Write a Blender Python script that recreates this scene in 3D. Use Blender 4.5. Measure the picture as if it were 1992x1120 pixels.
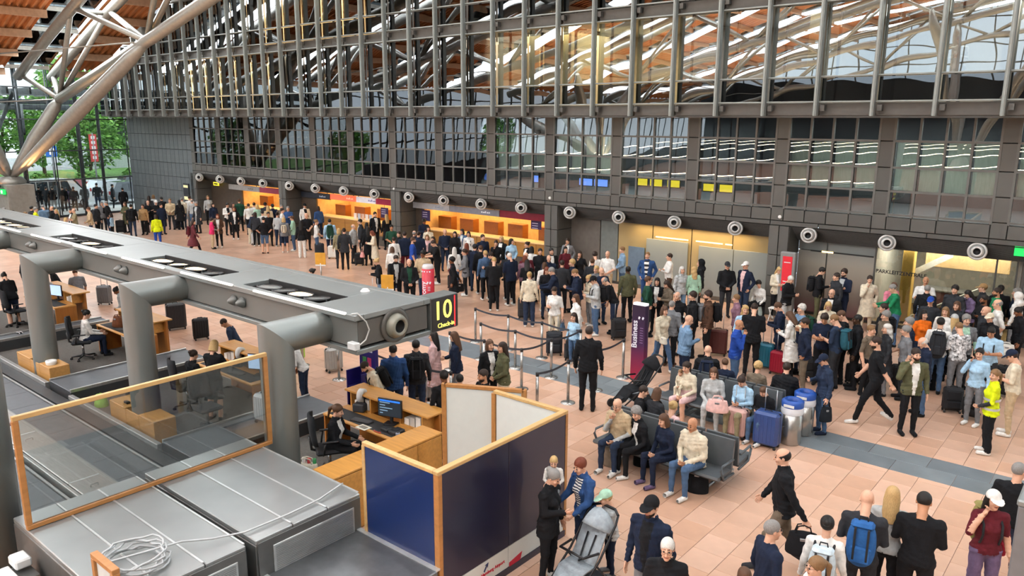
import bpy, bmesh, math, random
import numpy as np
from mathutils import Vector, Matrix

for o in list(bpy.data.objects):
    bpy.data.objects.remove(o, do_unlink=True)
scene = bpy.context.scene
C = scene.collection
random.seed(7)
PI = math.pi

# ---------------------------------------------------------------- camera
CAM_H = 6.15
cd = bpy.data.cameras.new('camera'); cam = bpy.data.objects.new('camera', cd); C.objects.link(cam)
_yaw, _pit, _rol = math.radians(39.813), math.radians(12.2604), math.radians(0.1948)
_f = Vector((-math.sin(_yaw)*math.cos(_pit), math.cos(_yaw)*math.cos(_pit), -math.sin(_pit)))
_r = Vector((math.cos(_yaw), math.sin(_yaw), 0)); _u = _r.cross(_f)
_r2 = _r*math.cos(_rol)+_u*math.sin(_rol); _u2 = -_r*math.sin(_rol)+_u*math.cos(_rol)
_m = Matrix((( _r2.x,_u2.x,-_f.x),(_r2.y,_u2.y,-_f.y),(_r2.z,_u2.z,-_f.z))).to_4x4()
_m.translation = (0, 0, CAM_H)
cam.matrix_world = _m
cd.sensor_width = 36; cd.lens = 36*1503.9/1992; cd.clip_start = 0.05; cd.clip_end = 500
scene.camera = cam

# ---------------------------------------------------------------- sky, exposure, light
vs = scene.view_settings
vs.view_transform = 'Standard'; vs.look = 'None'; vs.gamma = 1.0; vs.use_curve_mapping = False
vs.exposure = 0.45
scene.cycles.use_denoising = True
scene.cycles.max_bounces = 5; scene.cycles.diffuse_bounces = 2; scene.cycles.glossy_bounces = 2
scene.cycles.use_adaptive_sampling = True; scene.cycles.adaptive_threshold = .08; scene.cycles.adaptive_min_samples = 12
scene.cycles.transparent_max_bounces = 10; scene.cycles.transmission_bounces = 4
scene.cycles.caustics_reflective = False; scene.cycles.caustics_refractive = False
scene.cycles.sample_clamp_indirect = 6.0

w = bpy.data.worlds.new('overcast_sky'); scene.world = w; w.use_nodes = True
nt = w.node_tree; nt.nodes.clear()
_o = nt.nodes.new('ShaderNodeOutputWorld'); _b = nt.nodes.new('ShaderNodeBackground')
_tc = nt.nodes.new('ShaderNodeTexCoord'); _no = nt.nodes.new('ShaderNodeTexNoise'); _cr = nt.nodes.new('ShaderNodeValToRGB')
_no.inputs['Scale'].default_value = 2.2; _no.inputs['Detail'].default_value = 5
_cr.color_ramp.elements[0].position = .35; _cr.color_ramp.elements[0].color = (.70, .82, .92, 1)
_cr.color_ramp.elements[1].position = .7; _cr.color_ramp.elements[1].color = (.96, .98, 1, 1)
nt.links.new(_tc.outputs['Generated'], _no.inputs['Vector']); nt.links.new(_no.outputs['Fac'], _cr.inputs['Fac'])
nt.links.new(_cr.outputs['Color'], _b.inputs['Color']); _b.inputs['Strength'].default_value = 2.0
nt.links.new(_b.outputs['Background'], _o.inputs['Surface'])

def roof_z(x):
    return 21.5 - .00308*(x-10)**2
TRUSS_Y = (18.4, 9.4, 0.4, -8.6, -17.6, -26.6, -35.6, -44.6, -53.6)
def area(name, loc, sx, sy, power, col, rot=(0, 0, 0)):
    l = bpy.data.lights.new(name, 'AREA'); l.shape = 'RECTANGLE'; l.size = sx; l.size_y = sy
    l.energy = power; l.color = col
    o = bpy.data.objects.new(name, l); C.objects.link(o); o.location = loc; o.rotation_euler = rot
    return o
SKYLIGHT = 86.0
for ti, ty in enumerate(TRUSS_Y):                    # daylight entering through the roof's glazed strips
    for x0, x1 in (((-53, -30), (-30, -6), (-6, 18)) if ti < 4 else ((-53, -30), (-30, 10))):
        z0, z1 = roof_z(x0)-.1, roof_z(x1)-.1; L = math.hypot(x1-x0, z1-z0)
        area('skylight_daylight', ((x0+x1)/2, ty, (z0+z1)/2-.05), L-.4, 2.1, SKYLIGHT*L*(1 if ti < 4 else .8), (.93, .97, 1.0), (0, -math.atan2(z1-z0, x1-x0), 0))

for uy in (-13, -24, -35, -46):                       # warm upward light added to brighten the roof behind the camera
    area('added_roof_uplight', (-22, uy, 3.3), 50, .6, 5200, (1, .74, .48), (PI, 0, 0))
area('added_roof_uplight', (-21.5, 7.9, 3.25), 22, .3, 900, (1, .74, .48), (PI, 0, 0))  # strip added over the beam's slot lamps to light the roof

# ---------------------------------------------------------------- materials
def lin(h):
    h = h.lstrip('#'); out = []
    for i in (0, 2, 4):
        c = int(h[i:i+2], 16)/255
        out.append(c/12.92 if c <= .04045 else ((c+.055)/1.055)**2.4)
    return tuple(out)+(1,)
_mats = {}
def M(name, col='#808080', rough=.6, metal=0., var=.06, scale=6., bump=0., bscale=None, emit=0., emit_col=None, coat=0., spec=.5, stretch=None):
    if name in _mats: return _mats[name]
    m = bpy.data.materials.new(name); m.use_nodes = True; nt = m.node_tree; N = nt.nodes; L = nt.links
    p = N['Principled BSDF']; c = lin(col)
    p.inputs['Roughness'].default_value = rough; p.inputs['Metallic'].default_value = metal
    p.inputs['Specular IOR Level'].default_value = spec; p.inputs['Coat Weight'].default_value = coat
    m.diffuse_color = c
    tc = N.new('ShaderNodeTexCoord'); mp = N.new('ShaderNodeMapping'); L.new(tc.outputs['Object'], mp.inputs['Vector'])
    if stretch: mp.inputs['Scale'].default_value = stretch
    no = N.new('ShaderNodeTexNoise'); no.inputs['Scale'].default_value = scale; no.inputs['Detail'].default_value = 3
    L.new(mp.outputs['Vector'], no.inputs['Vector'])
    r = N.new('ShaderNodeValToRGB'); e = r.color_ramp.elements
    e[0].position = .3; e[1].position = .7
    e[0].color = tuple(max(0, x*(1-var*1.6)) for x in c[:3])+(1,); e[1].color = tuple(min(1, x*(1+var*1.6)) for x in c[:3])+(1,)
    L.new(no.outputs['Fac'], r.inputs['Fac']); L.new(r.outputs['Color'], p.inputs['Base Color'])
    if bump:
        b = N.new('ShaderNodeBump'); b.inputs['Strength'].default_value = bump; b.inputs['Distance'].default_value = .02
        n2 = N.new('ShaderNodeTexNoise'); n2.inputs['Scale'].default_value = bscale or scale*6
        L.new(mp.outputs['Vector'], n2.inputs['Vector']); L.new(n2.outputs['Fac'], b.inputs['Height']); L.new(b.outputs['Normal'], p.inputs['Normal'])
    if emit:
        p.inputs['Emission Color'].default_value = lin(emit_col or col); p.inputs['Emission Strength'].default_value = emit
    _mats[name] = m
    return m
def cloth(h):
    return M('cloth_'+h.strip('#'), h, rough=.92, var=.10, scale=14, spec=.25, bump=.25, bscale=40)
def skinm(h):
    return M('skin_'+h.strip('#'), h, rough=.55, var=.05, scale=20, spec=.35)
def hairm(h):
    return M('hair_'+h.strip('#'), h, rough=.6, var=.14, scale=30, stretch=(6, 6, 1), spec=.4, bump=.2, bscale=90)
def glassm(name, tint='#9aa3a4', refl=.22, rough=.0, trans=1.0, wob=.0):
    """coated architectural pane: clear tinted transmission plus a fresnel mirror"""
    if name in _mats: return _mats[name]
    m = bpy.data.materials.new(name); m.use_nodes = True; nt = m.node_tree; N = nt.nodes; L = nt.links; N.clear()
    out = N.new('ShaderNodeOutputMaterial'); t = N.new('ShaderNodeBsdfTransparent'); g = N.new('ShaderNodeBsdfGlossy'); mx = N.new('ShaderNodeMixShader')
    t.inputs['Color'].default_value = lin(tint); g.inputs['Roughness'].default_value = rough; g.inputs['Color'].default_value = (.93, .96, 1, 1)
    fr = N.new('ShaderNodeFresnel'); fr.inputs['IOR'].default_value = 1.5
    ad = N.new('ShaderNodeMath'); ad.operation = 'ADD'; ad.use_clamp = True; ad.inputs[1].default_value = refl
    L.new(fr.outputs['Fac'], ad.inputs[0]); L.new(ad.outputs['Value'], mx.inputs['Fac'])
    if wob:
        tc = N.new('ShaderNodeTexCoord'); no = N.new('ShaderNodeTexNoise'); no.inputs['Scale'].default_value = .55; no.inputs['Detail'].default_value = 1
        b = N.new('ShaderNodeBump'); b.inputs['Strength'].default_value = wob; b.inputs['Distance'].default_value = .03
        L.new(tc.outputs['Object'], no.inputs['Vector']); L.new(no.outputs['Fac'], b.inputs['Height']); L.new(b.outputs['Normal'], g.inputs['Normal']); L.new(b.outputs['Normal'], fr.inputs['Normal'])
    L.new(t.outputs['BSDF'], mx.inputs[1]); L.new(g.outputs['BSDF'], mx.inputs[2]); L.new(mx.outputs['Shader'], out.inputs['Surface'])
    m.diffuse_color = lin(tint); _mats[name] = m
    return m
def gradm(name, stops, axis=2, lo=0., hi=1., rough=.5):
    """printed colour gradient along a local axis"""
    if name in _mats: return _mats[name]
    m = bpy.data.materials.new(name); m.use_nodes = True; nt = m.node_tree; N = nt.nodes; L = nt.links; p = N['Principled BSDF']
    p.inputs['Roughness'].default_value = rough
    tc = N.new('ShaderNodeTexCoord'); sp = N.new('ShaderNodeSeparateXYZ'); mr = N.new('ShaderNodeMapRange'); r = N.new('ShaderNodeValToRGB')
    mr.inputs['From Min'].default_value = lo; mr.inputs['From Max'].default_value = hi
    L.new(tc.outputs['Object'], sp.inputs['Vector']); L.new(sp.outputs[axis], mr.inputs['Value']); L.new(mr.outputs['Result'], r.inputs['Fac']); L.new(r.outputs['Color'], p.inputs['Base Color'])
    e = r.color_ramp.elements
    e[0].position, e[0].color = stops[0][0], lin(stops[0][1]); e[1].position, e[1].color = stops[-1][0], lin(stops[-1][1])
    for pos, h in stops[1:-1]:
        x = e.new(pos); x.color = lin(h)
    _mats[name] = m
    return m
def stripem(name, a, b, freq, axis='Z', thr=.5, rough=.9):
    """woven stripes along an object axis"""
    if name in _mats: return _mats[name]
    m = bpy.data.materials.new(name); m.use_nodes = True; nt = m.node_tree; N = nt.nodes; L = nt.links; p = N['Principled BSDF']; p.inputs['Roughness'].default_value = rough
    tc = N.new('ShaderNodeTexCoord'); sp = N.new('ShaderNodeSeparateXYZ'); mu = N.new('ShaderNodeMath'); mu.operation = 'MULTIPLY'; mu.inputs[1].default_value = freq
    fr = N.new('ShaderNodeMath'); fr.operation = 'FRACT'; gt = N.new('ShaderNodeMath'); gt.operation = 'GREATER_THAN'; gt.inputs[1].default_value = thr
    mx = N.new('ShaderNodeMix'); mx.data_type = 'RGBA'; mx.inputs['A'].default_value = lin(a); mx.inputs['B'].default_value = lin(b)
    L.new(tc.outputs['Object'], sp.inputs['Vector']); L.new(sp.outputs[axis], mu.inputs[0]); L.new(mu.outputs[0], fr.inputs[0]); L.new(fr.outputs[0], gt.inputs[0])
    L.new(gt.outputs[0], mx.inputs['Factor']); L.new(mx.outputs['Result'], p.inputs['Base Color']); m.diffuse_color = lin(a); _mats[name] = m
    return m
def woodm(name, col, stretch=(1, 12, 12), var=.07):
    return M(name, col, rough=.42, var=var, scale=2.2, stretch=stretch, bump=.05)

# ---------------------------------------------------------------- mesh helpers
class MB:
    """collects shapes, then links them as one mesh object"""
    def __init__(s): s.v = []; s.f = []; s.mi = []; s.sm = []
    def add(s, vs, fs, mi=0, smooth=False):
        b = len(s.v); s.v += [tuple(v) for v in vs]
        for f in fs: s.f.append(tuple(b+i for i in f)); s.mi.append(mi); s.sm.append(smooth)
        return s
    def box(s, x0, x1, y0, y1, z0, z1, bev=0., mi=0):
        if bev <= 0:
            v = [(x, y, z) for z in (z0, z1) for y in (y0, y1) for x in (x0, x1)]
            return s.add(v, [(0,2,3,1),(4,5,7,6),(0,1,5,4),(2,6,7,3),(0,4,6,2),(1,3,7,5)], mi)
        cx, cy, cz = (x0+x1)/2, (y0+y1)/2, (z0+z1)/2; hx, hy, hz = (x1-x0)/2, (y1-y0)/2, (z1-z0)/2
        bev = min(bev, hx*.9, hy*.9, hz*.9); V = []; idx = {}
        for sx in (-1, 1):
            for sy in (-1, 1):
                for sz in (-1, 1):
                    for a in range(3):
                        d = [bev, bev, bev]; d[a] = 0
                        idx[(sx, sy, sz, a)] = len(V)
                        V.append((cx+sx*(hx-d[0]), cy+sy*(hy-d[1]), cz+sz*(hz-d[2])))
        F = []
        for a in range(3):
            b, c = (a+1) % 3, (a+2) % 3
            for sg in (-1, 1):
                q = []
                for (p, r) in ((-1, -1), (1, -1), (1, 1), (-1, 1)):
                    k = [0, 0, 0]; k[a] = sg; k[b] = p; k[c] = r; q.append(idx[(*k, a)])
                F.append(q if sg > 0 else q[::-1])
            for p in (-1, 1):
                for r in (-1, 1):
                    k0 = [0]*3; k1 = [0]*3; k0[a] = -1; k1[a] = 1; k0[b] = k1[b] = p; k0[c] = k1[c] = r
                    q = [idx[(*k0, b)], idx[(*k1, b)], idx[(*k1, c)], idx[(*k0, c)]]
                    F.append(q if p*r > 0 else q[::-1])
        for sx in (-1, 1):
            for sy in (-1, 1):
                for sz in (-1, 1):
                    q = [idx[(sx, sy, sz, a)] for a in range(3)]
                    F.append(q if sx*sy*sz > 0 else q[::-1])
        return s.add(V, F, mi)
    def tube(s, pts, r, n=8, mi=0, caps=True, smooth=True, closed=False):
        pts = [Vector(p) for p in pts]; R = r if isinstance(r, (list, tuple)) else [r]*len(pts)
        V = []; F = []; k = len(pts); up = None
        for i, p in enumerate(pts):
            if closed: d = (pts[(i+1) % k]-pts[i-1])
            else: d = (pts[min(i+1, k-1)]-pts[max(i-1, 0)])
            d.normalize()
            if up is None:
                up = Vector((0, 0, 1)) if abs(d.z) < .9 else Vector((1, 0, 0))
            a = d.cross(up)
            if a.length < 1e-5: a = d.cross(Vector((0, 1, 0)))
            a.normalize(); b = a.cross(d).normalized(); up = b
            for j in range(n):
                t = 2*PI*j/n; V.append(p+(a*math.cos(t)+b*math.sin(t))*R[i])
        m = k if closed else k-1
        for i in range(m):
            i2 = (i+1) % k
            for j in range(n):
                F.append((i*n+j, i*n+(j+1) % n, i2*n+(j+1) % n, i2*n+j))
        s.add(V, F, mi, smooth)
        if caps and not closed:
            b = len(s.v)-len(V)
            s.f.append(tuple(b+j for j in range(n))[::-1]); s.mi.append(mi); s.sm.append(False)
            s.f.append(tuple(b+(k-1)*n+j for j in range(n))); s.mi.append(mi); s.sm.append(False)
        return s
    def cyl(s, p0, p1, r, r1=None, n=16, mi=0): return s.tube([p0, p1], [r, r if r1 is None else r1], n, mi)
    def lathe(s, prof, c=(0, 0, 0), n=20, mi=0, axis='z', smooth=True):
        V = []; F = []; k = len(prof)
        for (r, h) in prof:
            for j in range(n):
                t = 2*PI*j/n; x, y = r*math.cos(t), r*math.sin(t)
                q = {'z': (x, y, h), 'y': (x, h, -y), 'x': (h, x, y)}[axis]
                V.append((c[0]+q[0], c[1]+q[1], c[2]+q[2]))
        for i in range(k-1):
            for j in range(n): F.append((i*n+j, i*n+(j+1) % n, (i+1)*n+(j+1) % n, (i+1)*n+j))
        return s.add(V, F, mi, smooth)
    def prism(s, poly, z0, z1, mi=0, T=None):
        n = len(poly); V = [(x, y, z0) for x, y in poly]+[(x, y, z1) for x, y in poly]
        if T: V = [T(v) for v in V]
        F = [tuple(range(n))[::-1], tuple(range(n, 2*n))]+[(i, (i+1) % n, n+(i+1) % n, n+i) for i in range(n)]
        return s.add(V, F, mi)
    def xf(s, mat, start=0):
        for i in range(start, len(s.v)): s.v[i] = tuple(mat @ Vector(s.v[i]))
        return s
    def mesh(s, name, mats):
        me = bpy.data.meshes.new(name); me.from_pydata(s.v, [], s.f)
        for m in (mats if isinstance(mats, (list, tuple)) else [mats]): me.materials.append(m)
        me.polygons.foreach_set('material_index', s.mi); me.polygons.foreach_set('use_smooth', s.sm); me.update()
        return me
    def build(s, name, mats, parent=None):
        o = bpy.data.objects.new(name, s.mesh(name, mats)); C.objects.link(o)
        if parent: o.parent = parent
        return o
def B(*a, **k): return MB().box(*a, **k)
def inst(name, me, parent=None, loc=(0, 0, 0), rz=0., scale=None, mats=None):
    o = bpy.data.objects.new(name, me); C.objects.link(o); o.location = loc
    if rz: o.rotation_euler = (0, 0, rz)
    if scale: o.scale = scale
    if parent: o.parent = parent
    if mats:
        for i, m in enumerate(mats):
            if m is not None: o.material_slots[i].link = 'OBJECT'; o.material_slots[i].material = m
    return o
def empty(name, loc=(0, 0, 0), rz=0.):
    o = bpy.data.objects.new(name, None); C.objects.link(o); o.location = loc; o.rotation_euler = (0, 0, rz); o.empty_display_size = .2
    return o
def tag(o, label=None, cat=None, group=None, kind=None):
    if label: o['label'] = label
    if cat: o['category'] = cat
    if group: o['group'] = group
    if kind: o['kind'] = kind
    return o
def copy_tree(o, parent=None):
    c = o.copy(); C.objects.link(c); c.parent = parent
    for ch in list(o.children): copy_tree(ch, c)
    return c
def text_mesh(txt, size, mat, name='lettering', parent=None, M4=None, extrude=.004, bold=True, align='CENTER'):
    """flat lettering turned into a mesh: local x runs along the line, local z is up, faces -y"""
    cu = bpy.data.curves.new(name, 'FONT'); cu.body = txt; cu.size = size; cu.extrude = extrude; cu.align_x = align; cu.align_y = 'CENTER'
    cu.resolution_u = 3
    if bold: cu.offset = size*(.018 if bold is True else bold)
    t = bpy.data.objects.new(name, cu); C.objects.link(t)
    dg = bpy.context.evaluated_depsgraph_get(); me = bpy.data.meshes.new_from_object(t.evaluated_get(dg)); bpy.data.objects.remove(t)
    me.transform(Matrix.Rotation(PI/2, 4, 'X'))
    if M4: me.transform(M4)
    me.materials.clear(); me.materials.append(mat)
    o = bpy.data.objects.new(name, me); C.objects.link(o)
    if parent: o.parent = parent
    return o
ROTX = Matrix.Rotation(PI/2, 4, 'Z')     # lettering that faces +x
# ================================================================ floor
TILE = .5; FX0, FY0 = -2.0665, 14.338          # a joint crossing on the near edge of the grey band
m_tile = M('floor_tile', '#cfa78d', rough=.30, var=.07, scale=1.6, bump=.02)
m_tile2 = M('floor_tile_pale', '#d3ac93', rough=.30, var=.07, scale=1.6, bump=.02)
m_tile3 = M('floor_tile_warm', '#c99f84', rough=.30, var=.07, scale=1.6, bump=.02)
m_band = M('floor_band_slate', '#6d7478', rough=.34, var=.08, scale=2.0, bump=.03)
m_band2 = M('floor_band_slate_pale', '#767d80', rough=.34, var=.08, scale=2.0, bump=.03)
m_grout = M('floor_grout', '#8d6a55', rough=.9)
floor = B(-54, 22, -62, 29, -.3, -.012).build('floor', m_grout); tag(floor, kind='structure')
G = .006
tile_me = [B(G/2, TILE-G/2, G/2, TILE-G/2, -.012, 0, bev=.004).mesh('tile', m) for m in (m_tile, m_tile2, m_tile3)]
band_me = [B(G/2, 1-G/2, G/2, .525-G/2, -.012, 0, bev=.004).mesh('tile', m) for m in (m_band, m_band2)]
band_near = FY0; band_far = FY0+1.05
cells = []
def add_cells(y_start, y_end, sgn):
    n = int(abs(y_end-y_start)/TILE)
    for ix in range(-102, 27):
        sh = (0, .32)[ix % 2]*TILE
        for iy in range(n):
            x = FX0+ix*TILE; y = y_start+(iy*TILE+sh)*sgn - (TILE if sgn < 0 else 0)
            if y < -2 or y > 25.6: continue
            if sgn > 0 and iy == 0 and sh: cells.append((x, y-sh, sh))
            if sgn < 0 and iy == 0 and sh: cells.append((x, y+TILE, sh))
            cells.append((x, y, TILE))
add_cells(band_near, -3, -1); add_cells(band_far, 26, 1)
def dist2(c):
    return (c[0]+.25)**2+(c[1]+.25)**2+CAM_H**2
def inview(x, y):
    v = Vector((x, y, -CAM_H)); d = v.dot(_f)
    if d < .5: return False
    return abs(v.dot(_r2)/d) < .70 and abs(v.dot(_u2)/d) < .42
def clear_floor(x, y): return x > -6.3 or y > 9.6          # not under the check-in island
seen = sorted([c for c in cells if c[2] == TILE and inview(c[0]+.25, c[1]+.25) and clear_floor(c[0], c[1])], key=dist2)
near = set(seen[:300])
for i, c in enumerate(seen[:300]):
    inst('tile', tile_me[(int(c[0]*7.3)+int(c[1]*5.1)) % 3], floor, (c[0], c[1], 0))
mbs = [MB(), MB(), MB()]
for c in cells:
    if c in near: continue
    mbs[(int(c[0]*7.3)+int(c[1]*5.1)) % 3].box(c[0]+G/2, c[0]+TILE-G/2, c[1]+G/2, c[1]+c[2]-G/2, -.012, 0)
allt = MB()
for k, b in enumerate(mbs): allt.add(b.v, b.f, k)
o = allt.build('tile_field', [m_tile, m_tile2, m_tile3], floor); tag(o, kind='stuff')
for r in range(2):
    for i in range(-50, 8):
        inst('band_tile', band_me[(i*3+r) % 2], floor, (FX0+i*1.0+.5*r, band_near+.525*r, 0))

# ================================================================ lower facade (wall_back)
m_pan = M('facade_panel', '#65645f', rough=.55, metal=.25, var=.05, scale=1.2)
m_pan2 = M('facade_panel_b', '#5f5e5a', rough=.55, metal=.25, var=.05, scale=1.2)
m_joint = M('facade_joint', '#2a2a29', rough=.9)
m_frame = M('window_frame_grey', '#6e6d69', rough=.5, metal=.3, var=.04)
m_dark = M('interior_dark', '#23272b', rough=.9)
m_dark2 = M('interior_dark_furniture', '#33363a', rough=.8)
g_low = glassm('pane_lower', '#dfe4e3', refl=.05, wob=.35)
YF = 24.0
wall = B(-45.3, 1.2, YF+.06, YF+.5, 2.98, 3.46).build('wall_back', m_joint); tag(wall, kind='structure')
mb = MB()
mb.box(-45.3, 1.2, YF+.06, YF+.4, 6.24, 6.6)
for k in range(17):
    x = -45.35+3*k; mb.box(x+.02, x+.38, YF+.06, YF+.4, 3.4, 6.3)
mb.build('backing', m_joint, wall)
_pc = {}
def panel(parent, x0, x1, z0, z1, y=YF, d=.05, m=None, name='panel', g=.012):
    key = (round(x1-x0, 3), round(z1-z0, 3), d, (m or m_pan).name)
    if key not in _pc: _pc[key] = B(g, x1-x0-g, 0, d, g, z1-z0-g, bev=.006).mesh('panel', m or m_pan)
    return inst(name, _pc[key], parent, (x0, y, z0))
rows = (3.52, 4.19, 4.86, 5.60, 6.30)
for k in range(17):                                 # pier panels beside the windows
    x = -45.35+3*k
    for a, b in zip(rows, rows[1:]): panel(wall, x, x+.4, a, b, m=(m_pan, m_pan2)[k % 2])
    for j in range(4): panel(wall, x+.4+.65*j, x+1.05+.65*j, 3.08, 3.46, m=(m_pan, m_pan2)[(k+j) % 2])
    panel(wall, x, x+.4, 3.08, 3.52)
    for j in range(2): panel(wall, x+1.5*j, x+1.5+1.5*j, 2.93, 3.08, m=m_pan2)
blind_m = M('blind_cloth', '#c6ccc5', rough=.9, var=.12, scale=3, stretch=(9, 1, 1))
_n = blind_m.node_tree; _tr = _n.nodes.new('ShaderNodeBsdfTranslucent'); _tr.inputs['Color'].default_value = lin('#ccd2ca'); _mx = _n.nodes.new('ShaderNodeMixShader'); _mx.inputs['Fac'].default_value = .5
_n.links.new(_n.nodes['Principled BSDF'].outputs[0], _mx.inputs[1]); _n.links.new(_tr.outputs[0], _mx.inputs[2]); _n.links.new(_mx.outputs[0], _n.nodes['Material Output'].inputs['Surface'])
for x_ in (-4.6, -14.5, -22): area('band_room_light', (x_, 26.6, 6.2), 7, 1.5, 620, (.95, 1, .97))
pane_me = {}
for k in range(16):                                 # the gridded window band
    x0 = -44.95+3*k; x1 = x0+2.6
    wf = MB()
    for i in range(5): xx = x0+i*(x1-x0)/4; wf.box(xx-.03, xx+.03, YF-.01, YF+.09, 3.46, 6.3)
    for z in rows: wf.box(x0-.03, x1+.03, YF-.005, YF+.085, z-.03, z+.03)
    win = wf.build('window_%d' % (k+1), m_frame); tag(win, kind='structure')
    for i in range(4):
        for j in range(4):
            wdt = (x1-x0)/4-.06; h = rows[j+1]-rows[j]-.06; key = (round(wdt, 3), round(h, 3))
            if key not in pane_me: pane_me[key] = B(0, wdt, 0, .012, 0, h).mesh('pane', g_low)
            inst('pane', pane_me[key], win, (x0+i*(x1-x0)/4+.03, YF+.04, rows[j]+.03))
    if k >= 8 or k in (6, 7):
        for j in (1, 2):
            for i in range(4):
                if k in (6, 7) and (i+j) % 3: continue
                if k in (10, 11): continue
                B(x0+i*.65+.05, x0+(i+1)*.65-.05, YF+.22, YF+.235, rows[j]+.02, rows[j+1]-.02).build('blind', blind_m, win)
# rooms behind the band: floor, back wall, ceiling, desks and screens
for nm_, b_ in (('floor_band', (-46, 1.2, YF+.3, YF+5, 3.3, 3.4)), ('wall_band', (-46, 1.2, YF+4.9, YF+5, 3.3, 6.4)), ('ceiling_band', (-46, 1.2, YF+.5, YF+5, 6.3, 6.4))):
    o = B(*b_).build(nm_, m_dark); tag(o, kind='structure')
for k_, x in enumerate((-46, -37, -28, -19, -10, -1, 1.1)): o = B(x, x+.1, YF+.4, YF+4.9, 3.4, 6.3).build('wall_band_%d' % (k_+1), m_dark); tag(o, kind='structure')
m_scr = M('screen_blue', '#3c6bd0', emit=1.6, emit_col='#6f98ff'); m_yel = M('sign_yellow_lit', '#e8d23a', emit=1.2, emit_col='#f2d838')
def scr(n, X, Y, Z, w_, h_, m, label):
    t = empty(n, (X, Y, Z)); B(-w_/2-.03, w_/2+.03, 0, .06, -h_/2-.03, h_/2+.03, bev=.01).build('casing', m_dark2, t)
    B(-w_/2, w_/2, -.012, 0, -h_/2, h_/2).build('screen', m, t)
    B(-.02, .02, .06, .1, h_/2, 6.29-Z).build('bracket', m_dark2, t)
    return tag(t, label, 'screen' if m == m_scr else 'sign')
for i, (x, z) in enumerate(((-21.6, 4.0), (-19.0, 4.05), (-18.2, 4.05), (-16.6, 4.05), (-15.9, 4.05))):
    scr('information_screen', x-.6, YF+1.1, z-.25, .6, .26, m_scr, 'small blue lit screen inside the dark window band, %s from left' % ('first', 'second', 'third', 'fourth', 'fifth')[i])
for i, (x, z) in enumerate(((-14.6, 3.95), (-14.0, 3.95), (-13.3, 3.95), (-11.9, 3.9), (-11.3, 3.9))):
    scr('row_sign', x, YF+.9, z, .48, .24, m_yel, 'yellow lit sign behind lower window pane, %s from left' % ('first', 'second', 'third', 'fourth', 'fifth')[i])

# plain panelled wall at the far end
m_pl = M('far_wall_panel', '#6b7274', rough=.5, metal=.2, var=.05); m_pl2 = M('far_wall_panel_b', '#666d70', rough=.5, metal=.2, var=.05)
wl = B(-53.6, -45.3, YF+.06, YF+.5, 0, 6.3).build('wall_back_end', m_joint); tag(wl, kind='structure')
zs = (0, .9, 1.75, 2.6, 3.46, 4.3, 5.2, 6.28)
for i in range(16):
    for j in range(7): panel(wl, -53.6+i*.518, -53.6+(i+1)*.518, zs[j], zs[j+1], m=(m_pl, m_pl2)[(i+j) % 2])

# ---- columns and recessed bays
m_soff = M('soffit_grey', '#4b4b49', rough=.7)
m_louv = M('louvre_metal', '#5a5956', rough=.5, metal=.4)
COLS = (-45.35, -36.05, -27.05, -18.05, -9.05, -.05)
for ci, xc in enumerate(COLS):
    hw = .325; c = B(xc-hw+.02, xc+hw-.02, YF+.07, YF+1.0, 0, 2.95).build('wall_column_%d' % (ci+1), m_joint); tag(c, kind='structure')
    for a, b in ((0, .62), (.62, 1.3), (1.3, 1.98), (1.98, 2.93)):
        panel(c, xc-hw, xc, a, b, m=m_pan); panel(c, xc, xc+hw, a, b, m=m_pan2)
        p = B(0, .05, .012, .93, .012, b-a-.012, bev=.006).build('panel', m_pan2, c); p.location = (xc+hw-.05, YF+.05, a)
        p = B(0, .05, .012, .93, .012, b-a-.012, bev=.006).build('panel', m_pan2, c); p.location = (xc-hw, YF+.05, a)
lv = MB()
for i in range(14):
    t = i/13; y = YF+.12+.62*t; z = 2.9-.46*t
    lv.box(-.5, .5, y-.004, y+.034, z-.013, z+.008)
lv.add([(-.5, YF+.16, 2.93), (.5, YF+.16, 2.93), (.5, YF+.8, 2.44), (-.5, YF+.8, 2.44)], [(0, 1, 2, 3)], 1)
louv_me = lv.mesh('louvre', [m_louv, m_joint])
bays = [(-45.0, -36.4), (-35.7, -27.4), (-26.7, -18.4), (-17.7, -9.4), (-8.7, -.4)]
for bi, (a, b) in enumerate(bays):
    so = B(a, b, YF+.78, YF+4.2, 2.46, 2.6).build('ceiling_bay_%d' % (bi+1), m_soff); tag(so, kind='structure')
    l = inst('louvre_strip', louv_me, None, ((a+b)/2, 0, 0)); l.scale = (b-a, 1, 1); tag(l, 'grey slatted louvre above %s' % ('the leftmost ticket counter', 'the brochure counter', 'the red-signed ticket counter', 'the gold glass front', 'the parking office')[bi], 'louvre', 'louvres over the bays')
# jet nozzles on the louvre
m_noz = M('nozzle_silver', '#d2d2ce', rough=.35, metal=.35); m_nozd = M('nozzle_throat', '#1d1d1d', rough=.6)
def nozzle_meshes(sc):
    a = MB().lathe([(.24, .06), (.245, 0), (.235, -.03), (.19, -.035), (.175, .02), (.16, .02)], n=24, axis='y').mesh('collar', m_noz)
    b = MB().lathe([(.165, .02), (.165, -.05), (.14, -.11), (.105, -.13), (.09, -.10)], n=24, axis='y').mesh('bowl', m_noz)
    c = MB().lathe([(.10, -.11), (.085, .0), (0.001, .0)], n=20, axis='y').mesh('throat', m_nozd)
    d = MB().lathe([(.15, .03), (.15, .42)], n=20, axis='y').mesh('neck', m_louv)
    return a, b, c, d
nzm = nozzle_meshes(1)
NX = [-44.68, -42.34, -40.1, -37.89, -35.43, -33.16, -30.87, -28.55, -26.17, -23.96, -21.75, -19.58, -17.19, -15.0, -12.74, -10.52, -8.13, -5.87, -3.58]
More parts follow.
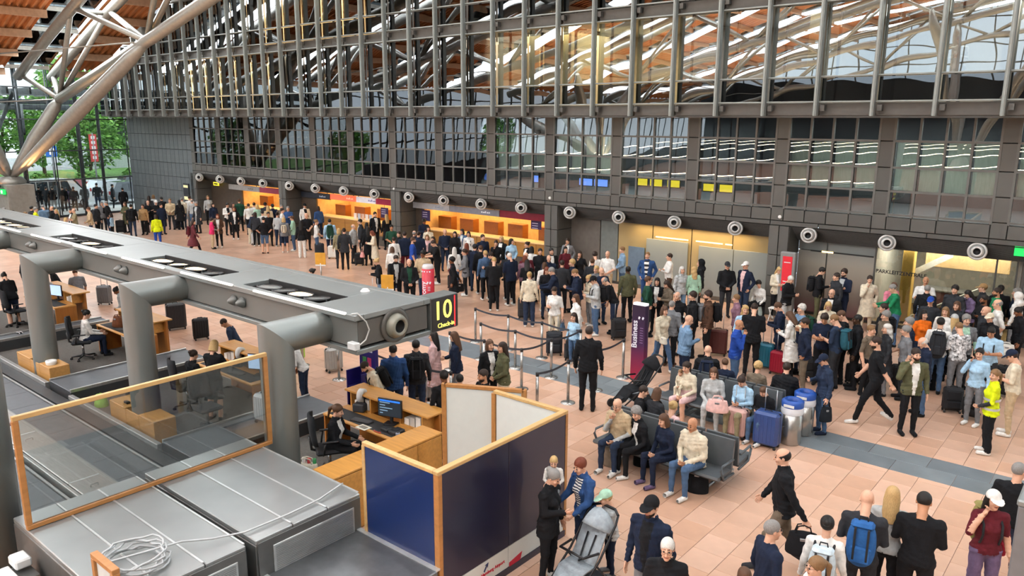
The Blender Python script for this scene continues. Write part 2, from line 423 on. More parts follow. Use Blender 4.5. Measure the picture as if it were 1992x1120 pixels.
ORD = 'first second third fourth fifth sixth seventh eighth ninth tenth eleventh twelfth thirteenth fourteenth fifteenth sixteenth seventeenth eighteenth nineteenth twentieth'.split()
for i, x in enumerate(NX):
    t = empty('air_nozzle', (x, YF+.05, 2.70)); t.rotation_euler = (math.radians(-3), 0, .75*math.atan2(-x, 24)+(-.1, .08, -.04, .05)[i % 4])
    for nme, me in zip(('collar', 'bowl', 'throat', 'neck'), nzm): inst(nme, me, t)
    tag(t, 'round silver air nozzle on louvre below the windows, %s from left' % ORD[i], 'nozzle', 'air nozzles along the louvre')

# ================================================================ ticket counters in the three lit bays
m_cream = M('counter_back_wall', '#e8c48c', rough=.7); m_door = woodm('counter_wood_door', '#9a5a1e', (8, 1, 8))
m_cwood = woodm('counter_wood_front', '#a8793c', (1, 8, 8)); m_shelf = M('counter_shelf', '#e9c790', rough=.5)
m_base = M('counter_base_grey', '#5b554d', rough=.7); m_brown = M('bay_side_brown', '#4d4237', rough=.6, var=.08)
warm = (1., .60, .22)
def counter_bay(bi, x0, x1, npan, doors, wall_y=YF+3.2):
    a, b = bays[bi]
    o = B(b-.02, b, YF+1.7, wall_y, 0, 2.44).build('wall_counter_end_%d' % (bi+1), m_cream); tag(o, kind='structure')
    s = B(a, b, wall_y, wall_y+.1, 0, 2.44)
    o = s.build('wall_counter_%d' % (bi+1), m_cream); tag(o, kind='structure')
    o = B(x0-.12, x0-.06, YF+1.05, wall_y, 0, 2.44).build('wall_counter_left_%d' % (bi+1), m_cream); tag(o, kind='structure')
    if x0 > a+.1:
        q = B(a, x0, YF+.95, YF+1.05, 0, 2.46).build('wall_counter_side_%d' % (bi+1), m_brown); tag(q, kind='structure')
    t = empty('ticket_counter', ((x0+x1)/2, YF+1.0, 0)); X0, X1 = x0-(x0+x1)/2, x1-(x0+x1)/2
    n = npan; w_ = (X1-X0)/n
    for i in range(n): B(X0+i*w_+.01, X0+(i+1)*w_-.01, -.02, .06, .5, 1.12, bev=.006).build('front_board', m_cwood, t)
    B(X0, X1, .04, .62, .0, .5).build('plinth', m_base, t); B(X0, X1, -.06, .66, 1.12, 1.17, bev=.01).build('worktop', m_shelf, t)
    for d in doors:
        dx = d-(x0+x1)/2
        B(dx-.42, dx+.42, .75, 1.15, .95, 1.72, bev=.01).build('wood_screen', m_door, t)
    tag(t, 'long wooden ticket counter glowing orange, %s' % ('leftmost under the grey and pink sign', 'with brochures below the orange sign', 'under the dark red sign with empty windows')[bi], 'counter')
    area('counter_light', ((x0+x1)/2, YF+2.2, 2.42), x1-x0-.3, 1.2, 19*(x1-x0), warm)
    return t
counter_bay(0, -41.6, -36.42, 4, (-40.6, -38.2))
counter_bay(1, -34.4, -27.42, 6, (-33.4, -31.8, -30.0, -28.3))
counter_bay(2, -26.2, -18.42, 7, (-25.6, -24.2, -22.7, -21.3, -19.6))
for i in range(6):
    tag(B(-.11, .11, -.02, .0, 0, .3).build('brochure', M('brochure_%d' % (i % 3), ('#e9e6e2', '#b9c4d4', '#d8b9a8')[i % 3])), 'small upright brochure on the middle ticket counter, %s from left' % ORD[i], 'brochure', 'brochures on the ticket counter').location = (-31.4+.3*i, YF+1.15, 1.175)
def sign_band(x0, x1, z0, z1, h, label, txt=None, tcol='#ffffff', emit=0., dark=None):
    t = empty('sign_board', ((x0+x1)/2, YF+.80, z0)); wd = (x1-x0)/2
    B(-wd, wd, 0, .08, 0, z1-z0, bev=.008).build('board', M('signboard_'+h.strip('#'), h, rough=.5, emit=emit), t)
    for q_ in (-.8, .8): B(wd*q_-.02, wd*q_+.02, .03, .06, z1-z0, 2.462-z0).build('hanger', m_louv, t)
    if txt:
        for q_ in range(5): B(wd*.3+.11*q_, wd*.3+.11*q_+(.07, .09, .06, .08, .07)[q_], -.008, 0, .1, .1+(.07, .05, .09, .05, .06)[q_]).build('printed_mark', M('sign_text_'+tcol.strip('#'), tcol, emit=.2), t)
    return tag(t, label, 'sign')
sign_band(-42.75, -39.5, 2.06, 2.36, '#b9bab8', 'grey sign board over the leftmost ticket counter', 1, '#777777')
sign_band(-39.46, -36.45, 2.06, 2.36, '#b04a63', 'pink sign board over the leftmost ticket counter')
sign_band(-35.5, -33.0, 2.06, 2.36, '#262c38', 'dark navy sign board over the middle ticket counter', 1, '#aab4c4')
sign_band(-32.97, -30.9, 2.1, 2.38, '#ee5a3c', 'bright orange lit sign board over middle ticket counter', 1, '#ffd2b4', .9)
sign_band(-30.87, -29.4, 2.1, 2.38, '#d9d6dc', 'white sign board between orange and red boards', 1, '#6d6aa0', .3)
sign_band(-29.37, -27.44, 2.1, 2.38, '#b01c48', 'crimson sign board right of the white one')
sign_band(-26.9, -24.35, 2.12, 2.4, '#b3b5b8', 'light grey sign board left over the red-signed counter', 1, '#8890a0')
sign_band(-24.32, -21.4, 2.12, 2.4, '#8f939e', 'blue grey sign board with white lettering over the counter', 1, '#eef0f4')
sign_band(-21.37, -18.42, 2.12, 2.42, '#8c1230', 'dark red sign board over the right end of the counters')
for (x, z0, z1, lab) in ((-26.0, 1.55, 2.05, 'small purple hanging sign at left end of right counter'), (-28.9, 1.45, 1.95, 'small navy hanging sign beside the brochure counter'), (-19.5, 1.75, 2.1, 'small dark hanging sign at right end of counters')):
    t = empty('hanging_sign', (x, YF+.92, z0)); B(-.27, .27, 0, .03, 0, z1-z0, bev=.005).build('board', M('hang_purple', '#3a2a58'), t); B(-.01, .01, .01, .02, z1-z0, 2.462-z0).build('hanger', m_louv, t)
    for q in range(3): B(-.2, .1, -.006, 0, z1-z0-.12-.1*q, z1-z0-.09-.1*q).build('printed_line', M('hang_text', '#c9c4d6'), t)
    tag(t, lab, 'sign')
t = empty('exit_sign', (-44.0, YF+.7, 2.2)); B(-.3, .3, 0, .05, 0, .2, bev=.01).build('casing', m_yel, t); B(-.2, .2, -.01, 0, .06, .14).build('pictogram', M('sign_black', '#222222'), t)
tag(t, 'small yellow lit sign under the leftmost nozzles', 'sign')

# ================================================================ storefront bays
g_gold = M('film_glass_gold', '#a8946a', rough=.18, var=.06, scale=.6, spec=.8, coat=.3)
g_rose = gradm('film_glass_rose', [(0, '#7a4a50'), (.3, '#8d7f74'), (.7, '#a39a8c'), (1, '#9fa5a2')], 2, 0, 2.4, rough=.16)
g_grey = M('film_glass_grey', '#8b918f', rough=.22, var=.05, scale=.6, spec=.7)
m_gpan = M('storefront_grey', '#6a655e', rough=.6); m_gpan2 = M('storefront_grey_door', '#6f7673', rough=.5)
YG = YF+.88
t = MB().box(-17.7, -9.4, YG+.06, YG+.16, 0, 2.46).build('wall_storefront_gold', m_soff); tag(t, kind='structure')  # dark backing added behind the panes to stop light through their gaps
for (x0, x1, m, nm) in ((-17.7, -16.32, m_gpan, 'panel'), (-16.30, -15.52, m_gpan2, 'door_panel'), (-15.5, -14.04, g_gold, 'pane'), (-14.02, -12.48, g_gold, 'pane'), (-12.46, -10.95, g_gold, 'pane'), (-10.93, -9.42, g_gold, 'pane')):
    B(x0+.01, x1-.01, YG, YG+.04, .12, 2.46).build(nm, m, t)
m_lcd = M('light_line', '#ffd58a', emit=4., emit_col='#ffcf80')
for (x0, x1) in ((-13.9, -12.6), (-12.3, -11.3), (-11.2, -10.95)): B(x0, x1, YG-.012, YG-.002, 1.98, 2.02).build('light_line', m_lcd, t)
for (x0, x1, z1, m, lab) in ((-14.25, -12.55, 1.92, 'display_cabinet', 'tall grey frosted panel against the gold glass, left'), (-12.15, -9.55, 1.86, 'display_cabinet', 'wide grey frosted panel against the gold glass, right'), (-15.0, -14.3, 1.55, 'notice_board', 'blue grey board leaning beside the tall frosted panel')):
    q = empty(m, ((x0+x1)/2, YG-.09, .0)); hw = (x1-x0)/2
    n = 2 if hw > .9 else 1
    for i in range(n): B(-hw+i*2*hw/n+.01, -hw+(i+1)*2*hw/n-.01, 0, .05, .15, z1, bev=.008).build('pane', g_grey if m[0] == 'd' else M('board_blue', '#5f7488', rough=.5), q)
    B(-hw, hw, 0, .06, 0, .15, bev=.01).build('plinth', m_base, q)
    tag(q, lab, 'panel')
area('storefront_glow', (-12.5, YG-.35, 2.40), 4.5, .3, 42, (1, .72, .36))
# parking office bay
t = MB().box(-8.7, -.4, YG+.1, YG+.16, 0, .1).build('wall_storefront_office', m_soff); tag(t, kind='structure')
for (x0, x1) in ((-8.7, -7.8), (-7.78, -6.35)):
    B(x0+.01, x1-.01, YG, YG+.03, .12, 2.1).build('pane', g_rose, t); B(x0+.01, x1-.01, YG, YG+.03, 2.12, 2.46).build('pane', g_grey, t)
m_slot = M('slot_dark', '#2c2c2a')
B(-8.3, -6.4, YG-.012, YG, 2.085, 2.13).build('slot', m_slot, t); B(-7.95, -7.6, YG-.02, YG-.01, 2.085, 2.13).build('light_line', m_lcd, t)
g_clear = glassm('pane_clear', '#e2e6e2', refl=.03)
B(-6.33, -3.2, YG, YG+.015, .02, 2.46).build('pane', g_clear, t); B(-3.18, -2.7, YG, YG+.015, .02, 2.46).build('pane', g_clear, t)
for x in (-6.35, -3.19, -2.7): B(x-.02, x+.02, YG-.02, YG+.05, 0, 2.46).build('mullion', m_louv, t)
text_mesh('PARKLEITZENTRALE', .155, M('lettering_black', '#1c1a18', rough=.6), 'lettering', t, Matrix.Translation((-5.6, YG-.008, 1.70)))
m_ofw = M('office_wall', '#b5aea2', rough=.8); m_ofl = woodm('office_floor_wood', '#9a7a4c', (6, 1, 1)); m_obeige = M('office_beige', '#c9a574', rough=.6)
for _k, _b in enumerate(((-8.7, -.4, YG+4, YG+4.1), (-8.72, -8.66, YG+.2, YG+4), (-2.68, -2.6, YG+.1, YG+4), (-6.45, -6.4, YG+.2, YG+4))):
    q = B(*_b, 0, 2.44).build('wall_office_%d' % (_k+1), m_ofw); tag(q, kind='structure')
q = B(-8.7, -2.6, YG+.05, YG+4, 0, .012).build('floor_office', m_ofl); tag(q, kind='structure')
q = empty('office_counter', (-4.3, YG+1.6, 0)); B(-1.0, 1.25, 0, .1, 1.75, 2.25, bev=.01).build('wall_panel', m_obeige, q); B(-1.0, 1.25, -.1, .5, .0, 1.0, bev=.02).build('front', M('office_maroon', '#6d4440'), q)
B(-1.05, 1.3, -.15, .55, 1.0, 1.06, bev=.01).build('worktop', m_base, q); tag(q, 'beige and maroon counter inside the parking office', 'counter')
q = empty('office_column', (-5.6, YG+.9, 0)); B(-.16, .16, -.16, .16, 0, 2.46, bev=.02).build('shaft', M('office_yellow', '#d9ac52', rough=.6), q); B(-.2, .2, -.2, .2, 0, .08).build('foot', m_base, q)
tag(q, 'yellow square column behind the office glass', 'column')
q = empty('office_stair_rail', (-5.2, YG+1.2, 0)); MB().prism([(-.4, .0), (.7, .75), (.7, .95), (-.4, .2)], 0, .06, T=lambda v: (v[0], v[2], v[1]+1.4)).build('rail_panel', M('rail_white', '#d8d6d0'), q)
MB().prism([(-.6, .0), (1.6, 1.2), (1.6, 1.4), (-.6, 0)], -.3, 0, T=lambda v: (v[0], v[2], v[1])).build('stringer', m_ofw, q); tag(q, 'white sloping stair rail inside the parking office', 'railing')
q = B(-.22, .22, -.004, .004, -.12, .12).build('notice_sheet', M('paper_white', '#dcdcd8')); q.location = (-3.9, YG-.012, 1.12); tag(q, 'white paper sheet taped to the office glass', 'notice')
area('office_light', (-4.6, YG+1.3, 2.4), 3.4, 1.4, 150, (1, .95, .88))
for x in (-6.0, -4.6, -3.4): B(x-.35, x+.35, YG+1.0, YG+1.15, 2.4, 2.45).build('tube_lamp', M('tube_white', '#fff2dd', emit=6.), so)
q = empty('door_opening', (-1.7, YG, 0)); B(-.87, 1.25, .9, 1.0, 0, 2.44).build('dark_lobby', m_dark, q); B(-.87, -.8, -.03, .05, 0, 2.44).build('jamb', m_louv, q); tag(q, 'dark open doorway right of the parking office', 'doorway')
t = empty('emergency_exit_sign', (-2.55, YF+.15, 2.66)); B(-.2, .3, 0, .06, 0, .3, bev=.012).build('casing', M('exit_green', '#17a548', emit=1.4), t)
MB().prism([(-.02, .26), (.06, .26), (.06, .14), (.12, .14), (.02, .04), (-.08, .14), (-.02, .14)], -.012, 0, T=lambda v: (v[0]+.1, v[2], v[1])).build('arrow', M('exit_white', '#eafff0', emit=2.), t)
B(.02, .05, .0, .02, .3, .34).build('bracket', m_louv, t); tag(t, 'green lit exit sign with white down arrow at right', 'sign')
t = empty('advert_stand', (-8.55, YF-.32, 0)); B(-.24, .24, -.09, .09, 0, 2.18, bev=.02).build('frame', M('stand_grey', '#8b8b88', rough=.5, metal=.3), t)
B(-.15, .15, -.1, -.088, .95, 2.05).build('poster', M('poster_red', '#c41f2c', emit=.25), t)
for z in (1.85, 1.25, 1.15): B(-.1, .1, -.104, -.1, z, z+.025).build('printed_line', M('paper_white'), t)
tag(t, 'grey upright stand with red poster beside the column', 'stand')
for i, (x, z) in enumerate(((-27.1, 2.78+.25), (-18.1, 3.2), (-9.05, 3.2))):
    q = MB().lathe([(.001, -.03), (.05, -.03), (.06, 0)], n=12, axis='y').build('motion_sensor', M('sensor_white', '#f2f2ee')); q.location = (x, YF-.01, z); tag(q, 'round white sensor on panel above %s column' % ('the brochure counter', 'the gold glass', 'the red poster')[i], 'sensor')
q = empty('info_panel', (-46.2, YF-.03, 1.15)); B(-.32, .32, -.05, .03, 0, 1.1, bev=.01).build('case', M('panel_case', '#2c3038'), q); B(-.26, .26, -.062, -.05, .1, .3).build('strip', M('strip_yellow', '#d9cf9a', emit=.6), q); B(-.26, .26, -.062, -.05, .85, 1.0).build('strip', M('strip_yellow'), q); tag(q, 'tall dark info panel on the far grey wall', 'panel')

# ================================================================ upper office facade
YU = 22.4
m_fin = M('fin_grey', '#8f9592', rough=.45, metal=.35, var=.04); m_fasc = M('fascia_grey', '#5d5b57', rough=.55, metal=.2, var=.05)
m_post = M('inner_post', '#25282b', rough=.6)
g_main = glassm('pane_office', '#dce0dc', refl=.16, wob=.2); g_spd = glassm('pane_spandrel', '#6a7074', refl=.07, wob=.25)
upper = B(-53.2, 4.5, YU+.34, YU+.5, 6.26, 6.3).build('wall_upper', m_fasc); tag(upper, kind='structure')
NB = 38; fx = lambda k: -4.70-1.5*k
storeys = ((6.28, 0), (9.36, 1), (12.44, 2))
fin_me = {}
pm = {k: B(.05, 1.45, 0, .02, 0, h).mesh('pane', m) for k, h, m in (('main', 1.92, g_main), ('spd', .62, g_spd))}
fm = B(.04, 1.46, 0, .05, 0, .34, bev=.008).mesh('fascia', m_fasc)
rail_me = B(.03, 1.47, -.12, .02, -.022, .022, bev=.008).mesh('rail', m_fin)
brk_me = B(.1, .22, -.1, .05, -.1, .06).mesh('bracket', m_louv)
post_me = B(.24, .30, .42, .50, 0, 2.7).mesh('inner_post', m_post)
pc = 0
for k in range(-5, 33):
    x = fx(k); zt = min(roof_z(x)-.15, 15.4)
    key = round(zt-6.28, 1)
    if key not in fin_me:
        f = MB(); f.box(-.05, .05, -.03, .17, 0, key, bev=.012); f.box(-.02, .02, -.05, -.03, 0, key); fin_me[key] = f.mesh('fin', m_fin)
    inst('fin', fin_me[key], upper, (x, YU, 6.28))
    for (z0, st) in storeys:
        if z0+1.1 > zt: break
        inst('fascia', fm, upper, (x-1.5, YU+.3, z0+.02)); inst('rail', rail_me, upper, (x-1.5, YU+.24, z0+.39))
        inst('bracket', brk_me, upper, (x-1.5, YU+.2, z0+.24))
        inst('pane', pm['spd'], upper, (x-1.5, YU+.3, z0+.42)); inst('rail', rail_me, upper, (x-1.5, YU+.24, z0+1.075))
        if z0+2.9 < zt+.6: inst('pane', pm['main'], upper, (x-1.5, YU+.3, z0+1.1)); inst('rail', rail_me, upper, (x-1.5, YU+.24, z0+3.06))
        inst('inner_post', post_me, upper, (x-1.5, YU+.3, z0+.4))
m_rm = M('office_room_wall', '#a39d92', rough=.85); m_rmd = M('office_room_dark', '#3a3a3a', rough=.9)
for (z0, st) in storeys:
    xl = -53.0 if st < 1 else (-50.0 if st == 1 else -44)
    o = B(xl, 4.4, YU+.45, YU+5.6, z0+.02, z0+.36).build('floor_office_%d' % (st+1), m_rm); tag(o, kind='structure')
    o = B(xl, 4.4, YU+5.5, YU+5.6, z0+.36, z0+3.1).build('wall_office_back_%d' % (st+1), m_rm); tag(o, kind='structure')
    for k_, x in enumerate(np.arange(xl, 4.5, 4.5)): o = B(x-.05, x+.05, YU+1.2, YU+5.5, z0+.36, z0+3.08).build('wall_partition_%d%02d' % (st+1, k_), m_rm); tag(o, kind='structure')
o = B(-53, 4.4, YU+.3, YU+6, 15.4, 15.6).build('ceiling_offices', m_rmd); tag(o, kind='structure')
m_sofu = M('block_soffit', '#55534f', rough=.7)
o = B(-53.2, 4.5, YU+.3, YF+.5, 6.24, 6.262).build('ceiling_overhang', m_sofu); tag(o, kind='structure')
def room_light(x, z, pw, col=(1, .70, .36)): area('office_room_light', (x, YU+2.4, z), 3.6, 2.6, pw*4, col)
room_light(-42.0, 9.2, 130); room_light(-39.8, 9.2, 90); room_light(-19.6, 9.25, 32, (1, .85, .62)); room_light(-16.0, 9.25, 60, (1, .78, .42)); room_light(-33.5, 12.3, 140); room_light(-30, 12.3, 90)
room_light(-36.5, 9.25, 25, (1, .9, .75)); room_light(-27, 9.25, 18, (.9, .92, 1)); room_light(-23.5, 12.3, 25, (.95, .95, 1)); room_light(-4.5, 9.25, 40, (1, .95, .86)); room_light(-10, 9.25, 20, (.95, .96, 1))
m_bl2 = M('office_blind', '#cdbf9a', rough=.9, var=.1, stretch=(9, 1, 1)); m_cab = M('office_cabinet', '#40424a')
for (x0, x1, z0, z1, m, nm, lab) in ((-19.6, -18.7, 7.4, 9.3, m_bl2, 'office_screen', 'cream blind panel in upper office, left of lit ceiling'), (-17.6, -17.2, 7.4, 9.2, m_bl2, 'office_screen', 'narrow cream panel below the lit office ceiling'),
      (-34.7, -33.8, 7.4, 8.6, m_cab, 'office_cabinet', 'dark cabinet behind upper office glass at left'), (-32.6, -31.8, 7.4, 8.3, m_bl2, 'office_cabinet', 'pale cabinet behind upper office glass, left of centre'), (-8.6, -8.2, 7.4, 9.3, m_bl2, 'office_screen', 'pale vertical blind in upper office at right')):
    q = empty(nm, ((x0+x1)/2, YU+1.6, 6.64)); B((x0-x1)/2, (x1-x0)/2, 0, .3, 0, z1-6.64, bev=.01).build('body', m, q); B((x0-x1)/2, (x1-x0)/2, -.02, .0, .04, .1).build('plinth', m_post, q); tag(q, lab, 'cabinet' if 'cab' in nm else 'blind')

# ================================================================ roof, trusses, tree struts
m_roof = M('roof_wood_sheet', '#c6814f', rough=.6, var=.10, scale=1.5, stretch=(.4, 6, 1)); m_purl = M('purlin_wood', '#c9a689', rough=.6); m_steel = M('steel_tube', '#9b9a93', rough=.38, metal=.45, var=.05)
g_sky = glassm('skylight_glass', '#eaf4f6', refl=.05)
roof = B(-54, 22, YU+.2, YU+.6, 21.4, 21.5).build('ceiling', m_roof); tag(roof, kind='structure')
strips = [(19.62, 22.5)]+[(a-7.78, a-1.22) for a in TRUSS_Y]
PX = np.arange(-53.5, 22.1, 2.4)
for (y0, y1) in strips:
    n = max(2, int(round((y1-y0)/(.36 if y1 > -2 else .8)))); dy = (y1-y0)/n
    for xa, xb in zip(PX, PX[1:]):
        V = []; F = []
        for x in (xa, (xa+xb)/2, xb):
            z = roof_z(x)
            for j in range(n):
                yb = y0+j*dy
                for (t, h) in ((0, 0), (.28, 0), (.42, .14), (.86, .14)): V.append((x, yb+t*dy, z+h))
            V.append((x, y1, z))
        c = len(V)//3
        for i in range(2):
            for j in range(c-1): F.append((i*c+j, (i+1)*c+j, (i+1)*c+j+1, i*c+j+1))
        MB().add(V, F).build('roof_sheet', m_roof, roof)
    for x in PX:
        z = roof_z(x); B(x-.11, x+.11, y0-.0, y1+.0, z-.42, z-.02, bev=.015).build('purlin', m_purl, roof)
for ty in TRUSS_Y:
    for xa, xb in zip(PX, PX[1:]):
        za, zb = roof_z(xa)+.22, roof_z(xb)+.22
        MB().add([(xa+.04, ty-1.2, za), (xb-.04, ty-1.2, zb), (xb-.04, ty+1.2, zb), (xa+.04, ty+1.2, za), (xa+.04, ty-1.2, za+.03), (xb-.04, ty-1.2, zb+.03), (xb-.04, ty+1.2, zb+.03), (xa+.04, ty+1.2, za+.03)],
                 [(0, 3, 2, 1), (4, 5, 6, 7), (0, 1, 5, 4), (2, 3, 7, 6), (1, 2, 6, 5), (0, 4, 7, 3)]).build('skylight_pane', g_sky, roof)
    f = MB()
    for x in PX[::1]: f.box(x-.05, x+.05, ty-1.22, ty+1.22, roof_z(x)-.02, roof_z(x)+.2)
    f.build('skylight_bars', M('skylight_frame', '#e4e8e6', rough=.5), roof)
def chord(y, dz, x0, x1, r, mb): mb.tube([(x, y, roof_z(x)-dz) for x in np.linspace(x0, x1, 24)], r, 12)
tl = ('nearest the office facade', 'second from the office facade', 'third from the office facade', 'farthest from the office facade')
for ti, ty in enumerate(TRUSS_Y):
    if ti in (3, 5, 7): continue
    tr = empty('roof_truss', (-20, ty, 0)); off = Vector((20, -ty, 0))
    def part(nm, mb): o = mb.build(nm, m_steel, tr); o.location = off; return o
    for sy in (-.95, .85):
        c = MB(); chord(ty+sy, 1.0, -52.3, 20, .27, c); part('top_chord', c)
    BXs, BZs = (-49.2, -38.1, -27, -16, -5, 8, 20), (7.23, 9.75, 12.3, 14.9, 17.0, 18.6, 18.4)
    part('bottom_chord', MB().tube([(a, ty, b) for a, b in zip(BXs, BZs)], .28, 12))
    for i, (x, zb) in enumerate(zip(BXs, BZs)):
        for sy in (-.95, .85):
            for dx in (-5.5, 5.3):
                xt = max(x+dx, -52.0)
                if xt > 20: continue
                part('web_strut', MB().tube([(x, ty, zb), (xt, ty+sy, roof_z(xt)-1.0)], .14, 8))
        xt = min(x+5.3, 20); part('cross_strut', MB().tube([(xt, ty-.95, roof_z(xt)-1), (xt, ty+.85, roof_z(xt)-1)], .12, 8))
        if i in (0, 1): part('tie_rod', MB().tube([(-53, ty-4, zb-.3), (x, ty, zb)], .04, 6))
    tag(tr, 'grey tubular roof truss with three chords, %s' % ('nearest the office facade' if ti == 0 else ORD[ti]+' from the office facade'), 'truss', 'roof trusses')
# pedestal with inclined struts and up-lights
m_conc = M('pedestal_grey', '#8d8a82', rough=.7)
m_lamp = M('uplight_glow', '#ffb061', emit=9., emit_col='#ff9a45')
def tree(fx_, fy, nodes, label, lamp=True, gl=True):
    t = empty('strut_pedestal', (fx_, fy, 0))
    MB().prism([(-1.3, -.7), (1.3, -.7), (1.3, .7), (-1.3, .7)], 0, 2.45).build('plinth', m_conc, t)
    MB().lathe([(.7, 2.45), (.75, 2.6), (.55, 2.85), (.2, 2.9)], n=16).build('foot_casting', m_steel, t)
    for n in nodes:
        d = Vector(n)-Vector((fx_, fy, 2.75)); MB().tube([(0, 0, 2.75), d*.12+Vector((0, 0, 2.75)), d*.5+Vector((0, 0, 2.75)), d*.9+Vector((0, 0, 2.75)), d+Vector((0, 0, 2.75))], [.12, .26, .40, .34, .16], 14).build('strut', m_steel, t)
    for i in range(4):
        c = MB().lathe([(.001, 0), (.14, .03), (.2, .14), (.16, .15), (.001, .1)], c=(.45*(i-1.5), -.95, 2.3), n=14).build('uplight', M('uplight_case', '#3a3a3a'), t)
        MB().lathe([(.13, .02), (.001, .02)], c=(.45*(i-1.5), -.95, 2.42), n=12).build('lens', m_lamp, c)
    tag(t, label, 'column')
    for (dx, dy) in ((.7, -.75), (-.4, .75), (1.35, .3)):
        l = bpy.data.lights.new('strut_uplight', 'SPOT'); l.energy = 420 if lamp else 500; l.color = (1, .52, .2); l.spot_size = math.radians(48); l.spot_blend = .8; l.shadow_soft_size = .12
        o = bpy.data.objects.new('strut_uplight', l); C.objects.link(o); o.location = (fx_+dx, fy+dy, 2.62)
        n = nodes[1 if len(nodes) > 1 else 0]; dv = Vector(n)-Vector(o.location); o.rotation_euler = dv.to_track_quat('-Z', 'Y').to_euler()
tree(-51.0, 16.0, [(-49.2, 18.4, 7.23), (-38.1, 18.4, 9.7), (-52.0, 10.5, 9.0), (-50.2, 13.5, 9.3)], 'grey pedestal with orange-lit inclined roof struts at far left')
tree(-40, -13.1, [(-49.2, -8.6, 7.3), (-38.1, -8.6, 9.8), (-49.2, -17.6, 7.3), (-38.1, -17.6, 9.8)], 'grey pedestal with inclined struts far left behind the viewer', False)
tree(-14, -31.1, [(-16, -26.6, 14.9), (-5, -26.6, 17), (-16, -35.6, 14.9), (-5, -35.6, 17)], 'grey pedestal with inclined struts deep behind the viewer', False)
q = empty('exit_sign', (-50.1, 15.2, 1.95)); B(-.36, .36, -.05, .05, 0, .28, bev=.01).build('casing', M('exit_green'), q); B(-.1, .1, -.06, -.05, .06, .22).build('pictogram', M('exit_white'), q); tag(q, 'green exit sign hung on the far left pedestal', 'sign')
# hall side walls out of view
m_mulf = M('far_mullion', '#5a5f62', rough=.5)
o = B(21.9, 22.2, -62, 29, 0, 21.5).build('wall_right', m_rm); tag(o, kind='structure')
o = B(-54, 22, -62.3, -62, 0, 11.0).build('wall_front', m_dark2); tag(o, kind='structure')
for x in np.arange(-53, 22, 3): B(x-.06, x+.06, -62.2, -62, 11., max(roof_z(x), 11.1)).build('mullion', m_mulf, o)
for z in (13, 15, 18): B(-40, 22, -62.2, -62, z-.06, z+.06).build('transom', m_mulf, o)
# ================================================================ glazed end wall and the road outside
XE = -53.5
m_mul = M('end_mullion', '#4a4f52', rough=.45, metal=.5)
g_end = glassm('pane_end', '#f4f8f7', refl=.03)
endw = B(XE-.06, XE+.06, 4, YF, 0, .12).build('wall_left', m_mul); tag(endw, kind='structure')
ys = (23.9, 22.2, 20.9, 19.3, 17.6, 15.9, 14.2, 12.5, 10.8, 9.1, 7.4, 5.7)
zr = (.1, 2.35, 4.15, 6.1, 8.0, 9.4)
for i, y in enumerate(ys):
    big = i in (1, 2, 4)
    q = MB().tube([(XE-.1, y, 0), (XE-.1, y, 9.5)], .10 if big else .045, 10); q.build('mullion', m_mul, endw)
    if i in (2, 3, 4, 5): MB().tube([(XE-.35, y+.22, 0), (XE-.35, y+.22, 9.5)], .04, 8).build('mullion', m_mul, endw)
for z in zr[1:]: B(XE-.04, XE+.04, 4, YF, z-.035, z+.035).build('transom', m_mul, endw)
for a, b in zip(ys[1:], ys):
    for z0, z1 in zip(zr, zr[1:]): B(XE-.01, XE+.01, a+.05, b-.05, z0+.04, z1-.04).build('pane', g_end, endw)
# canopy fins outside the top of the glass
cn = MB()
for i in range(14): cn.box(XE-7, XE-.4, 6+i*1.25, 6.12+i*1.25, 7.6, 8.0)
cn.tube([(XE-6.5, 4, 6.9), (XE-6.5, 23, 6.9)], .2, 10); cn.tube([(XE-3, 4, 7.2), (XE-3, 23, 7.2)], .16, 10)
for y in (8, 13, 18): cn.tube([(XE-6.5, y, 0), (XE-6.5, y, 7.6)], .14, 10); cn.tube([(XE-6.5, y, 4.5), (XE-1.5, y, 7.8)], .12, 10); cn.tube([(XE-.6, y, 5.2), (XE-6.5, y+2, 7.4)], .08, 8)
o = empty('entrance_canopy', (XE-4, 14, 0)); c = cn.build('canopy_frame', m_mul, o); c.location = (-(XE-4), -14, 0); tag(o, 'dark steel canopy over the drop-off outside the end glass', 'canopy')
m_road = M('road_asphalt', '#a3a6a6', rough=.85, var=.08); m_pave = M('pavement_pale', '#c3c3bd', rough=.8)
o = B(-140, XE-.31, -70, 90, -.3, -.02).build('ground', m_road); tag(o, kind='structure')
o = B(XE-3.6, XE-.15, -10, 30, -.02, .10).build('floor_pavement', m_pave); tag(o, kind='structure')
o = B(-74.5, -72, -30, 90, -.02, .14).build('floor_verge', m_pave); tag(o, kind='structure')
m_grass = M('verge_green', '#5f8a3c', rough=.9, var=.3, scale=3)
o = B(-100, -74.5, -30, 90, -.02, .2).build('floor_lawn', m_grass); tag(o, kind='structure')
# low white wall with red stripe and railing
o = empty('barrier_wall', (-71.6, 25, 0)); B(-.12, .12, -30, 30, 0, .95, bev=.02).build('wall_body', M('barrier_white', '#d9d9d4'), o); B(.125, .135, -30, 30, .62, .8).build('stripe', M('barrier_red', '#b04a40'), o); tag(o, 'long white barrier wall with red stripe across the road', 'wall')
